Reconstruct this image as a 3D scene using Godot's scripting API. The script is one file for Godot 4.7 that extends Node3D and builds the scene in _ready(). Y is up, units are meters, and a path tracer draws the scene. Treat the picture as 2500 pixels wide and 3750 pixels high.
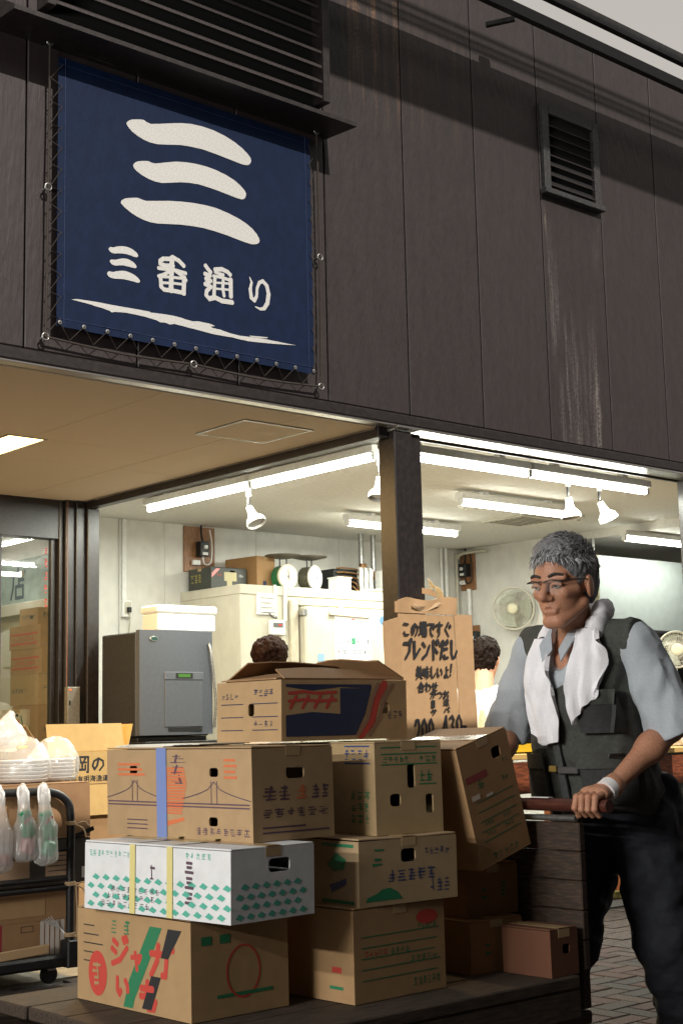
extends Node3D
# A market street: blue banner and dark siding over an open shop corner, a man pushing a cart of cartons.

class MB:
	var v := PackedVector3Array()
	var n := PackedVector3Array()
	var uv := PackedVector2Array()
	var idx := PackedInt32Array()
	func tri(a: Vector3, b: Vector3, c: Vector3, nn: Vector3) -> void:
		var k := v.size()
		v.append(a); n.append(nn)
		if (b - a).cross(c - a).dot(nn) > 0.0:
			v.append(c); v.append(b)
		else:
			v.append(b); v.append(c)
		n.append(nn); n.append(nn)
		idx.append(k); idx.append(k + 1); idx.append(k + 2)
	func fan(p: Array, nn: Vector3) -> void:
		for i in range(1, p.size() - 1):
			tri(p[0], p[i], p[i + 1], nn)
	func face(p: Array, away: Vector3) -> void:   # flat polygon whose normal turns away from a point inside
		var nn: Vector3 = (p[1] - p[0]).cross(p[2] - p[0]).normalized()
		if nn.dot(p[0] - away) < 0.0: nn = -nn
		fan(p, nn)
	func box(c: Vector3, s: Vector3, b := 0.0, r := Basis()) -> void:
		var h := s / 2.0
		var bb: float = min(b, min(h.x, min(h.y, h.z)) * 0.45)
		var q := {}
		for sx in [-1, 1]:
			for sy in [-1, 1]:
				for sz in [-1, 1]:
					for k in 3:
						var p := Vector3(sx * (h.x - bb), sy * (h.y - bb), sz * (h.z - bb))
						p[k] = [sx, sy, sz][k] * h[k]
						q[[sx, sy, sz, k]] = c + r * p
		for k in 3:
			var a := (k + 1) % 3
			var d := (k + 2) % 3
			for s1 in [-1, 1]:
				var pts := []
				for o in [[-1, -1], [1, -1], [1, 1], [-1, 1]]:
					var g := [0, 0, 0]
					g[k] = s1; g[a] = o[0]; g[d] = o[1]
					pts.append(q[[g[0], g[1], g[2], k]])
				face(pts, c)
			if bb > 0.0:
				for s1 in [-1, 1]:
					for s2 in [-1, 1]:
						var pts := []
						for e in [[-1, a], [1, a], [1, d], [-1, d]]:
							var g := [0, 0, 0]
							g[k] = e[0]; g[a] = s1; g[d] = s2
							pts.append(q[[g[0], g[1], g[2], e[1]]])
						face(pts, c)
		if bb > 0.0:
			for sx in [-1, 1]:
				for sy in [-1, 1]:
					for sz in [-1, 1]:
						face([q[[sx, sy, sz, 0]], q[[sx, sy, sz, 1]], q[[sx, sy, sz, 2]]], c)
	func bar(a: Vector3, b: Vector3, w: float, h: float, bev := 0.0) -> void:   # square bar from a to b
		var d := (b - a)
		var z := d.normalized()
		var u := Vector3.UP if abs(z.y) < 0.95 else Vector3.RIGHT
		var x := u.cross(z).normalized()
		box((a + b) / 2.0, Vector3(w, h, d.length()), bev, Basis(x, z.cross(x), z))
	func tube(path: Array, rad, sides := 8, caps := true) -> void:
		var u := Vector3.ZERO
		var rings := []
		for i in path.size():
			var t: Vector3 = (path[min(i + 1, path.size() - 1)] - path[max(i - 1, 0)]).normalized()
			if u == Vector3.ZERO:
				u = t.cross(Vector3.UP if abs(t.y) < 0.9 else Vector3.RIGHT).normalized()
			u = (u - t * u.dot(t)).normalized()
			var w := t.cross(u)
			var r: float = rad[i] if rad is Array else rad
			var ring := []
			for k in sides:
				var an := TAU * k / sides
				ring.append([path[i], u * cos(an) + w * sin(an), r])
			rings.append(ring)
		loft_rings(rings, sides, caps)
	func loft_rings(rings: Array, sides: int, caps: bool) -> void:
		var k0 := v.size()
		for ring in rings:
			for e in ring:
				v.append(e[0] + e[1] * e[2]); n.append(e[1].normalized())
		for i in rings.size() - 1:
			for k in sides:
				var a := k0 + i * sides + k
				var b := k0 + i * sides + (k + 1) % sides
				quad_i(a, b, b + sides, a + sides)
		if caps:
			for e in [0, rings.size() - 1]:
				var pts := []
				for g in rings[e]: pts.append(g[0] + g[1] * g[2])
				var o: Vector3 = rings[1 if e == 0 else rings.size() - 2][0][0]
				fan(pts, (rings[e][0][0] - o).normalized())
	func quad_i(a: int, b: int, c: int, d: int) -> void:
		var nn := n[a] + n[b] + n[c] + n[d]
		if (v[b] - v[a]).cross(v[c] - v[a]).dot(nn) + (v[c] - v[a]).cross(v[d] - v[a]).dot(nn) > 0.0:
			idx.append_array(PackedInt32Array([a, c, b, a, d, c]))
		else:
			idx.append_array(PackedInt32Array([a, b, c, a, c, d]))
	func lathe(o: Vector3, prof: Array, seg := 20, r := Basis(), sx := 1.0, sz := 1.0) -> void:
		for i in prof.size() - 1:
			var p: Vector2 = prof[i]
			var q: Vector2 = prof[i + 1]
			var d := q - p
			if d.length() < 1e-6: continue
			var nr := Vector2(d.y, -d.x).normalized()
			var k0 := v.size()
			for k in seg + 1:
				var an := TAU * k / seg
				var e := Vector3(cos(an) * sx, 0, sin(an) * sz)
				var nn := (r * Vector3(cos(an) * nr.x, nr.y, sin(an) * nr.x)).normalized()
				v.append(o + r * (e * p.x + Vector3(0, p.y, 0))); n.append(nn)
				v.append(o + r * (e * q.x + Vector3(0, q.y, 0))); n.append(nn)
			for k in seg:
				var a := k0 + k * 2
				quad_i(a, a + 1, a + 3, a + 2)
	func grid(pts: Array, thick := 0.0) -> void:   # rows of points -> smooth sheet, given thickness by a second skin
		var R := pts.size()
		var C: int = pts[0].size()
		var nm := []
		for i in R:
			var row := []
			for j in C:
				var du: Vector3 = pts[i][min(j + 1, C - 1)] - pts[i][max(j - 1, 0)]
				var dv: Vector3 = pts[min(i + 1, R - 1)][j] - pts[max(i - 1, 0)][j]
				row.append(du.cross(dv).normalized())
			nm.append(row)
		for side in ([0, 1] if thick > 0.0 else [0]):
			var k0 := v.size()
			for i in R:
				for j in C:
					var nn: Vector3 = nm[i][j] * (1.0 if side == 0 else -1.0)
					v.append(pts[i][j] + nn * thick / 2.0); n.append(nn)
			for i in R - 1:
				for j in C - 1:
					var a := k0 + i * C + j
					quad_i(a, a + 1, a + C + 1, a + C)
		if thick > 0.0:
			var edge := []
			for j in C: edge.append([0, j])
			for i in range(1, R): edge.append([i, C - 1])
			for j in range(C - 2, -1, -1): edge.append([R - 1, j])
			for i in range(R - 2, -1, -1): edge.append([i, 0])
			var mid: Vector3 = pts[R / 2][C / 2]
			for e in edge.size() - 1:
				var a: Vector3 = pts[edge[e][0]][edge[e][1]]
				var b: Vector3 = pts[edge[e + 1][0]][edge[e + 1][1]]
				var na: Vector3 = nm[edge[e][0]][edge[e][1]] * thick / 2.0
				var nb: Vector3 = nm[edge[e + 1][0]][edge[e + 1][1]] * thick / 2.0
				face([a + na, b + nb, b - nb, a - na], mid)
	func mesh() -> ArrayMesh:
		var a := []
		a.resize(Mesh.ARRAY_MAX)
		a[Mesh.ARRAY_VERTEX] = v; a[Mesh.ARRAY_NORMAL] = n; a[Mesh.ARRAY_INDEX] = idx
		if uv.size() == v.size() and uv.size() > 0: a[Mesh.ARRAY_TEX_UV] = uv
		var m := ArrayMesh.new()
		m.add_surface_from_arrays(Mesh.PRIMITIVE_TRIANGLES, a)
		return m

# ---------------------------------------------------------------- things and parts
var used := {}
func numbered(nm: String) -> String:
	used[nm] = used.get(nm, 0) + 1
	return nm if used[nm] == 1 else "%s_%03d" % [nm, used[nm] - 1]
func meta(o: Node, label := "", category := "", group := "", kind := "") -> Node:
	if label: o.set_meta("label", label)
	if category: o.set_meta("category", category)
	if group: o.set_meta("group", group)
	if kind: o.set_meta("kind", kind)
	return o
func thing(nm: String, label: String, category: String, at := Vector3.ZERO, group := "", turn := 0.0) -> Node3D:
	var o := Node3D.new()
	o.name = numbered(nm)
	add_child(o)
	o.position = at
	o.rotation.y = turn
	meta(o, label, category, group)
	return o
func part(nm: String, m: MB, mat: Material, parent: Node, label := "") -> MeshInstance3D:   # mesh in the parent's own axes
	var o := MeshInstance3D.new()
	o.name = nm
	o.mesh = m.mesh()
	o.material_override = mat
	parent.add_child(o, true)
	if label: o.set_meta("label", label)
	return o
func wpart(nm: String, m: MB, mat: Material, parent: Node3D, label := "") -> MeshInstance3D:   # mesh given in world axes
	var inv := parent.transform.affine_inverse()
	var up := parent.get_parent()
	if up != self and up is Node3D: inv = (up.transform * parent.transform).affine_inverse()
	for i in m.v.size():
		m.v[i] = inv * m.v[i]
		m.n[i] = inv.basis * m.n[i]
	return part(nm, m, mat, parent, label)
func struct(nm: String, m: MB, mat: Material, label := "") -> MeshInstance3D:
	var o := MeshInstance3D.new()
	o.name = numbered(nm)
	o.mesh = m.mesh()
	o.material_override = mat
	add_child(o)
	meta(o, label, "", "", "structure")
	return o
func bxm(c: Vector3, s: Vector3, b := 0.0, r := Basis()) -> MB:
	var m := MB.new()
	m.box(c, s, b, r)
	return m
func span(a: Vector3, b: Vector3, bev := 0.0) -> MB:   # box between two corners
	return bxm((a + b) / 2.0, (b - a).abs(), bev)
func tubem(path: Array, rad, sides := 8) -> MB:
	var m := MB.new()
	m.tube(path, rad, sides)
	return m
func curve(p: Array, steps := 6) -> Array:   # Catmull-Rom through points
	var o := []
	for i in p.size() - 1:
		var a = p[max(i - 1, 0)]
		var b = p[i]
		var c = p[i + 1]
		var d = p[min(i + 2, p.size() - 1)]
		for s in steps:
			var t := float(s) / steps
			o.append(0.5 * ((2.0 * b) + (c - a) * t + (2.0 * a - 5.0 * b + 4.0 * c - d) * t * t + (3.0 * b - a - 3.0 * c + d) * t * t * t))
	o.append(p[-1])
	return o

# ---------------------------------------------------------------- materials
func lin(r: float, g: float, b: float) -> Color:
	return Color(r, g, b).linear_to_srgb()
func noise(freq: float, oct := 3, sd := 1, typ := FastNoiseLite.TYPE_SIMPLEX_SMOOTH) -> FastNoiseLite:
	var f := FastNoiseLite.new()
	f.noise_type = typ
	f.frequency = freq
	f.fractal_octaves = oct
	f.seed = sd
	return f
var tex_cache := {}
func ntex(freq: float, lo: Color, hi: Color, oct := 4, sd := 1, size := 512, p0 := 0.05, p1 := 0.95) -> ImageTexture:
	var key := [freq, lo, hi, oct, sd, size, p0]
	if tex_cache.has(key): return tex_cache[key]
	var im := noise(freq, oct, sd).get_seamless_image(size, size)
	im.convert(Image.FORMAT_L8)
	var d := im.get_data()
	var o := PackedByteArray()
	o.resize(size * size * 3)
	var lut := []
	for i in 256:
		lut.append(lo.lerp(hi, smoothstep(p0, p1, i / 255.0)))
	for i in d.size():
		var c: Color = lut[d[i]]
		o[i * 3] = c.r8; o[i * 3 + 1] = c.g8; o[i * 3 + 2] = c.b8
	var t := ImageTexture.create_from_image(Image.create_from_data(size, size, false, Image.FORMAT_RGB8, o))
	tex_cache[key] = t
	return t
var nrm_cache := {}
func nmap(freq: float, sd := 1, strength := 1.3, size := 512) -> ImageTexture:
	var key := [freq, sd, strength]
	if nrm_cache.has(key): return nrm_cache[key]
	var im := noise(freq, 4, sd).get_seamless_image(size, size)
	im.convert(Image.FORMAT_L8)
	im.bump_map_to_normal_map(strength)
	nrm_cache[key] = ImageTexture.create_from_image(im)
	return nrm_cache[key]
func mat(c: Color, rough := 0.6, metal := 0.0) -> StandardMaterial3D:
	var m := StandardMaterial3D.new()
	m.albedo_color = c
	m.roughness = rough
	m.metallic = metal
	return m
func tri(m: StandardMaterial3D, tex: Texture2D, scale: Vector3, nm: Texture2D = null, ns := 1.0, world := false) -> StandardMaterial3D:
	m.uv1_triplanar = true
	m.uv1_world_triplanar = world
	m.uv1_scale = scale
	if tex: m.albedo_texture = tex
	if nm:
		m.normal_enabled = true
		m.normal_texture = nm
		m.normal_scale = ns
	return m
func worn(c: Color, var_: float, scale: Vector3, rough := 0.6, ns := 0.4, sd := 1, metal := 0.0, freq := 0.02) -> StandardMaterial3D:   # colour with uneven tone and fine relief
	var m := mat(c, rough, metal)
	var vq: float = [0.05, 0.10, 0.18, 0.28, 0.42][clampi(int(var_ * 10.0), 0, 4)]
	m.uv1_offset = Vector3(0.31 * sd, 0.17 * sd, 0.43 * sd)
	return tri(m, ntex(freq, Color(1.0 - vq, 1.0 - vq, 1.0 - vq), Color.WHITE, 5, sd % 3), scale, nmap(0.05, 7 + sd % 2) if ns > 0.0 else null, ns)
func glow(c: Color, e: float) -> StandardMaterial3D:
	var m := mat(c, 0.5)
	m.emission_enabled = true
	m.emission = c
	m.emission_energy_multiplier = e
	return m
func glassy(c: Color, alpha: float, rough := 0.05) -> StandardMaterial3D:
	var m := mat(Color(c.r, c.g, c.b, alpha), rough)
	m.transparency = BaseMaterial3D.TRANSPARENCY_ALPHA
	return m

# ---------------------------------------------------------------- flat print: brush strokes laid on a face
# a frame is a Transform3D: x along the face, y up the face, z out of it
var lay := 0
func poly(m: MB, f: Transform3D, pts: PackedVector2Array, lift := 0.0006) -> void:
	lay += 1
	var off := lift + (lay % 24) * 0.00001
	var t := Geometry2D.triangulate_polygon(pts)
	for i in range(0, t.size(), 3):
		m.tri(f * Vector3(pts[t[i]].x, pts[t[i]].y, off), f * Vector3(pts[t[i + 1]].x, pts[t[i + 1]].y, off), f * Vector3(pts[t[i + 2]].x, pts[t[i + 2]].y, off), f.basis.z.normalized())
func rect(m: MB, f: Transform3D, x: float, y: float, w: float, h: float, lift := 0.0006) -> void:
	poly(m, f, PackedVector2Array([Vector2(x, y), Vector2(x + w, y), Vector2(x + w, y + h), Vector2(x, y + h)]), lift)
func stroke(m: MB, f: Transform3D, pts: Array, w, taper := 0.0, lift := 0.0006) -> void:
	var k := pts.size()
	for i in k - 1:
		var a: Vector2 = pts[i]
		var b: Vector2 = pts[i + 1]
		if a.distance_to(b) < 1e-6: continue
		var wa: float = w[i] if w is Array else w * (1.0 - taper * float(i) / (k - 1))
		var wb: float = w[i + 1] if w is Array else w * (1.0 - taper * float(i + 1) / (k - 1))
		var d := (b - a).normalized()
		var e := Vector2(-d.y, d.x)
		poly(m, f, PackedVector2Array([a - d * wa * 0.45 - e * wa * 0.2, a - d * wa * 0.2 - e * wa * 0.5, b + d * wb * 0.2 - e * wb * 0.5, b + d * wb * 0.45 - e * wb * 0.2, b + d * wb * 0.45 + e * wb * 0.2, b + d * wb * 0.2 + e * wb * 0.5, a - d * wa * 0.2 + e * wa * 0.5, a - d * wa * 0.45 + e * wa * 0.2]), lift)
var G := {
"こ": "2,2 7,2.3;2,7 3,8.5 7.5,8.3", "の": "5,2 4.2,6 2.5,8 1.2,6 2,3.5 5,2 8,3.5 8.3,6 5.8,8.7",
"場": "0.5,3.5 3.3,3.2;2,1 2,7.5;0.3,8 3.5,7;4.5,1 8.5,1 8.5,4 4.5,4 4.5,1;4.5,2.5 8.5,2.5;3.8,5.2 9.5,5.2;5.5,5.2 3.8,7.5;5,6.3 9,6.3 8.5,9 7.5,9;6.5,6.3 4.5,9;7.8,6.5 6,9.2",
"で": "1.5,2 8.5,1.8;6.5,2 4.2,4.5 4.5,7.5 7,9;7.5,3.5 8.2,4.6;8.6,3 9.3,4.1", "す": "1,2.5 9,2.3;5.3,0.8 5.3,5 4.5,6 3.5,5 4.3,4 5.3,5 5.2,7.5 3.5,9.3",
"ぐ": "6.5,0.8 2.5,4.8 6.5,9;7.5,2.8 8.3,4;8.6,2.2 9.4,3.4", "ブ": "1.5,2.2 8,2 7.3,5.5 3,9;8,0.6 8.7,1.6;9.1,0.2 9.8,1.2",
"レ": "2.5,1.5 2.5,8.7 8.5,4.5", "ン": "1.5,2 4,3.5;1.5,8.8 5.5,7 8.8,3", "ド": "3,0.8 3,9.3;3,3.8 7.5,6.2;6.3,1 7.3,2.4;8,0.6 9,1.9",
"だ": "1,2.6 5.5,2.4;3.6,0.8 2.9,4.5 1,9;5,4.6 8.3,4.3;4.8,7.6 5.5,8.8 8.8,8.5;7,1.2 7.7,2.4;8.4,0.6 9.1,1.8", "し": "3,0.8 2.8,6.5 4,8.8 6.5,8.3 8.8,5.5",
"美": "3,0.5 3.8,1.8;7,0.5 6.2,1.8;1.5,2.3 8.5,2.3;2,3.8 8,3.8;1,5.3 9,5.3;5,2.3 5,5.3;1,6.8 9,6.8;5,5.5 4.3,7.5 1,9.5;5.2,7 9,9.5",
"味": "0.8,2.5 0.8,6.5 3,6.5 3,2.5 0.8,2.5;4.3,2.5 8.8,2.3;3.7,4.7 9.6,4.5;6.5,0.6 6.5,9.5;6.3,4.8 3.8,8.3;6.7,4.8 9.6,8",
"い": "2,2 2,6.5 3.3,8.3 4.2,6.8;7,2.5 8.3,4.5 8.5,6.5", "よ": "5.3,0.8 5.4,7 4,9 2,8 3,6.8 5.4,7.2 8,8.8;5.4,3.3 8.3,3", "!": "6,0.5 5,6.5;4.6,8.6 4.5,9.2",
"合": "5,0.5 3,3 0.5,5;5,0.8 7,3 9.5,4.8;3,4.5 7,4.5;2.5,6 2.5,9.3 7.5,9.3 7.5,6 2.5,6", "わ": "3,0.8 3,9.5;0.8,3 4.3,2.8 0.8,7.5;3,5 6,3 8.5,4 8.5,7 5.8,9",
"せ": "0.8,4.2 9.3,3.6;6.8,1 6.8,6 5.5,6.2;3,1.5 3,7.5 4.5,8.8 8,8.6", "か": "1,3.2 6,2.8 5.5,7.5 4.3,8.8;4,0.8 3,5 1,9;7.3,2.2 9,4.8", "つ": "1,3.5 5.5,2.3 8.5,3.5 8.3,6.5 4.5,8.5",
"お": "1,3 6.5,2.8;3.5,0.8 3.5,7.5 2,9 1.3,7.5 3,5.8 6.5,4.8 8.5,6.5 7.5,8.8 5.8,9;7.5,1.5 9,3", "目": "2.5,1 2.5,9.2 7.5,9.2 7.5,1 2.5,1;2.5,3.7 7.5,3.7;2.5,6.4 7.5,6.4",
"サ": "0.8,3.2 9.2,3.2;3,1 3,6;7,0.8 7,5.5 4,9.3", "道": "3.8,0.8 4.3,1.8;7.5,0.8 7,1.8;3.2,2.4 9.3,2.4;5,3.5 5,7.6 8.2,7.6 8.2,3.5 5,3.5;5,4.9 8.2,4.9;5,6.2 8.2,6.2;1,1.5 2,2.6;0.8,4.5 2.2,4.3 1.3,7.5;0.6,8.8 2.5,8 9.5,9.2",
"バ": "3.5,2.5 1,8;6.3,2.5 9,8;7.5,0.8 8.2,1.8;8.8,0.4 9.5,1.4", "g": "7.5,4 4.5,3 2.2,5 4,7 7.5,5.5;7.5,3.5 7.5,8.8 5,10 2.5,9", "円": "1.5,9.3 1.5,1.2 8.5,1.2 8.5,9.3 7.3,9;5,1.2 5,5.2;1.5,5.2 8.5,5.2",
"福": "1.8,0.5 2.5,1.5;0.6,2.6 3.6,2.6 0.6,6;2.1,4.5 2.1,9.5;2.8,5 3.8,6;4.5,1 9.5,1;5.2,2.2 5.2,4 8.8,4 8.8,2.2 5.2,2.2;4.7,5.2 4.7,9.2 9.2,9.2 9.2,5.2 4.7,5.2;4.7,7.2 9.2,7.2;7,5.2 7,9.2",
"岡": "1.2,9.5 1.2,1 8.8,1 8.8,9.5 8,9.3;3.3,2 4,3.2;6.8,2 6,3.2;2.5,4 7.5,4;5,4 5,8;3,5.5 3,8 7,8 7,5.5", "有": "1,2.5 9,2.5;4.5,0.5 3.5,4 0.8,7;3.5,4.5 3.5,9.5;3.5,4.3 8,4.3 8,9.5 7,9;3.5,6 8,6;3.5,7.6 8,7.6",
"明": "1,2 1,8 4,8 4,2 1,2;1,5 4,5;5.5,1 5.3,7 4.3,9.5;5.5,1 9,1 9,9.5 8,9;5.5,3.6 9,3.6;5.5,6.2 9,6.2", "海": "1,1 2,2;0.6,4 1.7,5;0.6,9 2.2,6.5;4.5,0.6 3,3;3.8,1.8 9.3,1.8;4.2,3.3 8.5,3.3 8,9 7,9;4.2,3.3 3.5,7.6 8.3,7.6;3,5.5 9.6,5.5;6.2,3.5 6,7.5",
"漁": "1,1 2,2;0.6,4 1.7,5;0.6,9 2.2,6.5;5,0.5 3.5,2.5;4.5,1.5 7.5,1.5 6.5,3;4,3 4,6.5 9,6.5 9,3 4,3;4,4.7 9,4.7;6.5,3 6.5,6.5;3.3,8 3,9.3;5,8 5.2,9.2;6.8,8 7.2,9.2;8.5,8 9.3,9.3",
"連": "1,1.5 2,2.6;0.8,4.5 2.2,4.3 1.3,7.5;0.6,8.8 2.5,8 9.5,9.2;3.5,1.6 9.3,1.6;4.3,2.8 4.3,6 8.7,6 8.7,2.8 4.3,2.8;4.3,4.4 8.7,4.4;6.5,0.6 6.5,8;3.5,7 9.3,7",
"店": "5,0.3 5,1.5;1.5,1.7 9.3,1.7;2,1.7 1.8,6 0.5,9.3;5.5,2.7 5.5,5.7;5.5,4 8.5,4;3.6,5.8 3.6,9.2 8.2,9.2 8.2,5.8 3.6,5.8",
"商": "1,1.8 9,1.8;5,0.3 5,1.8;3.2,2.2 3.8,3.2;6.8,2.2 6.2,3.2;1.3,9.4 1.3,3.4 8.7,3.4 8.7,9.4;4,3.5 3,5.2;6,3.5 7,5.2;3.3,6 3.3,8.4 6.7,8.4 6.7,6 3.3,6",
"ジ": "2,2 4,3;1.2,4.5 3.2,5.5;1.5,9 5.5,7.5 9,3.8;7,1 7.7,2.2;8.4,0.5 9.1,1.7", "ャ": "2,5 8.5,4 7,6.5;4.5,3 5.8,9.5", "ガ": "1,3.2 7.5,3 6.8,8.8 5.5,8.8;4,0.8 3.5,5 1,9;8,0.8 8.7,2;9.2,0.4 9.9,1.6", "も": "1.5,3 7,2.8;1.2,5.5 6.8,5.3;4.5,0.8 3.8,7 5,9 7.5,8.8 8.5,6.5",
"0": "5,0.8 2,3 2,7 5,9.2 8,7 8,3 5,0.8", "1": "3.5,2.5 5.5,0.8 5.5,9.2", "2": "2,3 3.5,1 6.5,1 7.8,3 6.5,5.5 2,9.2 8.3,9.2", "3": "2,1.8 5,0.8 7.5,2.5 4.5,4.6 8,6.8 5.5,9.2 1.8,8.2", "4": "6.5,9.3 6.5,0.8 1.2,6.6 9,6.6",
"5": "7.5,1 3,1 2.5,4.5 5.5,3.8 8,5.8 7,8.6 4,9.3 2,8.3", "6": "7,1.2 3.5,3.8 2.2,6.8 4,9.2 7,8.8 7.8,6.5 5.5,4.8 2.8,6", "7": "2,1 8.2,1 4.5,9.3", "8": "5,0.8 2.6,2.8 5,4.7 7.8,7 5,9.3 2.2,7 5,4.7 7.4,2.8 5,0.8", "9": "7.5,4 5,5.2 2.5,3.8 3,1.5 5.5,0.8 7.6,2.5 7.2,6 4.5,9.3",
"A": "1,9.3 5,0.8 9,9.3;2.6,6.4 7.4,6.4", "三": "2.5,1.6 7.5,1.8;3,5 7,5.1;1.2,8.6 8.8,8.9"}
func glyph(m: MB, f: Transform3D, ch: String, x: float, y: float, w: float, h: float, sw: float, taper := 0.0, slant := 0.0) -> void:   # (x, y) = lower left of the cell
	for s in G[ch].split(";"):
		var pts := []
		for q in s.split(" "):
			var c: PackedStringArray = q.split(",")
			var yy := 1.0 - float(c[1]) / 10.0
			pts.append(Vector2(x + float(c[0]) / 10.0 * w + slant * yy * h, y + yy * h))
		stroke(m, f, pts, sw, taper)
func text(m: MB, f: Transform3D, s: String, x: float, y: float, w: float, h: float, sw: float, taper := 0.0, gap := 1.08) -> void:
	for i in s.length():
		if s[i] != " ": glyph(m, f, s[i], x + i * w * gap, y, w, h, sw, taper)
func frame(o: Vector3, u: Vector3, v: Vector3) -> Transform3D:
	return Transform3D(Basis(u.normalized(), v.normalized(), u.cross(v).normalized()), o)

# ---------------------------------------------------------------- bodies: smooth joined capsules, meshed as surface nets
# prims: [a, b, ra, rb] tapered capsule; [c, radii, Basis] ellipsoid. cuts: [point, normal] keeps the side the normal points away from
func seg_d(p: Vector3, a: Vector3, b: Vector3, ra: float, rb: float) -> float:
	var ab := b - a
	var t: float = clamp((p - a).dot(ab) / max(ab.length_squared(), 1e-9), 0.0, 1.0)
	return p.distance_to(a + ab * t) - lerp(ra, rb, t)
func field(p: Vector3, prims: Array, k: float) -> float:
	var d := 1e3
	for q in prims:
		var e: float
		if q.size() == 4:
			e = seg_d(p, q[0], q[1], q[2], q[3])
		else:
			var l: Vector3 = q[2].inverse() * (p - q[0])
			var r: Vector3 = q[1]
			var k0 := (l / r).length()
			var k1 := (l / (r * r)).length()
			e = k0 * (k0 - 1.0) / max(k1, 1e-6)
		if e - d > k: continue
		if d - e > k:
			d = e
		else:
			var h: float = max(k - abs(d - e), 0.0) / k
			d = min(d, e) - h * h * k * 0.25
	return d
func nets(m: MB, lo: Vector3, hi: Vector3, cell: float, prims: Array, k := 0.03, cuts := [], minus := [], bump: FastNoiseLite = null, amp := 0.0, bscale := Vector3.ONE) -> void:
	var nx := int(ceil((hi.x - lo.x) / cell)) + 1
	var ny := int(ceil((hi.y - lo.y) / cell)) + 1
	var nz := int(ceil((hi.z - lo.z) / cell)) + 1
	var F := PackedFloat32Array()
	F.resize(nx * ny * nz)
	F.fill(1.0)
	var B := 4
	for bx in range(0, nx, B):
		for by in range(0, ny, B):
			for bz in range(0, nz, B):
				var ctr := lo + Vector3(bx + 1.5, by + 1.5, bz + 1.5) * cell
				var d0 := field(ctr, prims, k)
				if d0 > cell * 3.6 + amp: continue
				var inside := d0 < -cell * 3.6 - amp and cuts.is_empty() and minus.is_empty()
				var some := []
				if not inside:
					var lim: float = abs(d0) + cell * 5.4 + k * 2.0
					for q in prims:
						if field(ctr, [q], 0.001) < lim: some.append(q)
				var less := []
				for q in minus:
					if field(ctr, [q], 0.001) < cell * 4.0 + amp: less.append(q)
				for x in range(bx, min(bx + B, nx)):
					for y in range(by, min(by + B, ny)):
						for z in range(bz, min(bz + B, nz)):
							var i := (x * ny + y) * nz + z
							if inside:
								F[i] = -1.0
								continue
							var p := lo + Vector3(x, y, z) * cell
							var d := field(p, some, k)
							if bump: d += bump.get_noise_3dv(p * bscale) * amp
							for c in cuts: d = max(d, (p - c[0]).dot(c[1]))
							for q in less: d = max(d, -field(p, [q], 0.001))
							F[i] = d
	var ids := {}
	var k0 := m.v.size()
	var sx := ny * nz
	for x in nx - 1:
		for y in ny - 1:
			for z in nz - 1:
				var i := (x * ny + y) * nz + z
				var c := [F[i], F[i + sx], F[i + nz], F[i + nz + sx], F[i + 1], F[i + sx + 1], F[i + nz + 1], F[i + nz + sx + 1]]
				var neg := 0
				for e in c:
					if e < 0.0: neg += 1
				if neg == 0 or neg == 8: continue
				var s := Vector3.ZERO
				var cnt := 0
				for e in [[0, 1], [2, 3], [4, 5], [6, 7], [0, 2], [1, 3], [4, 6], [5, 7], [0, 4], [1, 5], [2, 6], [3, 7]]:
					var a: float = c[e[0]]
					var b: float = c[e[1]]
					if (a < 0.0) != (b < 0.0):
						var t := a / (a - b)
						var pa := Vector3(e[0] & 1, (e[0] >> 1) & 1, e[0] >> 2)
						var pb := Vector3(e[1] & 1, (e[1] >> 1) & 1, e[1] >> 2)
						s += pa.lerp(pb, t)
						cnt += 1
				var g := Vector3(c[1] + c[3] + c[5] + c[7] - c[0] - c[2] - c[4] - c[6], c[2] + c[3] + c[6] + c[7] - c[0] - c[1] - c[4] - c[5], c[4] + c[5] + c[6] + c[7] - c[0] - c[1] - c[2] - c[3])
				ids[i] = m.v.size()
				m.v.append(lo + (Vector3(x, y, z) + s / cnt) * cell)
				m.n.append(g.normalized())
	for i in ids.keys():
		var a: float = F[i]
		for e in [[sx, nz, 1], [nz, sx, 1], [1, sx, nz]]:
			if (a < 0.0) != (F[i + e[0]] < 0.0):
				var i1: int = i - e[1]
				var i2: int = i - e[2]
				var i3: int = i - e[1] - e[2]
				if ids.has(i1) and ids.has(i2) and ids.has(i3):
					m.quad_i(ids[i], ids[i1], ids[i3], ids[i2])

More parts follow.
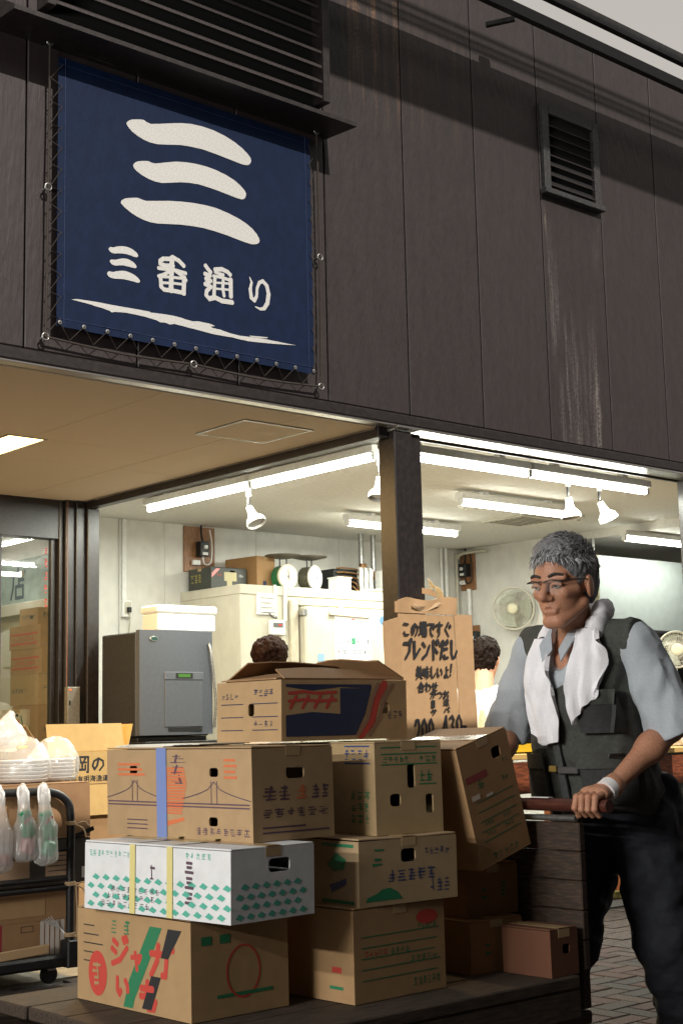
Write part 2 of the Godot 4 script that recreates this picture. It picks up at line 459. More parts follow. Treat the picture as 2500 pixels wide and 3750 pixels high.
# ---------------------------------------------------------------- scene
var M := {}
func _ready() -> void:
	var cam := Camera3D.new()
	cam.name = "camera"
	var yaw := deg_to_rad(41.35)
	var pit := deg_to_rad(8.63)
	var rol := deg_to_rad(-1.294)
	var fw := Vector3(sin(yaw) * cos(pit), sin(pit), -cos(yaw) * cos(pit))
	var ri := fw.cross(Vector3.UP).normalized()
	var up := ri.cross(fw)
	cam.transform = Transform3D(Basis(ri * cos(rol) + up * sin(rol), -ri * sin(rol) + up * cos(rol), -fw), Vector3(0, 1.12, 5.4))
	cam.fov = 39.594
	cam.far = 200.0
	add_child(cam)
	cam.current = true
	var env := Environment.new()
	env.background_mode = Environment.BG_SKY
	var sk := ProceduralSkyMaterial.new()
	sk.sky_top_color = Color(0.72, 0.70, 0.68)
	sk.sky_horizon_color = Color(0.86, 0.83, 0.79)
	sk.sky_curve = 0.25
	sk.ground_bottom_color = Color(0.2, 0.19, 0.18)
	sk.ground_horizon_color = Color(0.5, 0.48, 0.45)
	sk.sun_angle_max = 1.0
	env.sky = Sky.new()
	env.sky.sky_material = sk
	env.background_energy_multiplier = 1.0
	env.tonemap_mode = Environment.TONE_MAPPER_LINEAR
	env.tonemap_exposure = 1.0
	env.sdfgi_enabled = true
	env.ssao_enabled = true
	env.ssil_enabled = true
	var we := WorldEnvironment.new()
	we.environment = env
	add_child(we)
	var sun := DirectionalLight3D.new()
	sun.name = "sun"
	sun.light_energy = 1.45
	sun.light_color = Color(1.0, 0.965, 0.93)
	sun.light_angular_distance = 0.6
	sun.shadow_enabled = true
	add_child(sun)
	sun.look_at_from_position(Vector3.ZERO, Vector3(0.07, -0.58, -0.81))
	materials()
	setting()
	facade()
	interior()
	storeroom()
	street()
	people()


func materials() -> void:
	M.siding = worn(lin(0.0285, 0.0212, 0.0210), 0.12, Vector3(1.6, 0.25, 1.6), 0.5, 0.35, 3)
	M.trim = worn(lin(0.022, 0.017, 0.0165), 0.3, Vector3(2, 2, 2), 0.42, 0.2, 4)
	M.black = worn(lin(0.012, 0.012, 0.013), 0.4, Vector3(3, 3, 3), 0.45, 0.2, 5)
	M.void_ = mat(lin(0.006, 0.006, 0.006), 0.9)
	M.dark_steel = worn(lin(0.02, 0.019, 0.019), 0.4, Vector3(2, 2, 2), 0.4, 0.3, 6)
	M.alu = worn(lin(0.42, 0.41, 0.39), 0.2, Vector3(1, 1, 1), 0.3, 0.1, 7, 0.9)
	M.gloss = mat(lin(0.68, 0.66, 0.63), 0.3, 0.95)
	M.ceil = worn(lin(0.56, 0.47, 0.35), 0.08, Vector3(6, 6, 6), 0.85, 0.6, 8, 0.0, 0.06)
	M.shop_ceil = worn(lin(0.68, 0.67, 0.63), 0.08, Vector3(2, 2, 2), 0.8, 0.3, 9)
	M.wall = worn(lin(0.70, 0.69, 0.64), 0.04, Vector3(0.7, 0.5, 0.7), 0.6, 0.15, 10)
	M.cream = worn(lin(0.52, 0.495, 0.40), 0.09, Vector3(0.8, 0.5, 0.8), 0.4, 0.1, 11)
	M.white = worn(lin(0.78, 0.78, 0.75), 0.06, Vector3(2, 2, 2), 0.4, 0.1, 12)
	M.foam = worn(lin(0.83, 0.83, 0.80), 0.05, Vector3(8, 8, 8), 0.75, 0.6, 13)
	M.tube = glow(Color(0.99, 1.0, 0.95), 22.0)
	M.dim_tube = glow(Color(1.0, 0.99, 0.95), 5.0)
	M.warm = glow(Color(1.0, 0.84, 0.56), 7.0)
	M.concrete = worn(lin(0.30, 0.28, 0.23), 0.2, Vector3(0.6, 0.6, 0.6), 0.8, 0.5, 14)
	M.blue = worn(lin(0.0045, 0.0125, 0.040), 0.10, Vector3(1.3, 0.8, 1.3), 0.5, 0.15, 15)
	M.blue.metallic_specular = 0.3
	M.print_white = worn(lin(0.52, 0.52, 0.50), 0.1, Vector3(9, 9, 9), 0.5, 0.0, 16)
	M.rope = worn(lin(0.05, 0.038, 0.03), 0.4, Vector3(20, 20, 20), 0.9, 0.5, 17)
	M.steel = worn(lin(0.40, 0.40, 0.38), 0.25, Vector3(5, 5, 5), 0.35, 0.2, 18, 0.8)
	M.glass = glassy(Color(0.35, 0.42, 0.38), 0.10, 0.02)
	M.ink = mat(lin(0.012, 0.012, 0.014), 0.7)
	M.red = mat(lin(0.45, 0.045, 0.03), 0.7)
	M.green = mat(lin(0.015, 0.16, 0.07), 0.6)
	M.teal = mat(lin(0.07, 0.36, 0.27), 0.6)
	M.navy = mat(lin(0.012, 0.02, 0.06), 0.6)
	M.purple = mat(lin(0.09, 0.05, 0.075), 0.6)
	M.orange = mat(lin(0.55, 0.14, 0.05), 0.6)
	M.tape_blue = mat(lin(0.16, 0.22, 0.45), 0.35)
	M.tape = mat(lin(0.40, 0.28, 0.15), 0.22)
	M.yellow = mat(lin(0.62, 0.50, 0.16), 0.4)
	M.wood = worn(lin(0.06, 0.034, 0.02), 0.5, Vector3(9, 9, 1.5), 0.7, 0.6, 19)
	M.plank = worn(lin(0.058, 0.036, 0.021), 0.55, Vector3(0.9, 8, 8), 0.75, 0.8, 20)
	M.board = worn(lin(0.36, 0.17, 0.07), 0.35, Vector3(7, 1, 7), 0.45, 0.3, 21)
	M.brown_box = mat(lin(0.3, 0.2, 0.1))

var kraft_tex: ImageTexture
var kraft_nrm: ImageTexture
func kraft_maps() -> void:   # paper fibre and the faint ribs of the flutes
	var n := 512
	var im := Image.create(n, n, false, Image.FORMAT_RGB8)
	var hm := Image.create(n, n, false, Image.FORMAT_L8)
	var big := noise(0.012, 3, 77).get_seamless_image(n, n)
	var fin := noise(0.22, 2, 78).get_seamless_image(n, n)
	for y in n:
		for x in n:
			var b := big.get_pixel(x, y).r
			var q := fin.get_pixel(x, y).r
			var rib := sin(TAU * x / 8.0)
			var k := 0.90 + 0.06 * b + 0.035 * (q - 0.5) + 0.008 * rib
			im.set_pixel(x, y, Color(k, k, k))
			hm.set_pixel(x, y, Color.from_hsv(0, 0, clamp(0.5 + 0.10 * rib + 0.25 * (q - 0.5) + 0.5 * (b - 0.5), 0, 1)))
	hm.bump_map_to_normal_map(1.2)
	kraft_tex = ImageTexture.create_from_image(im)
	kraft_nrm = ImageTexture.create_from_image(hm)
func tri_cardboard(c: Color, sd: int) -> StandardMaterial3D:
	if kraft_tex == null: kraft_maps()
	if c.r > c.b * 1.2: c = Color(c.r * 0.965, c.g * 0.925, c.b * 0.86)
	var m := mat(c, 0.75)
	tri(m, kraft_tex, Vector3(2.2, 2.2, 2.2), kraft_nrm, 0.6)
	m.uv1_offset = Vector3(0.37 * sd, 0.61 * sd, 0.23 * sd)
	return m

func setting() -> void:
	# ground sheet to the horizon, herringbone pavers along the street, concrete under the building
	var g := MB.new()
	g.fan([Vector3(-80, -0.035, 80), Vector3(80, -0.035, 80), Vector3(80, -0.035, -80), Vector3(-80, -0.035, -80)], Vector3.UP)
	struct("ground", g, worn(lin(0.10, 0.095, 0.085), 0.4, Vector3(0.5, 0.5, 0.5), 0.9, 0.6, 22))
	var fl := span(Vector3(1.0, -0.03, -8.5), Vector3(13, 0.004, -0.62))
	struct("floor", fl, M.concrete, "grey concrete floor inside the market building")
	pavers()
	# interior shells
	struct("shop_ceiling", span(Vector3(5.14, 2.75, -3.95), Vector3(13, 2.9, -0.14)), M.shop_ceil)
	var wb := Node3D.new()
	wb.name = "shop_wall"
	add_child(wb)
	meta(wb, "", "", "", "structure")
	var xs := [5.3, 5.9 + 0.38, 7.19, 8.1, 9.01, 9.92, 10.83, 11.74, 12.65]
	for i in xs.size() - 1:
		part("wall_panel", span(Vector3(xs[i] + 0.0015, 0, -3.95), Vector3(xs[i + 1] - 0.0015, 2.75, -3.85), 0.002), M.wall, wb)
	struct("shop_wall_side", span(Vector3(12.65, 0, -3.95), Vector3(12.8, 2.75, -0.1)), M.wall)
	struct("partition_wall", span(Vector3(5.12, 0, -8.2), Vector3(5.22, 2.75, -3.16)), M.wall)
	struct("partition_back", span(Vector3(5.22, 0, -3.95), Vector3(5.3, 2.75, -3.86)), M.wall)
	# side wall behind the fan
	struct("kitchen_wall", span(Vector3(9.62, 0, -3.85), Vector3(9.72, 2.75, -2.57), 0.003), M.wall)
	struct("ceiling_step", span(Vector3(9.62, 2.68, -2.57), Vector3(12.65, 2.75, -0.14)), M.shop_ceil)
	# upper floor and roof close the building
	struct("upper_floor", span(Vector3(1.0, 2.92, -8.3), Vector3(13, 3.05, -0.06)), M.void_)
	struct("building_back", span(Vector3(1.0, 0, -8.5), Vector3(13, 2.92, -8.35)), M.wall)
	struct("passage_side_wall", span(Vector3(0.9, 0, -8.4), Vector3(1.0, 2.92, -0.05)), M.wall)

func pavers() -> void:
	var root := Node3D.new()
	root.name = "pavement"
	add_child(root)
	meta(root, "red brown and grey brick pavers laid in herringbone", "", "", "structure")
	struct("paver_bed", span(Vector3(-6, -0.03, -0.62), Vector3(13, -0.012, 7.0)), worn(lin(0.05, 0.045, 0.04), 0.3, Vector3(4, 4, 4), 0.95, 0.5, 23))
	var mats := []
	for c in [[0.10, 0.052, 0.038], [0.072, 0.058, 0.048], [0.105, 0.068, 0.05], [0.06, 0.055, 0.05], [0.085, 0.045, 0.034]]:
		mats.append(worn(lin(c[0], c[1], c[2]), 0.45, Vector3(7, 7, 7), 0.85, 0.9, 24))
	var mb := [bxm(Vector3.ZERO, Vector3(0.194, 0.05, 0.094), 0.005).mesh(), bxm(Vector3.ZERO, Vector3(0.094, 0.05, 0.194), 0.005).mesh()]
	var rng := RandomNumberGenerator.new()
	rng.seed = 5
	var list := []
	var U := 0.1
	for i in range(-70, 140):
		for j in range(-20, 90):
			# herringbone on a lattice of unit U: a pair every (1,1) step and (2,-2) step
			var ph := posmod(i - j, 4)
			var c: Vector3
			var t: int
			if ph == 0:
				c = Vector3((i + 1.0) * U, 0, (j + 0.5) * U)
				t = 0
			elif ph == 3:
				c = Vector3((i + 0.5) * U, 0, (j + 1.0) * U)
				t = 1
			else:
				continue
			c.z -= 0.6
			if c.x < 0.0 or c.x > 10.5 or c.z < -0.52 or c.z > 5.2: continue
			list.append([c, t])
	# the pavers that show largest in view: between the man's legs and under the cart
	var eye := Vector3(4.55, 0, 1.35)
	list.sort_custom(func(a, b): return score(a[0], eye) < score(b[0], eye))
	var rest := MB.new()
	for k in list.size():
		var c: Vector3 = list[k][0] + Vector3(0, -0.0255 + rng.randf_range(-0.002, 0.002), 0)
		if k < 300:
			var o := MeshInstance3D.new()
			o.name = "paver"
			o.mesh = mb[list[k][1]]
			o.material_override = mats[rng.randi() % 5]
			o.position = c
			o.rotation = Vector3(rng.randf_range(-0.01, 0.01), 0, rng.randf_range(-0.01, 0.01))
			root.add_child(o, true)
		else:
			var s := Vector3(0.194, 0.05, 0.094) if list[k][1] == 0 else Vector3(0.094, 0.05, 0.194)
			rest.face([c + Vector3(-s.x, s.y, -s.z) / 2, c + Vector3(s.x, s.y, -s.z) / 2, c + Vector3(s.x, s.y, s.z) / 2, c + Vector3(-s.x, s.y, s.z) / 2], c)
			for e in [[1, 0], [-1, 0], [0, 1], [0, -1]]:
				var nn := Vector3(e[0], 0, e[1])
				var tt := Vector3(-e[1], 0, e[0])
				var mid := c + nn * s / 2
				rest.face([mid + tt * s / 2 + Vector3(0, s.y / 2, 0), mid - tt * s / 2 + Vector3(0, s.y / 2, 0), mid - tt * s / 2 - Vector3(0, s.y / 2, 0), mid + tt * s / 2 - Vector3(0, s.y / 2, 0)], c)
	meta(part("paver_rest", rest, worn(lin(0.08, 0.055, 0.043), 0.5, Vector3(2.2, 2.2, 2.2), 0.85, 0.9, 24), root), "", "", "", "stuff")
func score(c: Vector3, e: Vector3) -> float:
	var d := c - e
	var a := d.x * 0.7 + d.z * -0.7      # along the line of sight
	var b := d.x * 0.7 + d.z * 0.7
	return abs(a) * 0.62 + abs(b) * 1.2

# ---------------------------------------------------------------- facade
func streaks(base: Color, w: int, h: int, list: Array, sd: int) -> ImageTexture:   # run-off stains on one siding panel
	var im := Image.create(w, h, false, Image.FORMAT_RGB8)
	var nz := noise(0.05, 4, sd)
	var fine := noise(0.35, 2, sd + 1)
	for y in h:
		for x in w:
			var k := 0.88 + 0.12 * nz.get_noise_2d(x, y * 0.2) + 0.05 * fine.get_noise_2d(x, y)
			im.set_pixel(x, y, Color(base.r * k, base.g * k, base.b * k))
	for s in list:   # [x centre, half width, y from, y to, colour, strength]
		for y in range(max(0, int(s[2] * h)), min(h, int(s[3] * h))):
			var xc: float = s[0] * w + nz.get_noise_2d(s[0] * 900.0, y * 0.3) * 4.0
			var hw: float = s[1] * w
			var e: float = min(1.0, min(y - s[2] * h, s[3] * h - y) / (0.10 * h))
			for x in range(max(0, int(xc - hw)), min(w, int(xc + hw) + 1)):
				var u: float = min(abs(x - xc) / hw, 1.0)
				var g: float = clamp(0.45 + 1.1 * nz.get_noise_2d(x * 5.0, y * 0.15) + 0.9 * fine.get_noise_2d(x, y * 0.5), 0.0, 1.0)
				im.set_pixel(x, y, im.get_pixel(x, y).lerp(s[4], s[5] * g * (1.0 - u * u) * e))
	return ImageTexture.create_from_image(im)

func facade() -> void:
	var b := thing("market_building", "dark brown metal clad upper storey carrying the blue banner", "building", Vector3(5.0, 0, 0))
	var top := 5.47
	var base := Color(0.186, 0.158, 0.157)
	var k0 := -3
	for k in range(k0, 14):
		var x0 := 2.94 + 0.5815 * k
		var x1 := x0 + 0.5815
		if x0 > 2.9 and x1 < 4.75:      # behind the big louvre the cladding stops at the sill
			pass
		var lo := 2.785
		var mt: StandardMaterial3D = M.siding
		var m := span(Vector3(x0 + 0.004, lo, -0.03), Vector3(x1 - 0.004, top, 0.0), 0.004)
		if k == 6 or k == 3 or k == 4:
			for p in m.v: m.uv.append(Vector2((p.x - x0) / 0.5815, 1.0 - (p.y - lo) / (top - lo)))
			var li := []
			var rng := RandomNumberGenerator.new()
			rng.seed = 40 + k
			if k == 6:
				var wc := Color(0.62, 0.60, 0.58)
				li = [[0.04, 0.035, 0.44, 0.54, Color(0.75, 0.7, 0.62), 0.9], [0.93, 0.03, 0.44, 0.50, wc, 0.8], [0.10, 0.05, 0.47, 0.86, wc, 0.4], [0.17, 0.05, 0.52, 0.80, wc, 0.35], [0.86, 0.08, 0.47, 0.60, wc, 0.35]]
				for i in 26:
					li.append([rng.randf_range(0.16, 0.86), rng.randf_range(0.015, 0.06), rng.randf_range(0.62, 0.82), 1.1, wc, rng.randf_range(0.08, 0.26)])
			else:
				for i in (22 if k == 3 else 12):
					li.append([rng.randf_range(0.05, 0.98), rng.randf_range(0.015, 0.05), rng.randf_range(-0.05, 0.08), rng.randf_range(0.28, 0.46), Color(0.44, 0.33, 0.24), rng.randf_range(0.35, 0.75) * (1.0 if k == 3 else 0.55)])
			mt = mat(Color.WHITE, 0.5)
			mt.albedo_texture = streaks(base, 160, 700, li, 50 + k)
			mt.normal_enabled = true
			mt.normal_texture = nmap(0.05, 10)
			mt.normal_scale = 0.35
		wpart("siding_panel", m, mt, b)
	wpart("backing", span(Vector3(1.19, 2.74, -0.08), Vector3(11.0, 5.45, -0.04)), M.void_, b)
	wpart("roof", span(Vector3(1.0, 5.40, -8.4), Vector3(13, 5.44, -0.09)), M.void_, b)
	# flashing and header under the cladding
	wpart("flashing", span(Vector3(1.19, 2.715, -0.02), Vector3(11.0, 2.772, 0.034), 0.006), M.trim, b)
	wpart("header_soffit", span(Vector3(5.14, 2.70, -0.13), Vector3(11.0, 2.714, 0.028), 0.002), M.gloss, b, "shiny metal underside of the header mirroring the tubes")
	wpart("header_soffit", span(Vector3(1.19, 2.704, -0.035), Vector3(5.135, 2.714, 0.028), 0.002), M.gloss, b)
	wpart("shutter_rail", span(Vector3(5.36, 2.688, -0.155), Vector3(11.0, 2.74, -0.132), 0.003), M.trim, b)
	wpart("side_header", span(Vector3(5.06, 2.648, -3.06), Vector3(5.132, 2.90, -0.04), 0.004), M.trim, b)
	wpart("side_header_strip", span(Vector3(5.050, 2.690, -3.06), Vector3(5.0585, 2.6995, -0.06)), M.alu, b)
	# posts
	for px in [5.14, 7.835]:
		var p := MB.new()
		p.box(Vector3(px + 0.065, 1.34, -0.065), Vector3(0.13, 2.70, 0.13), 0.006)
		p.box(Vector3(px + 0.165, 1.34, -0.075), Vector3(0.10, 2.70, 0.11), 0.004)
		wpart("post", p, M.trim, b)
	louver(b)
	vent(b)
	rails(b)
	banner()
	passage(b)

func louver(b: Node3D) -> void:
	# big louvred opening above the banner
	wpart("louver_back", span(Vector3(3.02, 4.36, 0.004), Vector3(4.62, 5.46, 0.008)), M.void_, b)
	var y := 4.40
	var i := 0
	while y < 5.44:
		var m := MB.new()
		m.box(Vector3(3.82, y + 0.02, 0.045), Vector3(1.585, 0.004, 0.085), 0.001, Basis(Vector3.RIGHT, deg_to_rad(38)))
		m.box(Vector3(3.82, y - 0.012, 0.083), Vector3(1.585, 0.016, 0.004), 0.001)
		wpart("louver_slat", m, M.siding, b)
		y += 0.083
		i += 1
	for x in [3.005, 4.63]:
		wpart("louver_jamb", span(Vector3(x - 0.02, 4.36, 0.003), Vector3(x + 0.025, 5.46, 0.10), 0.003), M.trim, b)
	var s := MB.new()
	var pr := [Vector2(0.002, 4.36), Vector2(0.25, 4.212), Vector2(0.25, 4.19), Vector2(0.002, 4.205)]
	for xx in [[2.74, 4.70]]:
		var a := []
		var c := []
		for p in pr:
			a.append(Vector3(xx[0], p.y, p.x))
			c.append(Vector3(xx[1], p.y, p.x))
		var mid := Vector3(3.7, 4.28, 0.12)
		s.face(a, mid)
		s.face(c, mid)
		for k in 4: s.face([a[k], a[(k + 1) % 4], c[(k + 1) % 4], c[k]], mid)
	wpart("louver_sill", s, M.trim, b)

func vent(b: Node3D) -> void:
	var m := MB.new()
	for e in [[6.44, 4.325, 6.50, 4.905], [6.925, 4.325, 6.985, 4.905], [6.50, 4.845, 6.925, 4.905]]:
		m.box(Vector3((e[0] + e[2]) / 2, (e[1] + e[3]) / 2, 0.016), Vector3(e[2] - e[0] - 0.001, e[3] - e[1], 0.03), 0.003)
	m.box(Vector3(6.7125, 4.335, 0.026), Vector3(0.57, 0.035, 0.05), 0.003)
	var o := wpart("vent_frame", m, worn(lin(0.05, 0.05, 0.052), 0.35, Vector3(3, 3, 3), 0.4, 0.2, 26), b, "small louvred vent in the cladding with a dark frame")
	wpart("vent_back", span(Vector3(6.5, 4.35, 0.003), Vector3(6.925, 4.845, 0.006)), M.void_, o)
	for i in 7:
		var s := MB.new()
		s.box(Vector3(6.7125, 4.39 + i * 0.064, 0.020), Vector3(0.424, 0.005, 0.04), 0.001, Basis(Vector3.RIGHT, deg_to_rad(38)))
		wpart("vent_slat", s, M.siding, o)

func rails(b: Node3D) -> void:
	# two dark rails on brackets in front of the parapet
	wpart("rail", span(Vector3(3.0, 5.068, 0.43), Vector3(13.0, 5.142, 0.47), 0.004), M.dark_steel, b)
	wpart("rail", span(Vector3(3.0, 5.255, 0.43), Vector3(13.0, 5.325, 0.47), 0.004), M.dark_steel, b)
	for x in [3.2, 12.6]:
		var m := MB.new()
		m.bar(Vector3(x, 5.09, -0.01), Vector3(x, 5.09, 0.429), 0.03, 0.03, 0.003)
		m.bar(Vector3(x, 5.10, 0.485), Vector3(x, 5.31, 0.485), 0.03, 0.028, 0.003)
		wpart("rail_bracket", m, M.dark_steel, b)
	var sb := MB.new()
	sb.bar(Vector3(5.66, 5.045, 0.30), Vector3(5.75, 5.055, 0.44), 0.03, 0.028, 0.003)
	wpart("rail_stub", sb, M.dark_steel, b)
	# the clamp on the upper rail
	var c := MB.new()
	c.box(Vector3(5.93, 5.34, 0.46), Vector3(0.10, 0.05, 0.09), 0.01)
	c.box(Vector3(5.83, 5.235, 0.47), Vector3(0.07, 0.02, 0.03), 0.004, Basis(Vector3.BACK, -0.3))
	c.tube([Vector3(5.96, 5.32, 0.50), Vector3(5.965, 5.25, 0.51), Vector3(5.93, 5.235, 0.50)], 0.007, 6)
	wpart("rail_clamp", c, M.dark_steel, b)
	# street roof over the camera (out of frame): it keeps sun and sky off the cart
	var r := thing("street_roof", "dark roof over the street carried on a deep girder", "roof", Vector3(6, 0, 4))
	wpart("roof_sheet", span(Vector3(-7, 4.30, 4.6), Vector3(15, 4.38, 9.0)), M.dark_steel, r)
	wpart("girder", span(Vector3(-7, 6.23, 2.2), Vector3(15, 6.53, 2.3)), M.dark_steel, r)
	for y in [6.66, 6.705, 6.76]:
		wpart("pipe", tubem([Vector3(-7, y, 2.2), Vector3(15, y, 2.2)], 0.016, 8), M.dark_steel, r)
	for x in [-6.9, 14.9]:
		wpart("roof_post", span(Vector3(x - 0.08, 0, 2.2), Vector3(x + 0.08, 6.9, 2.36)), M.dark_steel, r)
		wpart("roof_post", span(Vector3(x - 0.08, 0, 8.8), Vector3(x + 0.08, 4.3, 8.96)), M.dark_steel, r)
		wpart("roof_post", span(Vector3(x - 0.08, 0, 4.7), Vector3(x + 0.08, 4.3, 4.86)), M.dark_steel, r)
	var ob := thing("opposite_building", "dark building across the street behind the viewer", "building", Vector3(5, 0, 13.5))
	wpart("wall", span(Vector3(-18, -0.03, 12.0), Vector3(26, 9.6, 15)), worn(lin(0.08, 0.07, 0.065), 0.3, Vector3(0.5, 0.5, 0.5), 0.8, 0.3, 27), ob)

func px2(list: Array, k: float, ox: float, oy: float) -> PackedVector2Array:
	var o := PackedVector2Array()
	for i in range(0, list.size(), 2): o.append(Vector2(list[i] * k + ox, list[i + 1] * k + oy))
	return o

func banner() -> void:
	var t := thing("banner", "navy blue vinyl banner with three white brush strokes laced to the wall", "banner", Vector3(3.8, 2.84, 0.06))
	# slightly slack sheet
	var rows := []
	var nz := noise(0.9, 2, 9)
	for i in 21:
		var row := []
		for j in 25:
			var u := j / 24.0
			var w := i / 20.0
			var p := Vector3(lerp(3.063, 4.538, u), lerp(4.144, 2.889, w), 0.06)
			p.y += (0.010 * sin(u * PI * 24.0) if i == 0 or i == 20 else 0.0) * 0.35
			p.z += 0.0018 * nz.get_noise_2d(u * 3.0, w * 3.0)
			row.append(p)
		rows.append(row)
	var m := MB.new()
	m.grid(rows, 0.002)
	wpart("sheet", m, M.blue, t)
	var hem := MB.new()
	for e in [[3.063, 4.108, 4.538, 4.1095], [3.063, 2.924, 4.538, 2.9255], [3.098, 2.889, 3.0995, 4.144], [4.502, 2.889, 4.5035, 4.144]]:
		hem.box(Vector3((e[0] + e[2]) / 2, (e[1] + e[3]) / 2, 0.0625), Vector3(abs(e[2] - e[0]), abs(e[3] - e[1]), 0.003))
	wpart("stitching", hem, mat(lin(0.02, 0.035, 0.10), 0.7), t)
	# lettering
	var f := frame(Vector3(0, 0, 0.0634), Vector3.RIGHT, Vector3.UP)
	var w1 := MB.new()
	for s in SAN:
		w1 = MB.new()
		poly(w1, f, PackedVector2Array(s), 0.0)
		wpart("brush_stroke", w1, M.print_white, t, "white brush stroke of the large character")
	for q in [[0, 0], [0, 11], [11, 22], [22, 23]]:
		var w2 := MB.new()
		if q[1] == 0:
			for s in SMALL: poly(w2, f, PackedVector2Array(s), 0.0)
		else:
			for s in STROKES.slice(q[0], q[1]): stroke(w2, f, s[1], s[0], 0.0, 0.0)
		wpart("character", w2, M.print_white, t, "white character")
	for s in UNDER:
		var w3 := MB.new()
		poly(w3, f, PackedVector2Array(s), 0.0)
		wpart("underline", w3, M.print_white, t, "ragged white brush line")
	# eye bolts, ropes and lacing
	var bolts := [Vector3(3.029, 4.209, 0), Vector3(3.026, 3.522, 0), Vector3(3.019, 2.836, 0), Vector3(3.806, 2.833, 0), Vector3(4.595, 2.838, 0), Vector3(4.605, 3.524, 0), Vector3(3.827, 4.232, 0), Vector3(4.60, 4.21, 0)]
	for q in bolts:
		var e := MB.new()
		e.tube([q + Vector3(0, 0, -0.01), q + Vector3(0, 0, 0.035)], 0.005, 8)
		var ring := []
		for k in 13: ring.append(q + Vector3(cos(TAU * k / 12.0) * 0.016, sin(TAU * k / 12.0) * 0.016, 0.045))
		e.tube(ring, 0.0045, 6, false)
		wpart("eye_bolt", e, M.steel, t)
	for pr in [[0, 1], [1, 2], [2, 3], [3, 4], [4, 5], [5, 7], [0, 6], [6, 7]]:
		var a: Vector3 = bolts[pr[0]] + Vector3(0, 0, 0.045)
		var c: Vector3 = bolts[pr[1]] + Vector3(0, 0, 0.045)
		var mid := (a + c) / 2 + Vector3(0.004, -0.012 if abs(a.y - c.y) < 0.1 else 0.0, -0.006)
		wpart("rope", tubem(curve([a, mid, c], 6), 0.0055, 6), M.rope, t)
	var lace := MB.new()
	var path := []
	for k in 13:
		path.append(Vector3(3.075 + k * 0.121, 2.904, 0.071))
		path.append(Vector3(3.135 + k * 0.121, 2.836, 0.05))
	lace.tube(path.slice(0, 25), 0.0024, 5)
	path = []
	for k in 13:
		path.append(Vector3(3.078, 4.10 - k * 0.098, 0.071))
		path.append(Vector3(3.03, 4.035 - k * 0.098 - 0.012 * (k % 3), 0.05))
	lace.tube(path, 0.0024, 5)
	path = []
	for k in 13:
		path.append(Vector3(4.522, 4.10 - k * 0.098, 0.071))
		path.append(Vector3(4.565, 4.05 - k * 0.098, 0.05))
	lace.tube(path, 0.0024, 5)
	wpart("lacing", lace, M.rope, t)
	for k in 13:
		var gm := MB.new()
		gm.lathe(Vector3(3.075 + k * 0.121, 2.904, 0.069), [Vector2(0.004, 0), Vector2(0.004, 0.004), Vector2(0.010, 0.003), Vector2(0.010, 0)], 10, Basis(Vector3.RIGHT, PI / 2))
		wpart("eyelet", gm, M.steel, t)

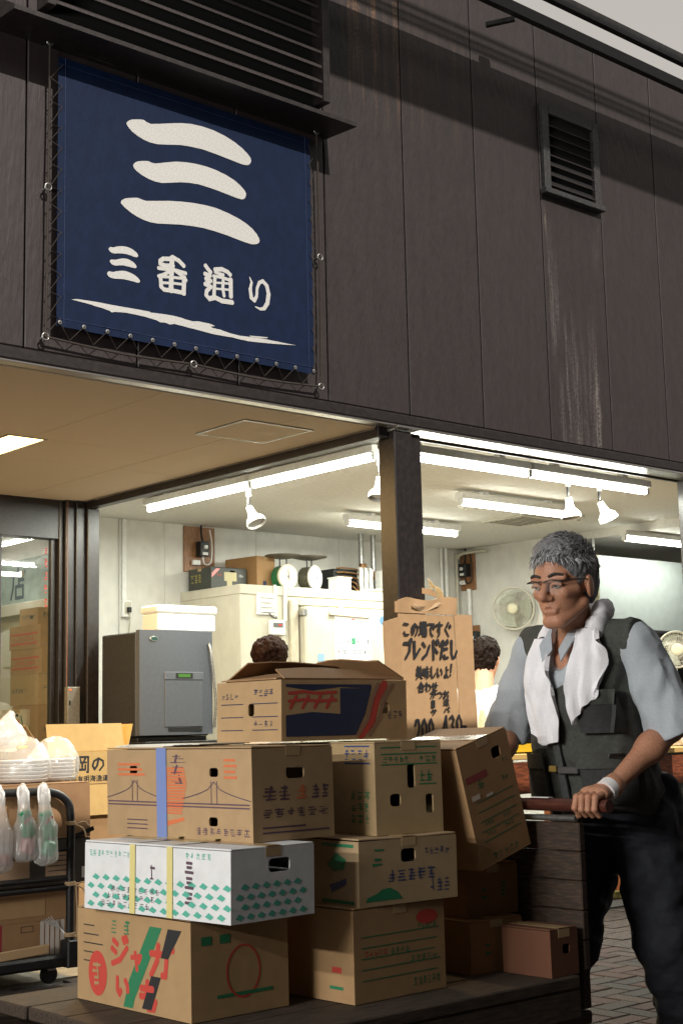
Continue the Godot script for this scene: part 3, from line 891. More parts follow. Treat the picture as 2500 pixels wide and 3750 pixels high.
func passage(b: Node3D) -> void:
	# ceiling boards of the passage with open joints, access hatch, recessed warm lamp
	var c := Node3D.new()
	c.name = "passage_ceiling"
	add_child(c)
	meta(c, "beige textured ceiling boards over the passage", "", "", "structure")
	var xs := [1.0, 1.91, 2.81, 3.70, 4.575, 5.055]
	var zs := [-3.12, -1.85, -0.045]
	for i in 5:
		for j in 2:
			if i == 2 and j == 1:      # cut out for the lamp
				part("ceiling_board", span(Vector3(xs[i] + 0.002, 2.70, -1.31), Vector3(xs[i + 1] - 0.002, 2.712, -0.047), 0.0015), M.ceil, c)
				part("ceiling_board", span(Vector3(xs[i] + 0.002, 2.70, -1.848), Vector3(3.565, 2.712, -1.314), 0.0015), M.ceil, c)
				continue
			if i == 2 and j == 0:
				part("ceiling_board", span(Vector3(xs[i] + 0.002, 2.70, -3.12), Vector3(3.565, 2.712, -1.852), 0.0015), M.ceil, c)
				continue
			if i == 3:
				part("ceiling_board", span(Vector3(3.806, 2.70, zs[j] + 0.002), Vector3(xs[i + 1] - 0.002, 2.712, -1.314 if j == 1 else -1.852), 0.0015), M.ceil, c)
				if j == 1: part("ceiling_board", span(Vector3(3.702, 2.70, -1.312), Vector3(xs[i + 1] - 0.002, 2.712, -0.047), 0.0015), M.ceil, c)
				continue
			part("ceiling_board", span(Vector3(xs[i] + 0.002, 2.70, zs[j] + 0.002), Vector3(xs[i + 1] - 0.002, 2.712, zs[j + 1] - 0.002), 0.0015), M.ceil, c)
	part("ceiling_slab", span(Vector3(1.0, 2.79, -3.12), Vector3(5.058, 2.90, -0.04)), M.void_, c)
	var h := thing("access_hatch", "square ceiling access hatch in a thin pale frame", "hatch", Vector3(4.58, 2.70, -0.5))
	var fr := MB.new()
	for e in [[4.357, -0.72, 4.375, -0.285], [4.80, -0.72, 4.818, -0.285], [4.375, -0.72, 4.80, -0.703], [4.375, -0.302, 4.80, -0.285]]:
		fr.box(Vector3((e[0] + e[2]) / 2, 2.697, (e[1] + e[3]) / 2), Vector3(e[2] - e[0], 0.007, e[3] - e[1]), 0.001)
	wpart("frame", fr, M.alu, h)
	wpart("panel", span(Vector3(4.378, 2.6945, -0.70), Vector3(4.797, 2.6995, -0.305), 0.001), M.ceil, h)
	var l := thing("ceiling_lamp", "recessed warm ceiling lamp glowing in the passage ceiling", "lamp", Vector3(3.68, 2.70, -1.9))
	wpart("housing", span(Vector3(3.567, 2.72, -2.62), Vector3(3.793, 2.788, -1.312)), M.white, l)
	wpart("lamp_diffuser", span(Vector3(3.58, 2.699, -2.60), Vector3(3.79, 2.707, -1.325), 0.002), M.warm, l)
	var fl := MB.new()
	fl.box(Vector3(3.573, 2.703, -1.96), Vector3(0.012, 0.014, 1.30), 0.001)
	fl.box(Vector3(3.797, 2.703, -1.96), Vector3(0.012, 0.014, 1.30), 0.001)
	fl.box(Vector3(3.685, 2.703, -1.317), Vector3(0.21, 0.014, 0.012), 0.001)
	wpart("trim", fl, M.alu, l)
	var li := AreaLight3D.new()
	li.name = "ceiling_lamp_light"
	li.area_size = Vector2(0.2, 1.26)
	li.light_color = Color(1.0, 0.82, 0.55)
	li.light_energy = 11.0
	li.shadow_enabled = true
	add_child(li)
	li.transform = Transform3D(Basis(Vector3.RIGHT, -PI / 2), Vector3(3.685, 2.695, -1.96))

const SAN := [[Vector2(3.421, 3.919), Vector2(3.424, 3.930), Vector2(3.436, 3.940), Vector2(3.449, 3.948), Vector2(3.467, 3.954), Vector2(3.492, 3.961), Vector2(3.517, 3.965), Vector2(3.532, 3.959), Vector2(3.555, 3.956), Vector2(3.608, 3.971), Vector2(3.671, 3.991), Vector2(3.729, 4.008), Vector2(3.790, 4.020), Vector2(3.857, 4.025), Vector2(3.924, 4.023), Vector2(3.989, 4.013), Vector2(4.048, 3.997), Vector2(4.097, 3.976), Vector2(4.132, 3.954), Vector2(4.148, 3.938), Vector2(4.150, 3.923), Vector2(4.144, 3.909), Vector2(4.131, 3.898), Vector2(4.115, 3.894), Vector2(4.089, 3.893), Vector2(4.046, 3.896), Vector2(3.992, 3.900), Vector2(3.926, 3.905), Vector2(3.855, 3.908), Vector2(3.789, 3.904), Vector2(3.723, 3.896), Vector2(3.654, 3.879), Vector2(3.593, 3.865), Vector2(3.551, 3.863), Vector2(3.517, 3.867), Vector2(3.483, 3.877), Vector2(3.454, 3.889), Vector2(3.433, 3.904)],
[Vector2(3.457, 3.724), Vector2(3.462, 3.735), Vector2(3.473, 3.746), Vector2(3.484, 3.752), Vector2(3.498, 3.757), Vector2(3.519, 3.763), Vector2(3.542, 3.768), Vector2(3.557, 3.765), Vector2(3.580, 3.766), Vector2(3.633, 3.784), Vector2(3.696, 3.805), Vector2(3.755, 3.817), Vector2(3.815, 3.824), Vector2(3.876, 3.826), Vector2(3.936, 3.822), Vector2(3.994, 3.812), Vector2(4.046, 3.797), Vector2(4.083, 3.778), Vector2(4.108, 3.759), Vector2(4.116, 3.746), Vector2(4.115, 3.735), Vector2(4.110, 3.723), Vector2(4.100, 3.713), Vector2(4.084, 3.709), Vector2(4.058, 3.709), Vector2(4.016, 3.713), Vector2(3.962, 3.718), Vector2(3.895, 3.723), Vector2(3.827, 3.724), Vector2(3.772, 3.718), Vector2(3.721, 3.708), Vector2(3.668, 3.693), Vector2(3.618, 3.679), Vector2(3.577, 3.677), Vector2(3.542, 3.681), Vector2(3.507, 3.690), Vector2(3.479, 3.702), Vector2(3.463, 3.713)],
[Vector2(3.391, 3.527), Vector2(3.393, 3.539), Vector2(3.405, 3.549), Vector2(3.418, 3.556), Vector2(3.436, 3.562), Vector2(3.460, 3.569), Vector2(3.485, 3.574), Vector2(3.502, 3.571), Vector2(3.529, 3.570), Vector2(3.586, 3.583), Vector2(3.656, 3.600), Vector2(3.727, 3.613), Vector2(3.800, 3.623), Vector2(3.867, 3.628), Vector2(3.934, 3.628), Vector2(4.005, 3.619), Vector2(4.071, 3.605), Vector2(4.119, 3.589), Vector2(4.154, 3.571), Vector2(4.179, 3.551), Vector2(4.193, 3.533), Vector2(4.197, 3.520), Vector2(4.193, 3.509), Vector2(4.183, 3.501), Vector2(4.167, 3.495), Vector2(4.145, 3.491), Vector2(4.111, 3.492), Vector2(4.053, 3.498), Vector2(3.987, 3.505), Vector2(3.920, 3.509), Vector2(3.852, 3.510), Vector2(3.785, 3.505), Vector2(3.720, 3.497), Vector2(3.652, 3.485), Vector2(3.592, 3.474), Vector2(3.551, 3.471), Vector2(3.516, 3.474), Vector2(3.478, 3.482), Vector2(3.442, 3.495), Vector2(3.411, 3.511)]]
const SMALL := [[Vector2(3.326, 3.294), Vector2(3.329, 3.300), Vector2(3.336, 3.305), Vector2(3.344, 3.306), Vector2(3.354, 3.307), Vector2(3.366, 3.313), Vector2(3.380, 3.318), Vector2(3.398, 3.322), Vector2(3.417, 3.324), Vector2(3.435, 3.323), Vector2(3.451, 3.320), Vector2(3.466, 3.313), Vector2(3.478, 3.306), Vector2(3.484, 3.298), Vector2(3.485, 3.292), Vector2(3.481, 3.288), Vector2(3.474, 3.285), Vector2(3.463, 3.285), Vector2(3.448, 3.287), Vector2(3.426, 3.289), Vector2(3.403, 3.288), Vector2(3.379, 3.284), Vector2(3.358, 3.279), Vector2(3.345, 3.279), Vector2(3.336, 3.282), Vector2(3.329, 3.287)],
[Vector2(3.332, 3.237), Vector2(3.335, 3.243), Vector2(3.342, 3.247), Vector2(3.350, 3.248), Vector2(3.362, 3.250), Vector2(3.378, 3.256), Vector2(3.395, 3.263), Vector2(3.410, 3.266), Vector2(3.425, 3.267), Vector2(3.443, 3.264), Vector2(3.459, 3.258), Vector2(3.470, 3.250), Vector2(3.476, 3.242), Vector2(3.475, 3.236), Vector2(3.470, 3.232), Vector2(3.466, 3.231), Vector2(3.455, 3.231), Vector2(3.430, 3.232), Vector2(3.403, 3.232), Vector2(3.380, 3.227), Vector2(3.362, 3.222), Vector2(3.350, 3.223), Vector2(3.342, 3.226), Vector2(3.335, 3.231)],
[Vector2(3.319, 3.177), Vector2(3.322, 3.184), Vector2(3.329, 3.189), Vector2(3.338, 3.189), Vector2(3.351, 3.190), Vector2(3.368, 3.197), Vector2(3.388, 3.203), Vector2(3.406, 3.207), Vector2(3.425, 3.207), Vector2(3.444, 3.204), Vector2(3.463, 3.199), Vector2(3.479, 3.191), Vector2(3.491, 3.182), Vector2(3.495, 3.176), Vector2(3.494, 3.172), Vector2(3.491, 3.168), Vector2(3.485, 3.165), Vector2(3.477, 3.165), Vector2(3.463, 3.166), Vector2(3.434, 3.167), Vector2(3.403, 3.167), Vector2(3.378, 3.163), Vector2(3.358, 3.160), Vector2(3.341, 3.160), Vector2(3.329, 3.163), Vector2(3.321, 3.169)]]
const UNDER := [[Vector2(3.135, 3.021), Vector2(3.164, 3.028), Vector2(3.256, 3.033), Vector2(3.388, 3.035), Vector2(3.485, 3.038), Vector2(3.546, 3.039), Vector2(3.554, 3.036), Vector2(3.623, 3.041), Vector2(3.678, 3.043), Vector2(3.725, 3.041), Vector2(3.745, 3.038), Vector2(3.789, 3.035), Vector2(3.821, 3.041), Vector2(3.886, 3.041), Vector2(3.920, 3.035), Vector2(3.894, 3.028), Vector2(3.902, 3.023), Vector2(3.951, 3.022), Vector2(3.976, 3.018), Vector2(4.014, 3.014), Vector2(4.068, 3.012), Vector2(4.128, 3.016), Vector2(4.206, 3.021), Vector2(4.293, 3.021), Vector2(4.364, 3.021), Vector2(4.418, 3.022), Vector2(4.346, 3.013), Vector2(4.266, 3.005), Vector2(4.197, 2.999), Vector2(4.119, 2.993), Vector2(4.051, 2.994), Vector2(4.018, 2.996), Vector2(3.968, 2.994), Vector2(3.910, 2.993), Vector2(3.837, 2.997), Vector2(3.756, 3.001), Vector2(3.685, 3.005), Vector2(3.658, 2.997), Vector2(3.631, 3.002), Vector2(3.607, 2.998), Vector2(3.584, 3.005), Vector2(3.523, 3.010), Vector2(3.478, 3.011), Vector2(3.418, 3.011), Vector2(3.358, 3.004), Vector2(3.344, 2.999), Vector2(3.329, 3.005), Vector2(3.293, 3.010), Vector2(3.249, 3.013), Vector2(3.242, 3.015), Vector2(3.199, 3.018)],
[Vector2(4.124, 3.022), Vector2(4.162, 3.026), Vector2(4.239, 3.033), Vector2(4.234, 3.027), Vector2(4.171, 3.020), Vector2(4.132, 3.018)]]
const STROKES := [[0.021, [Vector2(3.678, 3.328), Vector2(3.659, 3.315), Vector2(3.624, 3.309), Vector2(3.607, 3.296), Vector2(3.607, 3.280), Vector2(3.632, 3.278)]],
[0.020, [Vector2(3.632, 3.278), Vector2(3.679, 3.286)]],
[0.022, [Vector2(3.677, 3.327), Vector2(3.711, 3.317), Vector2(3.739, 3.298)]],
[0.018, [Vector2(3.597, 3.258), Vector2(3.632, 3.261), Vector2(3.679, 3.267), Vector2(3.750, 3.263)]],
[0.026, [Vector2(3.673, 3.323), Vector2(3.669, 3.244), Vector2(3.666, 3.162)]],
[0.017, [Vector2(3.659, 3.254), Vector2(3.624, 3.231), Vector2(3.597, 3.219)]],
[0.020, [Vector2(3.691, 3.265), Vector2(3.722, 3.251), Vector2(3.750, 3.229)]],
[0.021, [Vector2(3.607, 3.223), Vector2(3.611, 3.171), Vector2(3.627, 3.160), Vector2(3.678, 3.164), Vector2(3.740, 3.165)]],
[0.024, [Vector2(3.738, 3.162), Vector2(3.741, 3.241)]],
[0.014, [Vector2(3.610, 3.220), Vector2(3.679, 3.229), Vector2(3.741, 3.236)]],
[0.013, [Vector2(3.616, 3.191), Vector2(3.679, 3.201), Vector2(3.739, 3.206)]],
[0.022, [Vector2(3.866, 3.324), Vector2(3.880, 3.310), Vector2(3.895, 3.298)]],
[0.021, [Vector2(3.862, 3.283), Vector2(3.892, 3.280), Vector2(3.868, 3.259), Vector2(3.895, 3.255), Vector2(3.863, 3.232), Vector2(3.896, 3.226), Vector2(3.871, 3.199), Vector2(3.868, 3.178), Vector2(3.887, 3.164)]],
[0.024, [Vector2(3.887, 3.164), Vector2(3.920, 3.177), Vector2(3.961, 3.167), Vector2(4.022, 3.171)]],
[0.022, [Vector2(3.922, 3.316), Vector2(3.963, 3.326), Vector2(3.997, 3.319), Vector2(4.012, 3.308)]],
[0.016, [Vector2(3.923, 3.304), Vector2(3.946, 3.300), Vector2(3.971, 3.300)]],
[0.020, [Vector2(3.921, 3.281), Vector2(3.917, 3.224), Vector2(3.914, 3.187)]],
[0.016, [Vector2(3.913, 3.282), Vector2(3.963, 3.285), Vector2(4.011, 3.280)]],
[0.024, [Vector2(4.015, 3.284), Vector2(4.015, 3.200)]],
[0.018, [Vector2(3.971, 3.284), Vector2(3.967, 3.233), Vector2(3.974, 3.195)]],
[0.011, [Vector2(3.923, 3.251), Vector2(4.011, 3.263)]],
[0.011, [Vector2(3.921, 3.221), Vector2(4.011, 3.232)]],
[[0.006, 0.014, 0.02, 0.022, 0.02, 0.017, 0.016, 0.018, 0.02, 0.022, 0.024, 0.024, 0.02, 0.014, 0.006], [Vector2(4.132, 3.318), Vector2(4.143, 3.295), Vector2(4.134, 3.258), Vector2(4.140, 3.217), Vector2(4.159, 3.205), Vector2(4.173, 3.230), Vector2(4.177, 3.273), Vector2(4.191, 3.303), Vector2(4.213, 3.315), Vector2(4.238, 3.296), Vector2(4.248, 3.255), Vector2(4.240, 3.207), Vector2(4.219, 3.176), Vector2(4.195, 3.169), Vector2(4.165, 3.175)]]]

# ---------------------------------------------------------------- cartons
func wall_holes(m: MB, f: Transform3D, w: float, h: float, t: float, holes: Array) -> void:   # a wall in a frame, its outer side at z = 0, with rounded hand holes
	var xs := [0.0, w]
	var ys := [0.0, h]
	for q in holes:
		xs.append_array([q[0] - q[2] / 2, q[0] + q[2] / 2])
		ys.append_array([q[1] - q[3] / 2, q[1] + q[3] / 2])
	xs.sort()
	ys.sort()
	for i in xs.size() - 1:
		for j in ys.size() - 1:
			var c := Vector2((xs[i] + xs[i + 1]) / 2, (ys[j] + ys[j + 1]) / 2)
			var open := false
			for q in holes:
				if abs(c.x - q[0]) < q[2] / 2 and abs(c.y - q[1]) < q[3] / 2: open = true
			if open: continue
			m.box(f * Vector3(c.x, c.y, -t / 2), Vector3(xs[i + 1] - xs[i], ys[j + 1] - ys[j], t), 0.0, f.basis)
	for q in holes:
		var r: float = min(q[2], q[3]) * 0.32
		for sx in [-1, 1]:
			for sy in [-1, 1]:
				var p := Vector3(q[0] + sx * q[2] / 2, q[1] + sy * q[3] / 2, 0)
				var o := [p, p - Vector3(sx * r, 0, 0), p - Vector3(sx * r * 0.3, sy * r * 0.3, 0), p - Vector3(0, sy * r, 0)]
				var fr := []
				for e in o: fr.append(f * (e + Vector3(0, 0, -0.0002)))
				m.fan([fr[0], fr[1], fr[2]], f.basis.z)
				m.fan([fr[0], fr[2], fr[3]], f.basis.z)
func carton(nm: String, label: String, at: Vector3, s: Vector3, turn: float, mt: Material, holes := {}, open := false, group := "") -> Node3D:
	var o := thing(nm, label, "box", at, group, turn)
	var h := float((nm + label).hash() % 1000) / 1000.0
	o.transform.basis = o.transform.basis * Basis(Vector3(1, 0, 0), Vector3(0.024 * (h - 0.5), 1, 0.03 * (fposmod(h * 7.0, 1.0) - 0.5)), Vector3(0, 0, 1))   # cartons stand slightly out of square
	return carton_in(o, s, mt, holes, open)
func carton_in(o: Node3D, s: Vector3, mt: Material, holes := {}, open := false) -> Node3D:
	var t := 0.005
	var m := MB.new()
	var F := faces(s)
	wall_holes(m, F.L, s.z, s.y, t, holes.get("L", []))
	wall_holes(m, F.R, s.x - 2 * t, s.y, t, holes.get("R", []))
	wall_holes(m, frame(Vector3(s.x / 2, 0, s.z / 2), Vector3.FORWARD, Vector3.UP), s.z, s.y, t, [])
	wall_holes(m, frame(Vector3(s.x / 2 - t, 0, -s.z / 2), Vector3.LEFT, Vector3.UP), s.x - 2 * t, s.y, t, [])
	m.box(Vector3(0, t / 2 + 0.0005, 0), Vector3(s.x - 2 * t - 0.001, t, s.z - 2 * t - 0.001))
	part("body", m, mt, o)
	if not open:
		var long_x := s.x > s.z
		for e in [-1, 1]:
			var p := Vector3(0, s.y + 0.002, e * s.z / 4) if long_x else Vector3(e * s.x / 4, s.y + 0.002, 0)
			var d := Vector3(s.x - 0.001, 0.004, s.z / 2 - 0.002) if long_x else Vector3(s.x / 2 - 0.002, 0.004, s.z - 0.001)
			var lift := 0.004 + 0.016 * fposmod(s.x * 37.0 + e * 0.31, 1.0)
			var rr := Basis(Vector3.RIGHT, -lift * e) if long_x else Basis(Vector3.BACK, lift * e)
			part("flap", bxm(p + Vector3(0, lift * (s.z if long_x else s.x) * 0.24, 0), d, 0.0015, rr), mt, o)
		var tp := MB.new()
		var tw := 0.048
		if long_x:
			tp.box(Vector3(0, s.y + 0.0058, 0), Vector3(s.x + 0.002, 0.0006, tw))
			tp.box(Vector3(-s.x / 2 - 0.0006, s.y - 0.008, 0), Vector3(0.0006, 0.022, tw))
		else:
			tp.box(Vector3(0, s.y + 0.0058, 0), Vector3(tw, 0.0006, s.z + 0.002))
			tp.box(Vector3(0, s.y - 0.008, s.z / 2 + 0.0006), Vector3(tw, 0.022, 0.0006))
		part("packing_tape", tp, M.tape, o)
	return o
func faces(s: Vector3) -> Dictionary:
	return {"L": frame(Vector3(-s.x / 2, 0, -s.z / 2), Vector3.BACK, Vector3.UP).rotated_local(Vector3.UP, 0.0), "R": frame(Vector3(-s.x / 2 + 0.005, 0, s.z / 2), Vector3.RIGHT, Vector3.UP), "T": frame(Vector3(-s.x / 2, s.y + 0.004, s.z / 2), Vector3.RIGHT, Vector3.FORWARD)}
func ink(o: Node3D, nm: String, mt: Material, draw: Callable) -> void:
	var m := MB.new()
	draw.call(m)
	if m.v.size() > 0: meta(part(nm, m, mt, o), "", "", "", "stuff")
func marks(m: MB, f: Transform3D, x: float, y: float, w: float, h: float, n: int, sd: int) -> void:   # a line of print too smeared to read
	var rng := RandomNumberGenerator.new()
	rng.seed = sd
	var c := w / n
	for i in n:
		var x0 := x + i * c
		for k in 4:
			if rng.randf() < 0.2: continue
			var yy := y + h * (0.04 + 0.25 * k)
			var a := c * rng.randf_range(0.06, 0.32)
			var b := c * rng.randf_range(0.62, 0.92)
			var th := h * rng.randf_range(0.07, 0.15)
			poly(m, f, PackedVector2Array([Vector2(x0 + a, yy), Vector2(x0 + b, yy + th * rng.randf_range(-0.3, 0.5)), Vector2(x0 + b, yy + th), Vector2(x0 + a, yy + th * 1.1)]))
		if rng.randf() < 0.6:
			var xx := x0 + c * rng.randf_range(0.3, 0.6)
			stroke(m, f, [Vector2(xx, y + h * 0.95), Vector2(xx + c * rng.randf_range(-0.15, 0.1), y + h * rng.randf_range(0.05, 0.4))], c * 0.11)

# ---------------------------------------------------------------- shop interior
func fluoro(label: String, a: Vector3, b: Vector3, drop := 0.0, energy := 3.9, housing := true, ceil := 2.75) -> void:
	var t := thing("fluorescent_lamp", label, "lamp", Vector3((a.x + b.x) / 2, a.y, (a.z + b.z) / 2), "fluorescent tubes under the ceilings")
	var d := (b - a).normalized()
	var m := MB.new()
	if housing:
		m.bar(a + Vector3(0, 0.052, 0) - d * 0.03, b + Vector3(0, 0.052, 0) + d * 0.03, 0.075, 0.046, 0.004)
		wpart("housing", m, M.white, t)
	wpart("lamp_tube", tubem([a, b], 0.0165, 12), M.tube if energy > 1.0 else M.dim_tube, t)
	for e in [[a, -d], [b, d]]:
		var c := MB.new()
		c.box(e[0] + e[1] * 0.012 + Vector3(0, 0.008, 0), Vector3(0.024, 0.045, 0.024) + Vector3(abs(d.z), 0, abs(d.x)) * 0.014, 0.003)
		wpart("end_cap", c, M.white, t)
	if housing and ceil - (a.y + 0.075) > 0.004:
		for k in [0.2, 0.8]:
			var s := MB.new()
			var p: Vector3 = a.lerp(b, k)
			s.box(Vector3(p.x, (a.y + 0.0755 + ceil) / 2, p.z), Vector3(0.05, ceil - a.y - 0.075, 0.05), 0.003)
			wpart("spacer", s, M.white, t)
	var li := AreaLight3D.new()
	li.name = "fluorescent_light"
	li.area_size = Vector2(0.033, a.distance_to(b))
	li.light_color = Color(0.99, 1.0, 0.95)
	li.light_energy = energy
	li.shadow_enabled = true
	add_child(li)
	var x := d.cross(Vector3.DOWN)
	li.transform = Transform3D(Basis(x, -d, Vector3.UP) if Basis(x, -d, Vector3.UP).determinant() > 0 else Basis(-x, -d, Vector3.UP), (a + b) / 2 - Vector3(0, 0.019, 0))

func spotlight(label: String, at: Vector3, aim: Vector3) -> void:   # at = where the shade hangs from its joint
	var t := thing("spotlight", label, "spotlight", at, "white clip spotlights near the tubes")
	var d := aim.normalized()
	var x := d.cross(Vector3.UP).normalized()
	var r := Basis(x, -d, x.cross(-d))
	var m := MB.new()
	m.lathe(at, [Vector2(0.0, 0.0), Vector2(0.022, -0.004), Vector2(0.026, -0.05), Vector2(0.034, -0.075), Vector2(0.062, -0.105), Vector2(0.066, -0.135), Vector2(0.062, -0.135), Vector2(0.057, -0.107), Vector2(0.03, -0.08)], 24, r)
	wpart("shade", m, M.white, t)
	var c := MB.new()
	c.lathe(at, [Vector2(0.0, -0.128), Vector2(0.03, -0.126), Vector2(0.055, -0.118)], 24, r)
	wpart("lamp_face", c, M.steel, t)
	wpart("arm", tubem([at + Vector3(0, 0.07, 0), at + Vector3(0, 0.02, 0), at - d * 0.01], 0.010, 8), M.dark_steel, t)
	wpart("clamp", tubem([at + Vector3(0, 0.069, 0), Vector3(at.x, 2.75, at.z)], 0.018, 10), M.white, t)

func interior() -> void:
	fluoro("fluorescent tube along the shop front beside the dark post", Vector3(5.345, 2.627, -0.29), Vector3(6.52, 2.627, -0.29), 0, 3.9)
	fluoro("fluorescent tube along the shop front over the two spotlights", Vector3(6.555, 2.627, -0.29), Vector3(7.70, 2.627, -0.29), 0, 3.9)
	fluoro("fluorescent tube over the side opening next to the post", Vector3(5.5, 2.662, -0.56), Vector3(5.5, 2.662, -1.69), 0, 3.9)
	fluoro("fluorescent tube over the side opening above the grey cooler", Vector3(5.5, 2.662, -1.73), Vector3(5.5, 2.662, -2.885), 0, 3.9)
	fluoro("fluorescent batten in the middle of the shop ceiling", Vector3(7.10, 2.65, -1.40), Vector3(8.24, 2.65, -1.40), 0, 3.9)
	fluoro("fluorescent batten over the walk-in cooler, half behind the post", Vector3(7.10, 2.65, -2.59), Vector3(8.26, 2.65, -2.59), 0, 3.9)
	fluoro("fluorescent batten in front of the steel kitchen hood", Vector3(9.39, 2.60, -1.76), Vector3(10.57, 2.60, -1.76), 0, 3.9, true, 2.68)
	spotlight("white spotlight hanging below the side tubes, facing out", Vector3(5.55, 2.545, -1.81), Vector3(0.1, -0.9, 0.5))
	spotlight("white spotlight beside the dark post", Vector3(5.56, 2.56, -0.57), Vector3(-0.2, -1, 0.1))
	spotlight("white spotlight pointing straight down under the front tubes", Vector3(7.10, 2.56, -0.45), Vector3(0.05, -1, 0.1))
	spotlight("white spotlight tilted sideways under the front tubes", Vector3(7.42, 2.56, -0.45), Vector3(0.45, -0.85, 0.15))
	cooler()
	wall_fittings()
	grey_unit()
	table_things()
	kitchen()

func cooler() -> void:
	var t := thing("walk_in_cooler", "cream walk-in cooler with a thick door and scales on its roof", "cooler", Vector3(7.4, 0, -3.45))
	var x0 := 6.433
	var zf := -3.073
	var m := MB.new()
	m.box(Vector3(7.39, 1.1, -3.46), Vector3(8.35 - x0, 2.2, 0.775), 0.006)
	wpart("body", m, M.cream, t)
	wpart("roof_edge", span(Vector3(x0 - 0.008, 2.13, -3.845), Vector3(8.36, 2.203, zf + 0.010), 0.004), M.cream, t)
	var fr := MB.new()
	fr.box(Vector3(6.93, 1.05, zf + 0.016), Vector3(0.075, 2.10, 0.036), 0.006)
	fr.box(Vector3(7.55, 2.085, zf + 0.016), Vector3(1.165, 0.045, 0.036), 0.006)
	wpart("door_frame", fr, worn(lin(0.55, 0.50, 0.38), 0.1, Vector3(1, 1, 1), 0.45, 0.1, 60), t)
	var d := wpart("door", span(Vector3(6.985, 0.12, zf + 0.006), Vector3(8.1, 2.052, zf + 0.092), 0.012), M.cream, t)
	wpart("hinge", span(Vector3(6.96, 1.98, zf + 0.03), Vector3(7.0, 2.03, zf + 0.1), 0.004), M.steel, d)
	wpart("seam", span(Vector3(6.866, 0, zf), Vector3(6.8675, 2.13, zf + 0.0012)), mat(lin(0.3, 0.27, 0.2)), t)
	# louvred vent plate
	var v := MB.new()
	v.box(Vector3(6.673, 2.06, zf + 0.008), Vector3(0.19, 0.165, 0.016), 0.004)
	var vo := wpart("vent_plate", v, M.white, t)
	for i in 4:
		var s := MB.new()
		s.box(Vector3(6.672, 2.115 - i * 0.036, zf + 0.023), Vector3(0.125, 0.004, 0.024), 0.001, Basis(Vector3.RIGHT, deg_to_rad(38)))
		wpart("vent_slat", s, M.white, vo)
	# thermostat
	var th := wpart("thermostat", span(Vector3(6.69, 1.828, zf), Vector3(6.835, 1.94, zf + 0.035), 0.006), M.white, t)
	wpart("display", span(Vector3(6.715, 1.885, zf + 0.035), Vector3(6.808, 1.92, zf + 0.0385), 0.001), mat(lin(0.12, 0.13, 0.12), 0.3), th)
	wpart("display_digits", span(Vector3(6.765, 1.897, zf + 0.0385), Vector3(6.792, 1.909, zf + 0.0395)), glow(Color(0.8, 0.05, 0.08), 0.5), th)
	wpart("label", span(Vector3(6.70, 1.79, zf), Vector3(6.80, 1.806, zf + 0.0015)), M.white, t)
	for q in [[6.752, 1.97], [6.848, 1.94]]:
		wpart("conduit", tubem([Vector3(q[0], 2.21, zf + 0.014), Vector3(q[0], q[1], zf + 0.014)], 0.013, 10), M.white, t)
	wpart("cable", tubem(curve([Vector3(6.752, 1.98, zf + 0.014), Vector3(6.76, 1.955, zf + 0.02), Vector3(6.72, 1.965, zf + 0.02), Vector3(6.69, 1.99, zf + 0.02)], 5), 0.005, 6), M.black, t)
	var st := MB.new()
	st.lathe(Vector3(7.79, 1.965, zf + 0.092), [Vector2(0, 0.001), Vector2(0.036, 0.001), Vector2(0.036, 0)], 24, Basis(Vector3.RIGHT, PI / 2))
	var so := wpart("sticker", st, mat(lin(0.10, 0.2, 0.32), 0.4), d, "round blue sticker")
	var sw := MB.new()
	var ff := frame(Vector3(7.79, 1.965, zf + 0.0935), Vector3.RIGHT, Vector3.UP)
	poly(sw, ff, PackedVector2Array([Vector2(-0.024, -0.016), Vector2(-0.004, 0.012), Vector2(0.003, 0.0), Vector2(0.010, 0.018), Vector2(0.026, -0.016)]))
	wpart("emblem", sw, M.white, so)
	wpart("label", span(Vector3(7.10, 1.63, zf + 0.092), Vector3(7.165, 1.69, zf + 0.0935)), mat(lin(0.22, 0.36, 0.5)), d, "small blue label with dark lettering")
	# calendar hung on the door
	var c := thing("wall_calendar", "paper calendar taped to the cooler door", "calendar", Vector3(7.46, 1.55, zf + 0.1))
	wpart("sheet", span(Vector3(7.275, 1.50, zf + 0.094), Vector3(7.655, 1.985, zf + 0.0965)), mat(lin(0.80, 0.80, 0.82), 0.5), c)
	var bar := MB.new()
	bar.box(Vector3(7.43, 1.992, zf + 0.105), Vector3(0.42, 0.018, 0.018), 0.003, Basis(Vector3.BACK, -0.035))
	wpart("top_bar", bar, mat(lin(0.68, 0.56, 0.38), 0.6), c)
	var tp := MB.new()
	tp.box(Vector3(7.26, 2.02, zf + 0.096), Vector3(0.07, 0.035, 0.002))
	tp.box(Vector3(7.345, 2.035, zf + 0.0965), Vector3(0.05, 0.07, 0.002))
	tp.box(Vector3(7.58, 2.005, zf + 0.096), Vector3(0.06, 0.03, 0.002))
	wpart("tape", tp, mat(lin(0.70, 0.60, 0.45), 0.5), c)
	var cf := frame(Vector3(7.275, 1.50, zf + 0.0966), Vector3.RIGHT, Vector3.UP)
	var blk := MB.new()
	var red := MB.new()
	var grn := MB.new()
	glyph(red, cf, "7", 0.172, 0.425, 0.035, 0.045, 0.007)
	for i in 6: marks(blk, cf, 0.03 + (0.055 * i if i != 3 else 0.30), 0.43, 0.03, 0.022, 2, 70 + i)
	var day := 1
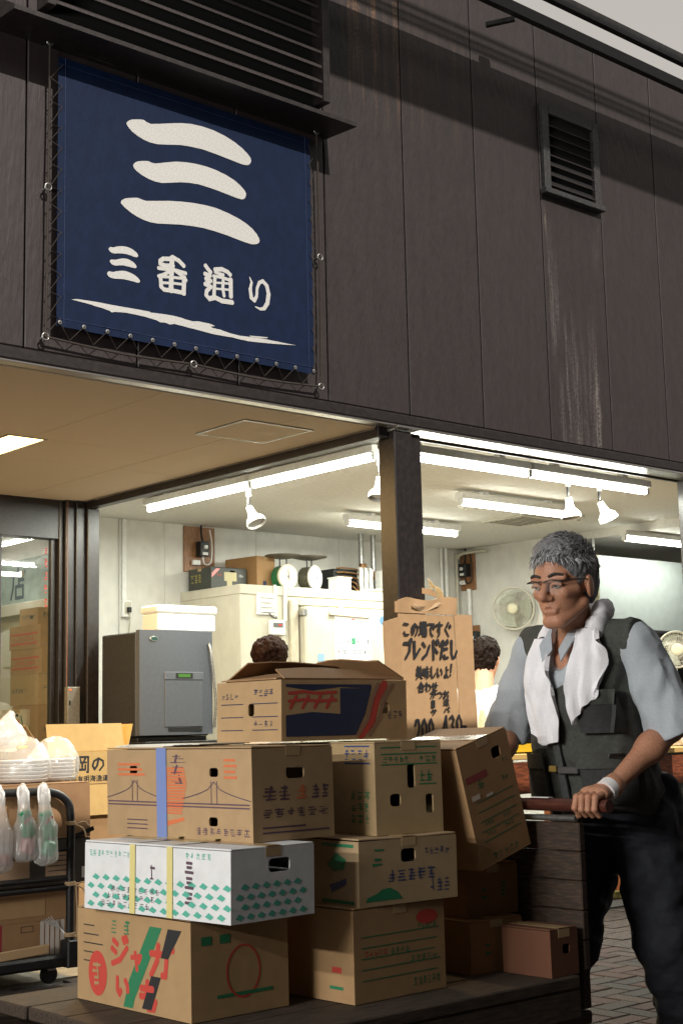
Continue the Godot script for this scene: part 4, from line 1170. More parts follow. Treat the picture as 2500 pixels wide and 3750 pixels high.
	for wk in 5:
		for dd in 7:
			if wk == 0 and dd < 6: continue
			var x := 0.018 + dd * 0.0525
			var y := 0.355 - wk * 0.083
			if day == 5: rect(grn, cf, x - 0.004, y - 0.006, 0.042, 0.052)
			var s := str(day)
			var tgt := red if dd == 0 or day == 17 else blk
			var cw := 0.03 if s.length() == 1 else 0.019
			for i in s.length(): glyph(tgt, cf, s[i], x + i * cw, y, cw, 0.04, 0.0055)
			day += 1
	wpart("date_squares", grn, mat(lin(0.06, 0.42, 0.18)), c)
	for i in blk.v.size(): blk.v[i].z += 0.0008
	wpart("numbers", blk, mat(lin(0.06, 0.06, 0.07)), c)
	wpart("red_numbers", red, mat(lin(0.75, 0.08, 0.06)), c)
	# on its roof
	var dk := carton("dark_carton", "dark green printed carton with a pink corner label on the cooler roof", Vector3(6.64, 2.203, -3.64), Vector3(0.34, 0.17, 0.30), 0.0, worn(lin(0.045, 0.05, 0.04), 0.2, Vector3(4, 4, 4), 0.5, 0.2, 61), {"R": [[0.20, 0.145, 0.05, 0.02]]})
	var F := faces(Vector3(0.34, 0.17, 0.30))
	ink(dk, "pink_label", mat(lin(0.75, 0.30, 0.30)), func(m): poly(m, F.R, PackedVector2Array([Vector2(0.0, 0.09), Vector2(0.0, 0.125), Vector2(0.045, 0.165), Vector2(0.085, 0.165)])))
	ink(dk, "paper_label", mat(lin(0.50, 0.45, 0.26)), func(m): rect(m, F.R, 0.12, 0.07, 0.12, 0.07); rect(m, F.R, 0.145, 0.0, 0.05, 0.07))
	ink(dk, "print", mat(lin(0.30, 0.25, 0.06)), func(m): marks(m, F.L, 0.03, 0.06, 0.15, 0.07, 3, 1))
	ink(dk, "red_print", M.red, func(m): marks(m, F.R, 0.05, 0.105, 0.05, 0.02, 3, 2))
	ink(dk, "white_print", M.white, func(m): marks(m, F.R, 0.26, 0.105, 0.05, 0.02, 3, 3))
	var br := carton("brown_carton", "plain brown carton behind the dark one on the cooler roof", Vector3(6.93, 2.203, -3.60), Vector3(0.20, 0.27, 0.36), 0.12, tri_cardboard(lin(0.36, 0.22, 0.10), 1))
	ink(br, "print", M.navy, func(m): rect(m, faces(Vector3(0.20, 0.27, 0.36)).R, 0.06, 0.03, 0.04, 0.05))
	scale_thing("green dial scale with a rusty pan on the cooler roof", Vector3(7.10, 2.203, -3.33), worn(lin(0.03, 0.22, 0.09), 0.2, Vector3(4, 4, 4), 0.35, 0.1, 62), mat(lin(0.62, 0.55, 0.42), 0.4), -0.75)
	scale_thing("grey dial scale with a white face on the cooler roof", Vector3(7.36, 2.203, -3.30), worn(lin(0.14, 0.13, 0.09), 0.3, Vector3(4, 4, 4), 0.35, 0.1, 63), mat(lin(0.78, 0.77, 0.72), 0.4), -0.45)
	var wc := thing("white_tub", "white plastic tub beside the scales", "tub", Vector3(7.55, 2.203, -3.22))
	wpart("body", bxm(Vector3(7.55, 2.258, -3.22), Vector3(0.15, 0.11, 0.12), 0.008), M.white, wc)
	wpart("lid", bxm(Vector3(7.55, 2.317, -3.22), Vector3(0.158, 0.010, 0.128), 0.003), M.white, wc)
	# refrigeration unit: copper pipes, compressor and pale hoses
	var u := thing("compressor_unit", "compressor unit with copper pipes and pale hoses on the cooler roof", "compressor", Vector3(7.95, 2.203, -3.5))
	wpart("base", bxm(Vector3(7.95, 2.213, -3.5), Vector3(0.62, 0.02, 0.42), 0.003), M.steel, u)
	wpart("coil_block", bxm(Vector3(7.80, 2.325, -3.55), Vector3(0.26, 0.20, 0.25), 0.006), M.black, u)
	var cu := worn(lin(0.45, 0.24, 0.10), 0.4, Vector3(8, 8, 8), 0.4, 0.1, 64, 0.7)
	for i in 6:
		var yy := 2.245 + i * 0.036
		wpart("copper_pipe", tubem(curve([Vector3(7.68, yy, -3.40), Vector3(7.75, yy + 0.005, -3.395), Vector3(7.83 + 0.015 * i, yy, -3.40), Vector3(7.86 + 0.015 * i, yy - 0.03, -3.38), Vector3(7.86 + 0.015 * i, 2.235, -3.38)], 5), 0.0075, 7), cu, u)
	for i in 3:
		var x := 7.90 + i * 0.055
		wpart("hose", tubem(curve([Vector3(x, 2.23, -3.34), Vector3(x - 0.02, 2.32, -3.33), Vector3(x + 0.01, 2.42, -3.36), Vector3(x + 0.05, 2.43, -3.46)], 6), 0.018, 9), M.white, u)
	wpart("control_box", bxm(Vector3(8.16, 2.32, -3.36), Vector3(0.10, 0.20, 0.10), 0.005), M.white, u)
	wpart("receiver", tubem([Vector3(7.95, 2.28, -3.5), Vector3(8.28, 2.28, -3.5)], 0.06, 14), M.steel, u)
	for i in 2:
		wpart("riser_pipe", tubem([Vector3(8.06 + 0.14 * i, 2.30, -3.52), Vector3(8.06 + 0.14 * i, 2.75, -3.52)], 0.022, 10), M.steel, u)
		wpart("valve", bxm(Vector3(8.06 + 0.14 * i, 2.46 - 0.06 * i, -3.50), Vector3(0.06, 0.07, 0.06), 0.01), cu, u)
	wpart("cable_bundle", tubem(curve([Vector3(7.75, 2.222, -3.2), Vector3(7.95, 2.235, -3.17), Vector3(8.12, 2.23, -3.2), Vector3(8.28, 2.225, -3.3)], 6), 0.012, 8), mat(lin(0.6, 0.5, 0.34), 0.7), u)

func scale_thing(label: String, at: Vector3, body: Material, face: Material, turn: float) -> void:
	var t := thing("kitchen_scale", label, "scale", at, "old dial scales on the cooler roof", turn + 0.75)
	var m := MB.new()
	m.lathe(Vector3(0, 0.115, -0.055), [Vector2(0.0, -0.06), Vector2(0.085, -0.06), Vector2(0.092, -0.05), Vector2(0.092, 0.05), Vector2(0.0, 0.05)], 28, Basis(Vector3.RIGHT, PI / 2))
	m.box(Vector3(0, 0.02, -0.055), Vector3(0.17, 0.04, 0.13), 0.008)
	part("body", m, body, t)
	var f := MB.new()
	f.lathe(Vector3(0, 0.115, 0.0), [Vector2(0.098, -0.012), Vector2(0.100, 0.004), Vector2(0.092, 0.010), Vector2(0.0, 0.011)], 32, Basis(Vector3.RIGHT, PI / 2))
	part("dial", f, face, t)
	var nd := MB.new()
	nd.bar(Vector3(-0.004, 0.175, 0.0145), Vector3(0.006, 0.085, 0.0145), 0.004, 0.002)
	nd.lathe(Vector3(0, 0.115, 0.013), [Vector2(0.010, 0.0), Vector2(0.008, 0.004), Vector2(0, 0.005)], 12, Basis(Vector3.RIGHT, PI / 2))
	part("needle", nd, mat(lin(0.2, 0.2, 0.22), 0.4), t)
	for x in [-0.035, 0.035]:
		part("stem", tubem([Vector3(x, 0.2, -0.055), Vector3(x, 0.262, -0.055)], 0.006, 8), M.dark_steel, t)
	var p := MB.new()
	p.lathe(Vector3(0, 0.262, -0.055), [Vector2(0.0, 0.0), Vector2(0.06, 0.002), Vector2(0.145, 0.022), Vector2(0.147, 0.028), Vector2(0.14, 0.026), Vector2(0.05, 0.008), Vector2(0.0, 0.006)], 28)
	part("pan", p, worn(lin(0.28, 0.25, 0.2), 0.6, Vector3(6, 6, 6), 0.5, 0.3, 65, 0.4), t)

func wall_fittings() -> void:
	var z := -3.85
	for q in [["wooden breaker board on the back wall above the brown carton", Vector3(6.457, 2.372, z), Vector3(6.756, 2.738, z + 0.018), Vector3(0, 0, 1)], ["wooden breaker board beside the wall fan", Vector3(9.60, 2.36, -3.84), Vector3(9.62, 2.73, -3.66), Vector3(-1, 0, 0)]]:
		var a: Vector3 = q[1]
		var b: Vector3 = q[2]
		var n: Vector3 = q[3]
		var t := thing("breaker_board", q[0], "breaker board", Vector3((a.x + b.x) / 2, a.y, (a.z + b.z) / 2), "wooden breaker boards")
		wpart("board", span(a, b, 0.003), M.board, t)
		var u := Vector3.UP.cross(n)
		var c := (a + b) / 2 + n * 0.05
		var bs := (u * 0.085 + Vector3.UP * 0.12 + n * 0.075).abs()
		var br := wpart("breaker", bxm(c, bs, 0.005), M.black, t)
		wpart("lever", bxm(c + n * 0.045 + Vector3(0, 0.012, 0), (u * 0.03 + Vector3.UP * 0.03 + n * 0.02).abs(), 0.003), M.white, br)
		wpart("breaker_label", bxm(c + n * 0.038 - Vector3(0, 0.04, 0), (u * 0.05 + Vector3.UP * 0.022 + n * 0.002).abs()), M.white, br)
		wpart("cable", tubem(curve([c + Vector3(0, 0.06, 0), c + Vector3(0, 0.12, 0) - n * 0.015, c + Vector3(0, 0.24, 0) - n * 0.02], 4), 0.008, 7), M.black, t)
		wpart("cable", tubem(curve([c - Vector3(0, 0.06, 0), c - Vector3(0, 0.12, 0) + u * 0.02, c - Vector3(0, 0.10, 0) + u * 0.08, c + Vector3(0, 0.05, 0) + u * 0.09, c + Vector3(0, 0.16, 0) + u * 0.07], 5), 0.006, 7), M.black if n.x < 0 else M.white, t)
		wpart("switch_block", bxm(c - n * 0.02 - Vector3(0, 0.11, 0) - u * 0.05, (u * 0.07 + Vector3.UP * 0.04 + n * 0.03).abs(), 0.004), M.white, t)
	var o := thing("wall_outlet", "surface outlet with a plugged cord under a conduit on the back wall", "outlet", Vector3(5.91, 2.0, z))
	wpart("box", bxm(Vector3(5.91, 2.055, z + 0.022), Vector3(0.085, 0.13, 0.044), 0.005), M.white, o)
	wpart("faceplate", bxm(Vector3(5.915, 2.06, z + 0.046), Vector3(0.055, 0.09, 0.006), 0.002), M.cream, o)
	wpart("plug", bxm(Vector3(5.918, 2.045, z + 0.06), Vector3(0.03, 0.04, 0.03), 0.004), M.dark_steel, o)
	wpart("cord", tubem(curve([Vector3(5.918, 2.03, z + 0.06), Vector3(5.93, 1.93, z + 0.05), Vector3(5.90, 1.7, z + 0.04), Vector3(5.90, 1.4, z + 0.03)], 6), 0.005, 6), M.cream, o)
	wpart("conduit", span(Vector3(5.875, 2.12, z), Vector3(5.915, 2.748, z + 0.03), 0.004), M.white, o)
	wpart("conduit", span(Vector3(5.858, 1.2, z), Vector3(5.872, 2.748, z + 0.02), 0.003), M.wall, o)
	var c2 := thing("conduit", "white vertical conduit in the corner next to the second breaker board", "conduit", Vector3(9.3, 1.0, z))
	wpart("pipe", tubem([Vector3(9.40, 0.9, z + 0.02), Vector3(9.40, 2.748, z + 0.02)], 0.018, 10), M.white, c2)
	wpart("pipe", tubem([Vector3(9.34, 0.9, z + 0.018), Vector3(9.34, 2.748, z + 0.018)], 0.014, 10), M.white, c2)
	wpart("pipe", tubem(curve([Vector3(9.53, 0.9, z + 0.03), Vector3(9.53, 2.55, z + 0.03), Vector3(9.53, 2.66, z + 0.05), Vector3(9.53, 2.70, z + 0.12), Vector3(9.53, 2.70, z + 0.4)], 6), 0.016, 10), M.cream, c2)
	wpart("pipe", tubem([Vector3(9.59, 1.0, -3.73), Vector3(9.59, 2.37, -3.73)], 0.022, 10), M.white, c2)
	var lb := thing("junction_box", "small black junction box low on the wall by the fan", "junction box", Vector3(9.6, 1.9, -3.67))
	wpart("plate", span(Vector3(9.605, 1.95, -3.73), Vector3(9.618, 2.03, -3.63), 0.002), M.board, lb)
	wpart("box", span(Vector3(9.54, 1.87, -3.72), Vector3(9.604, 1.97, -3.62), 0.004), M.black, lb)
	wpart("label", span(Vector3(9.5385, 1.90, -3.69), Vector3(9.5395, 1.925, -3.645)), M.white, lb)
	# wall fan
	fan("cream wall fan beside the man's face", Vector3(9.47, 2.135, -3.08), Vector3(-0.86, -0.05, 0.5), 0.185, Vector3(9.62, 1.98, -3.19))
	# round ceiling vents and flat grilles
	var g := thing("ceiling_grille", "flat square grille in the shop ceiling behind the batten", "grille", Vector3(8.62, 2.74, -2.2))
	var gm := MB.new()
	gm.box(Vector3(8.62, 2.745, -2.2), Vector3(0.45, 0.009, 0.45), 0.002)
	wpart("frame", gm, M.cream, g)
	for i in 7:
		wpart("slat", bxm(Vector3(8.62, 2.7385, -2.365 + i * 0.055), Vector3(0.38, 0.004, 0.02), 0.001), mat(lin(0.25, 0.24, 0.2)), g)
	for q in [[7.60, -1.85], [8.82, -1.78]]:
		var dt := thing("ceiling_detector", "small round fitting on the shop ceiling", "detector", Vector3(q[0], 2.75, q[1]), "round ceiling fittings")
		var dm := MB.new()
		dm.lathe(Vector3(q[0], 2.75, q[1]), [Vector2(0.055, 0.0), Vector2(0.05, -0.02), Vector2(0.025, -0.032), Vector2(0, -0.034)], 20)
		wpart("cover", dm, M.white, dt)
		var dn := MB.new()
		dn.lathe(Vector3(q[0], 2.716, q[1]), [Vector2(0.018, 0.0), Vector2(0.012, -0.012), Vector2(0, -0.014)], 14)
		wpart("sensor", dn, M.cream, dt)

func fan(label: String, c: Vector3, aim: Vector3, r: float, mount: Vector3) -> void:
	var t := thing("wall_fan", label, "fan", c, "cream electric fans")
	var d := aim.normalized()
	var x := Vector3.UP.cross(d).normalized()
	var y := d.cross(x)
	var f := Basis(x, y, d)
	var g := MB.new()
	for k in 40:
		var an := TAU * k / 40.0
		var e := x * cos(an) + y * sin(an)
		g.tube([c + d * 0.055 + e * 0.045, c + d * 0.05 + e * r * 0.6, c + d * 0.02 + e * r], 0.0016, 4, false)
		g.tube([c - d * 0.05 + e * 0.05, c - d * 0.03 + e * r * 0.8, c + e * r], 0.0016, 4, false)
	for q in [[r, 0.01, 0.009], [r * 0.72, 0.042, 0.0018], [r * 0.45, 0.052, 0.0018]]:
		var ring := []
		for k in 41: ring.append(c + d * q[1] + (x * cos(TAU * k / 40.0) + y * sin(TAU * k / 40.0)) * q[0])
		g.tube(ring, q[2], 6, false)
	wpart("guard", g, mat(lin(0.55, 0.52, 0.42), 0.4), t)
	var b := MB.new()
	for k in 3:
		var rows := []
		for i in 6:
			var row := []
			for j in 6:
				var rad: float = lerp(0.03, r * 0.88, i / 5.0)
				var an: float = TAU * k / 3.0 + (j / 5.0 - 0.5) * lerp(1.0, 1.5, i / 5.0)
				row.append(c + (x * cos(an) + y * sin(an)) * rad + d * ((j / 5.0 - 0.5) * 0.05))
			rows.append(row)
		b.grid(rows, 0.003)
	wpart("blades", b, mat(lin(0.42, 0.44, 0.36), 0.35), t)
	var h := MB.new()
	h.lathe(c + d * 0.05, [Vector2(0.047, -0.01), Vector2(0.046, 0.006), Vector2(0.03, 0.013), Vector2(0, 0.015)], 24, Basis(x, d, x.cross(d)))
	wpart("hub", h, mat(lin(0.62, 0.58, 0.40), 0.4), t)
	wpart("motor", tubem([c - d * 0.05, c - d * 0.13], 0.05, 16), mat(lin(0.55, 0.52, 0.42), 0.4), t)
	var s := MB.new()
	s.tube(curve([c - d * 0.10, (c - d * 0.12).lerp(mount, 0.6) - Vector3(0, 0.03, 0), mount], 5), 0.022, 10)
	wpart("bracket", s, mat(lin(0.55, 0.52, 0.42), 0.4), t)

func grey_unit() -> void:
	var st := thing("side_counter", "dark counter carrying the grey countertop cooler", "counter", Vector3(5.45, 0, -2.65))
	wpart("top", span(Vector3(5.09, 1.02, -2.95), Vector3(5.95, 1.06, -2.32), 0.004), M.dark_steel, st)
	for x in [5.11, 5.89]:
		for z in [-2.93, -2.38]:
			wpart("leg", span(Vector3(x, 0, z), Vector3(x + 0.04, 1.02, z + 0.04), 0.003), M.dark_steel, st)
	var x0 := 5.12
	var x1 := 5.70
	var zf := -2.43
	var t := thing("countertop_cooler", "slate grey cabinet cooler with a green display and chrome side handle", "cooler", Vector3(5.41, 1.06, -2.66))
	var gm := worn(lin(0.080, 0.088, 0.104), 0.05, Vector3(3, 3, 3), 0.42, 0.12, 66)
	wpart("body", span(Vector3(x0, 1.09, -2.89), Vector3(x1, 1.77, zf - 0.045), 0.008), worn(lin(0.035, 0.035, 0.037), 0.2, Vector3(3, 3, 3), 0.4, 0.2, 67), t)
	wpart("foot", span(Vector3(x0 + 0.015, 1.06, -2.87), Vector3(x1 - 0.015, 1.089, zf - 0.05), 0.004), M.black, t)
	# bowed front door
	var d := MB.new()
	var rings := []
	for i in 13:
		var u := i / 12.0
		rings.append(Vector3(lerp(x0, x1, u), 0, zf + 0.02 * sin(u * PI)))
	for i in 12:
		var a: Vector3 = rings[i]
		var b: Vector3 = rings[i + 1]
		var bk := Vector3(0, 0, -0.042)
		for yy in [[1.10, 1.782]]:
			var A0 := a + Vector3(0, yy[0], 0)
			var A1 := a + Vector3(0, yy[1], 0)
			var B0 := b + Vector3(0, yy[0], 0)
			var B1 := b + Vector3(0, yy[1], 0)
			var mid := (a + b) / 2 + Vector3(0, 1.45, zf - 0.021 - (a.z + b.z) / 2)
			d.face([A0, B0, B1, A1], mid)
			var za := Vector3(0, 0, zf - 0.042 - a.z)
			var zb := Vector3(0, 0, zf - 0.042 - b.z)
			d.face([A1, B1, B1 + zb, A1 + za], mid)
			d.face([A0, B0, B0 + zb, A0 + za], mid)
			if i == 0: d.face([A0, A1, A1 + za, A0 + za], mid)
			if i == 11: d.face([B0, B1, B1 + zb, B0 + zb], mid)
	var dr := wpart("door", d, gm, t)
	var zz := zf + 0.021
	wpart("dispenser_panel", span(Vector3(5.305, 1.15, zz - 0.012), Vector3(5.605, 1.455, zz + 0.003), 0.004), gm, dr)
	wpart("panel_head", span(Vector3(5.30, 1.457, zz - 0.012), Vector3(5.61, 1.51, zz + 0.006), 0.004), worn(lin(0.10, 0.108, 0.125), 0.05, Vector3(3, 3, 3), 0.35, 0.1, 68), dr)
	wpart("recess", span(Vector3(5.33, 1.12, zz - 0.01), Vector3(5.60, 1.147, zz + 0.001), 0.002), M.void_, dr)
	wpart("display_bezel", span(Vector3(5.385, 1.468, zz + 0.006), Vector3(5.52, 1.502, zz + 0.009), 0.003), M.black, dr)
	wpart("display_screen", span(Vector3(5.402, 1.475, zz + 0.009), Vector3(5.50, 1.496, zz + 0.0105)), glow(Color(0.20, 0.38, 0.10), 0.25), dr)
	var bd := MB.new()
	bd.lathe(Vector3(5.225, 1.725, zz - 0.008), [Vector2(0, 0.004), Vector2(0.032, 0.004), Vector2(0.036, 0.0)], 24, Basis(Vector3.RIGHT, PI / 2), 1.0, 0.5)
	wpart("badge", bd, M.steel, dr)
	var b2 := MB.new()
	b2.lathe(Vector3(5.225, 1.725, zz - 0.0035), [Vector2(0, 0.001), Vector2(0.026, 0.001)], 24, Basis(Vector3.RIGHT, PI / 2), 1.0, 0.45)
	wpart("badge_face", b2, mat(lin(0.02, 0.06, 0.05), 0.3), dr)
	wpart("handle", tubem(curve([Vector3(5.665, 1.70, zf + 0.012), Vector3(5.668, 1.64, zf + 0.03), Vector3(5.69, 1.45, zf + 0.035), Vector3(5.705, 1.28, zf + 0.03), Vector3(5.705, 1.14, zf + 0.01)], 6), 0.010, 8), M.steel, t)
	# foam box on top
	var f := thing("foam_box", "white foam box with a loose lid on the grey countertop cooler", "box", Vector3(5.52, 1.782, -2.56))
	wpart("body", span(Vector3(5.285, 1.782, -2.655), Vector3(5.755, 1.90, -2.46), 0.010), M.foam, f)
	wpart("lid", span(Vector3(5.275, 1.901, -2.665), Vector3(5.765, 1.955, -2.45), 0.012), M.foam, f)
	wpart("grip", span(Vector3(5.43, 1.865, -2.462), Vector3(5.60, 1.872, -2.456), 0.002), mat(lin(0.6, 0.6, 0.58)), f)
	# switches low on the back wall behind
	var s := thing("wall_switch", "dark switch plate with two white rockers on the door jamb side", "switch", Vector3(5.2, 1.32, -3.06))
	wpart("plate", span(Vector3(5.155, 1.29, -3.155), Vector3(5.235, 1.43, -3.145), 0.003), M.dark_steel, s)
	wpart("rocker", span(Vector3(5.18, 1.37, -3.145), Vector3(5.22, 1.41, -3.138), 0.002), M.white, s)
	wpart("rocker", span(Vector3(5.18, 1.31, -3.145), Vector3(5.22, 1.35, -3.138), 0.002), M.white, s)
	var ex := thing("fire_extinguisher", "red fire extinguisher standing below the switch plate", "extinguisher", Vector3(5.35, 0.75, -3.0))
	var em := MB.new()
	em.lathe(Vector3(5.35, 0.752, -3.0), [Vector2(0, 0), Vector2(0.07, 0.0), Vector2(0.075, 0.01), Vector2(0.075, 0.42), Vector2(0.05, 0.47), Vector2(0.02, 0.49), Vector2(0, 0.49)], 20)
	wpart("cylinder", em, mat(lin(0.30, 0.02, 0.03), 0.3), ex)
	wpart("valve", bxm(Vector3(5.35, 1.265, -3.0), Vector3(0.09, 0.045, 0.03), 0.006), M.black, ex)
	wpart("stand", span(Vector3(5.26, 0, -3.08), Vector3(5.44, 0.75, -2.92), 0.004), M.dark_steel, ex)

func table_things() -> void:
	var t := thing("shop_table", "long wooden shop table with a red brown front board", "table", Vector3(7.3, 0, -0.75))
	wpart("top", span(Vector3(5.75, 0.905, -1.15), Vector3(9.3, 0.94, -0.45), 0.004), mat(lin(0.45, 0.28, 0.09), 0.5), t)
	wpart("front_board", span(Vector3(5.78, 0.70, -0.50), Vector3(9.27, 0.89, -0.475), 0.003), worn(lin(0.26, 0.07, 0.025), 0.4, Vector3(1, 6, 6), 0.5, 0.3, 69), t)
	for x in [5.8, 7.5, 9.2]:
		for z in [-1.12, -0.56]:
			wpart("leg", span(Vector3(x, 0.004, z), Vector3(x + 0.06, 0.90, z + 0.06), 0.004), mat(lin(0.33, 0.10, 0.03), 0.55), t)
	var c := thing("yellow_crate", "yellow plastic tray on the shop table holding pale vegetables", "crate", Vector3(6.62, 0.94, -0.66))
	var ym := mat(lin(0.62, 0.40, 0.02), 0.4)
	wpart("floor", span(Vector3(6.40, 0.942, -0.86), Vector3(6.86, 0.95, -0.50)), ym, c)
	for e in [[6.40, -0.5, 6.86, -0.508], [6.40, -0.86, 6.86, -0.852], [6.40, -0.852, 6.408, -0.508], [6.852, -0.852, 6.86, -0.508]]:
		wpart("side", span(Vector3(e[0], 0.942, e[1]), Vector3(e[2], 1.01, e[3])), ym, c)
	wpart("rim", span(Vector3(6.39, 1.0105, -0.503), Vector3(6.87, 1.022, -0.49), 0.002), ym, c)
	var rng := RandomNumberGenerator.new()
	rng.seed = 3
	for i in 5:
		var v := thing("daikon_radish", "pale radish bundled upright in the yellow tray", "radish", Vector3(6.5 + 0.07 * i, 0.951, -0.68), "radishes in the yellow tray")
		var p := []
		var r := []
		for k in 9:
			var u := k / 8.0
			p.append(Vector3(6.5 + 0.07 * i + 0.02 * u * (i - 2), 0.952 + 0.26 * u, -0.68 + 0.015 * (i % 2)))
			r.append(0.040 * sin(PI * clamp(0.18 + 0.78 * u, 0.0, 1.0)) + 0.004)
		wpart("root", tubem(p, r, 12), worn(lin(0.66, 0.58, 0.42), 0.15, Vector3(6, 6, 6), 0.5, 0.2, 70), v)
	var lf := thing("leaf_bunch", "small bunch of green leaves beside the radishes", "leaves", Vector3(6.44, 0.951, -0.56))
	for i in 12:
		var a := rng.randf() * TAU
		var rows := []
		for k in 4:
			var u := k / 3.0
			var wd := 0.016 * sin(PI * clamp(u + 0.12, 0.0, 1.0))
			var cc := Vector3(6.445 + cos(a) * 0.035 * u, 0.955 + 0.13 * u - 0.02 * u * u, -0.56 + sin(a) * 0.035 * u)
			rows.append([cc - Vector3(sin(a), 0, -cos(a)) * wd, cc, cc + Vector3(sin(a), 0, -cos(a)) * wd])
		var lm := MB.new()
		lm.grid(rows)
		wpart("leaf", lm, mat(lin(0.10 + 0.1 * rng.randf(), 0.25, 0.05), 0.5), lf)
	var bg := thing("plastic_bag", "white plastic bag printed with a blue letter on the shop table", "bag", Vector3(8.55, 0.94, -0.72))
	var bm := MB.new()
	nets(bm, Vector3(8.3, 0.93, -0.95), Vector3(8.85, 1.28, -0.5), 0.016, [[Vector3(8.57, 1.04, -0.72), Vector3(0.17, 0.12, 0.12), Basis()], [Vector3(8.60, 1.16, -0.72), Vector3(0.09, 0.09, 0.07), Basis()], [Vector3(8.47, 1.12, -0.70), Vector3(0.06, 0.07, 0.06), Basis()]], 0.05, [[Vector3(0, 0.942, 0), Vector3(0, -1, 0)]], [], noise(1.0, 3, 4), 0.02, Vector3(14, 14, 14))
	wpart("body", bm, mat(lin(0.78, 0.78, 0.78), 0.35), bg)
	var lm2 := MB.new()
	glyph(lm2, frame(Vector3(8.555, 1.11, -0.60), Vector3(1, 0, 0.05), Vector3.UP), "A", 0, 0, 0.06, 0.06, 0.014)
	wpart("letter", lm2, mat(lin(0.05, 0.07, 0.30)), bg)

func kitchen() -> void:
	var t := thing("range_hood", "stainless steel kitchen hood with a dull olive side", "range hood", Vector3(10.9, 1.9, -2.7))
	wpart("side", span(Vector3(9.44, 1.895, -2.56), Vector3(9.452, 2.51, -2.1), 0.002), worn(lin(0.21, 0.20, 0.12), 0.2, Vector3(2, 2, 2), 0.45, 0.2, 71, 0.3), t)
	wpart("front", span(Vector3(9.453, 1.895, -2.112), Vector3(12.4, 2.51, -2.1), 0.003), worn(lin(0.20, 0.22, 0.215), 0.05, Vector3(1, 1, 1), 0.55, 0.05, 72, 0.15), t)
	wpart("lid", span(Vector3(9.455, 2.50, -2.56), Vector3(12.4, 2.508, -2.115)), M.steel, t)
	wpart("lip", span(Vector3(9.45, 1.868, -2.14), Vector3(12.4, 1.893, -2.095), 0.003), M.black, t)
	for x in [9.6, 12.0]:
		wpart("hanger", span(Vector3(x, 2.508, -2.3), Vector3(x + 0.03, 2.68, -2.27)), M.steel, t)
		wpart("hanger", span(Vector3(x, 2.508, -2.5), Vector3(x + 0.03, 2.68, -2.47)), M.steel, t)
	var s := thing("kitchen_cabinet", "black kitchen back shelf below the hood", "cabinet", Vector3(10.6, 0, -2.9))
	wpart("back", span(Vector3(9.73, 0.004, -3.3), Vector3(12.4, 1.86, -3.25)), M.black, s)
	wpart("shelf", span(Vector3(9.73, 1.20, -3.25), Vector3(12.4, 1.24, -2.3), 0.003), M.black, s)
	wpart("side", span(Vector3(9.70, 0.004, -3.3), Vector3(9.729, 1.86, -2.3), 0.003), M.black, s)
	wpart("upright", span(Vector3(9.2, 0.004, -2.2), Vector3(9.23, 1.868, -2.17), 0.002), M.dark_steel, s)
	# boiler with pipes, green bucket, desk fan and bottle on a steel rack
	var r := thing("steel_rack", "low steel rack behind the shop table", "rack", Vector3(8.8, 0, -1.45))
	wpart("shelf", span(Vector3(8.2, 1.225, -1.7), Vector3(9.5, 1.25, -1.2), 0.003), M.steel, r)
	for x in [8.22, 9.45]:
		for z in [-1.68, -1.24]:
			wpart("leg", span(Vector3(x, 0.004, z), Vector3(x + 0.03, 1.225, z + 0.03), 0.003), M.steel, r)
	var b := thing("bucket", "dark green plastic bucket on the steel rack", "bucket", Vector3(9.06, 1.25, -1.4))
	var bm := MB.new()
	bm.lathe(Vector3(9.06, 1.252, -1.4), [Vector2(0, 0.0), Vector2(0.115, 0.0), Vector2(0.135, 0.24), Vector2(0.142, 0.245), Vector2(0.142, 0.255), Vector2(0.13, 0.255), Vector2(0.112, 0.01), Vector2(0, 0.01)], 28)
	wpart("body", bm, mat(lin(0.012, 0.10, 0.035), 0.35), b)
	var rim := MB.new()
	rim.lathe(Vector3(9.06, 1.262, -1.4), [Vector2(0.119, 0.0), Vector2(0.123, 0.006), Vector2(0.12, 0.012)], 28)
	wpart("foot_ring", rim, mat(lin(0.02, 0.3, 0.12), 0.35), b)
	var kb := thing("water_boiler", "steel boiler with tangled pale hoses behind the green bucket", "boiler", Vector3(9.0, 1.25, -1.62))
	var km := MB.new()
	km.lathe(Vector3(9.12, 1.252, -1.60), [Vector2(0, 0), Vector2(0.09, 0), Vector2(0.09, 0.42), Vector2(0.06, 0.46), Vector2(0, 0.47)], 20)
	wpart("tank", km, M.steel, kb)
	for i in 4:
		wpart("hose", tubem(curve([Vector3(9.0 + 0.05 * i, 1.66, -1.52), Vector3(9.02 + 0.05 * i, 1.74, -1.48), Vector3(9.06 + 0.03 * i, 1.66, -1.45), Vector3(9.09 + 0.02 * i, 1.52, -1.44), Vector3(9.08, 1.40, -1.46)], 6), 0.010, 7), mat(lin(0.5, 0.46, 0.28), 0.5) if i % 2 == 0 else M.dark_steel, kb)
	wpart("gauge", bxm(Vector3(8.98, 1.70, -1.49), Vector3(0.06, 0.06, 0.05), 0.01), M.white, kb)
	fan("grey desk fan at the edge of the shop", Vector3(9.36, 1.67, -1.3), Vector3(-0.7, 0, 0.7), 0.14, Vector3(9.40, 1.26, -1.36))
	var bo := thing("bottle", "white bottle with a red and blue label on the steel rack", "bottle", Vector3(9.25, 1.25, -1.24))
	var bb := MB.new()
	bb.lathe(Vector3(9.25, 1.252, -1.24), [Vector2(0, 0), Vector2(0.04, 0), Vector2(0.042, 0.02), Vector2(0.042, 0.15), Vector2(0.03, 0.19), Vector2(0.014, 0.21), Vector2(0.014, 0.235), Vector2(0, 0.236)], 20)
	wpart("body", bb, M.white, bo)
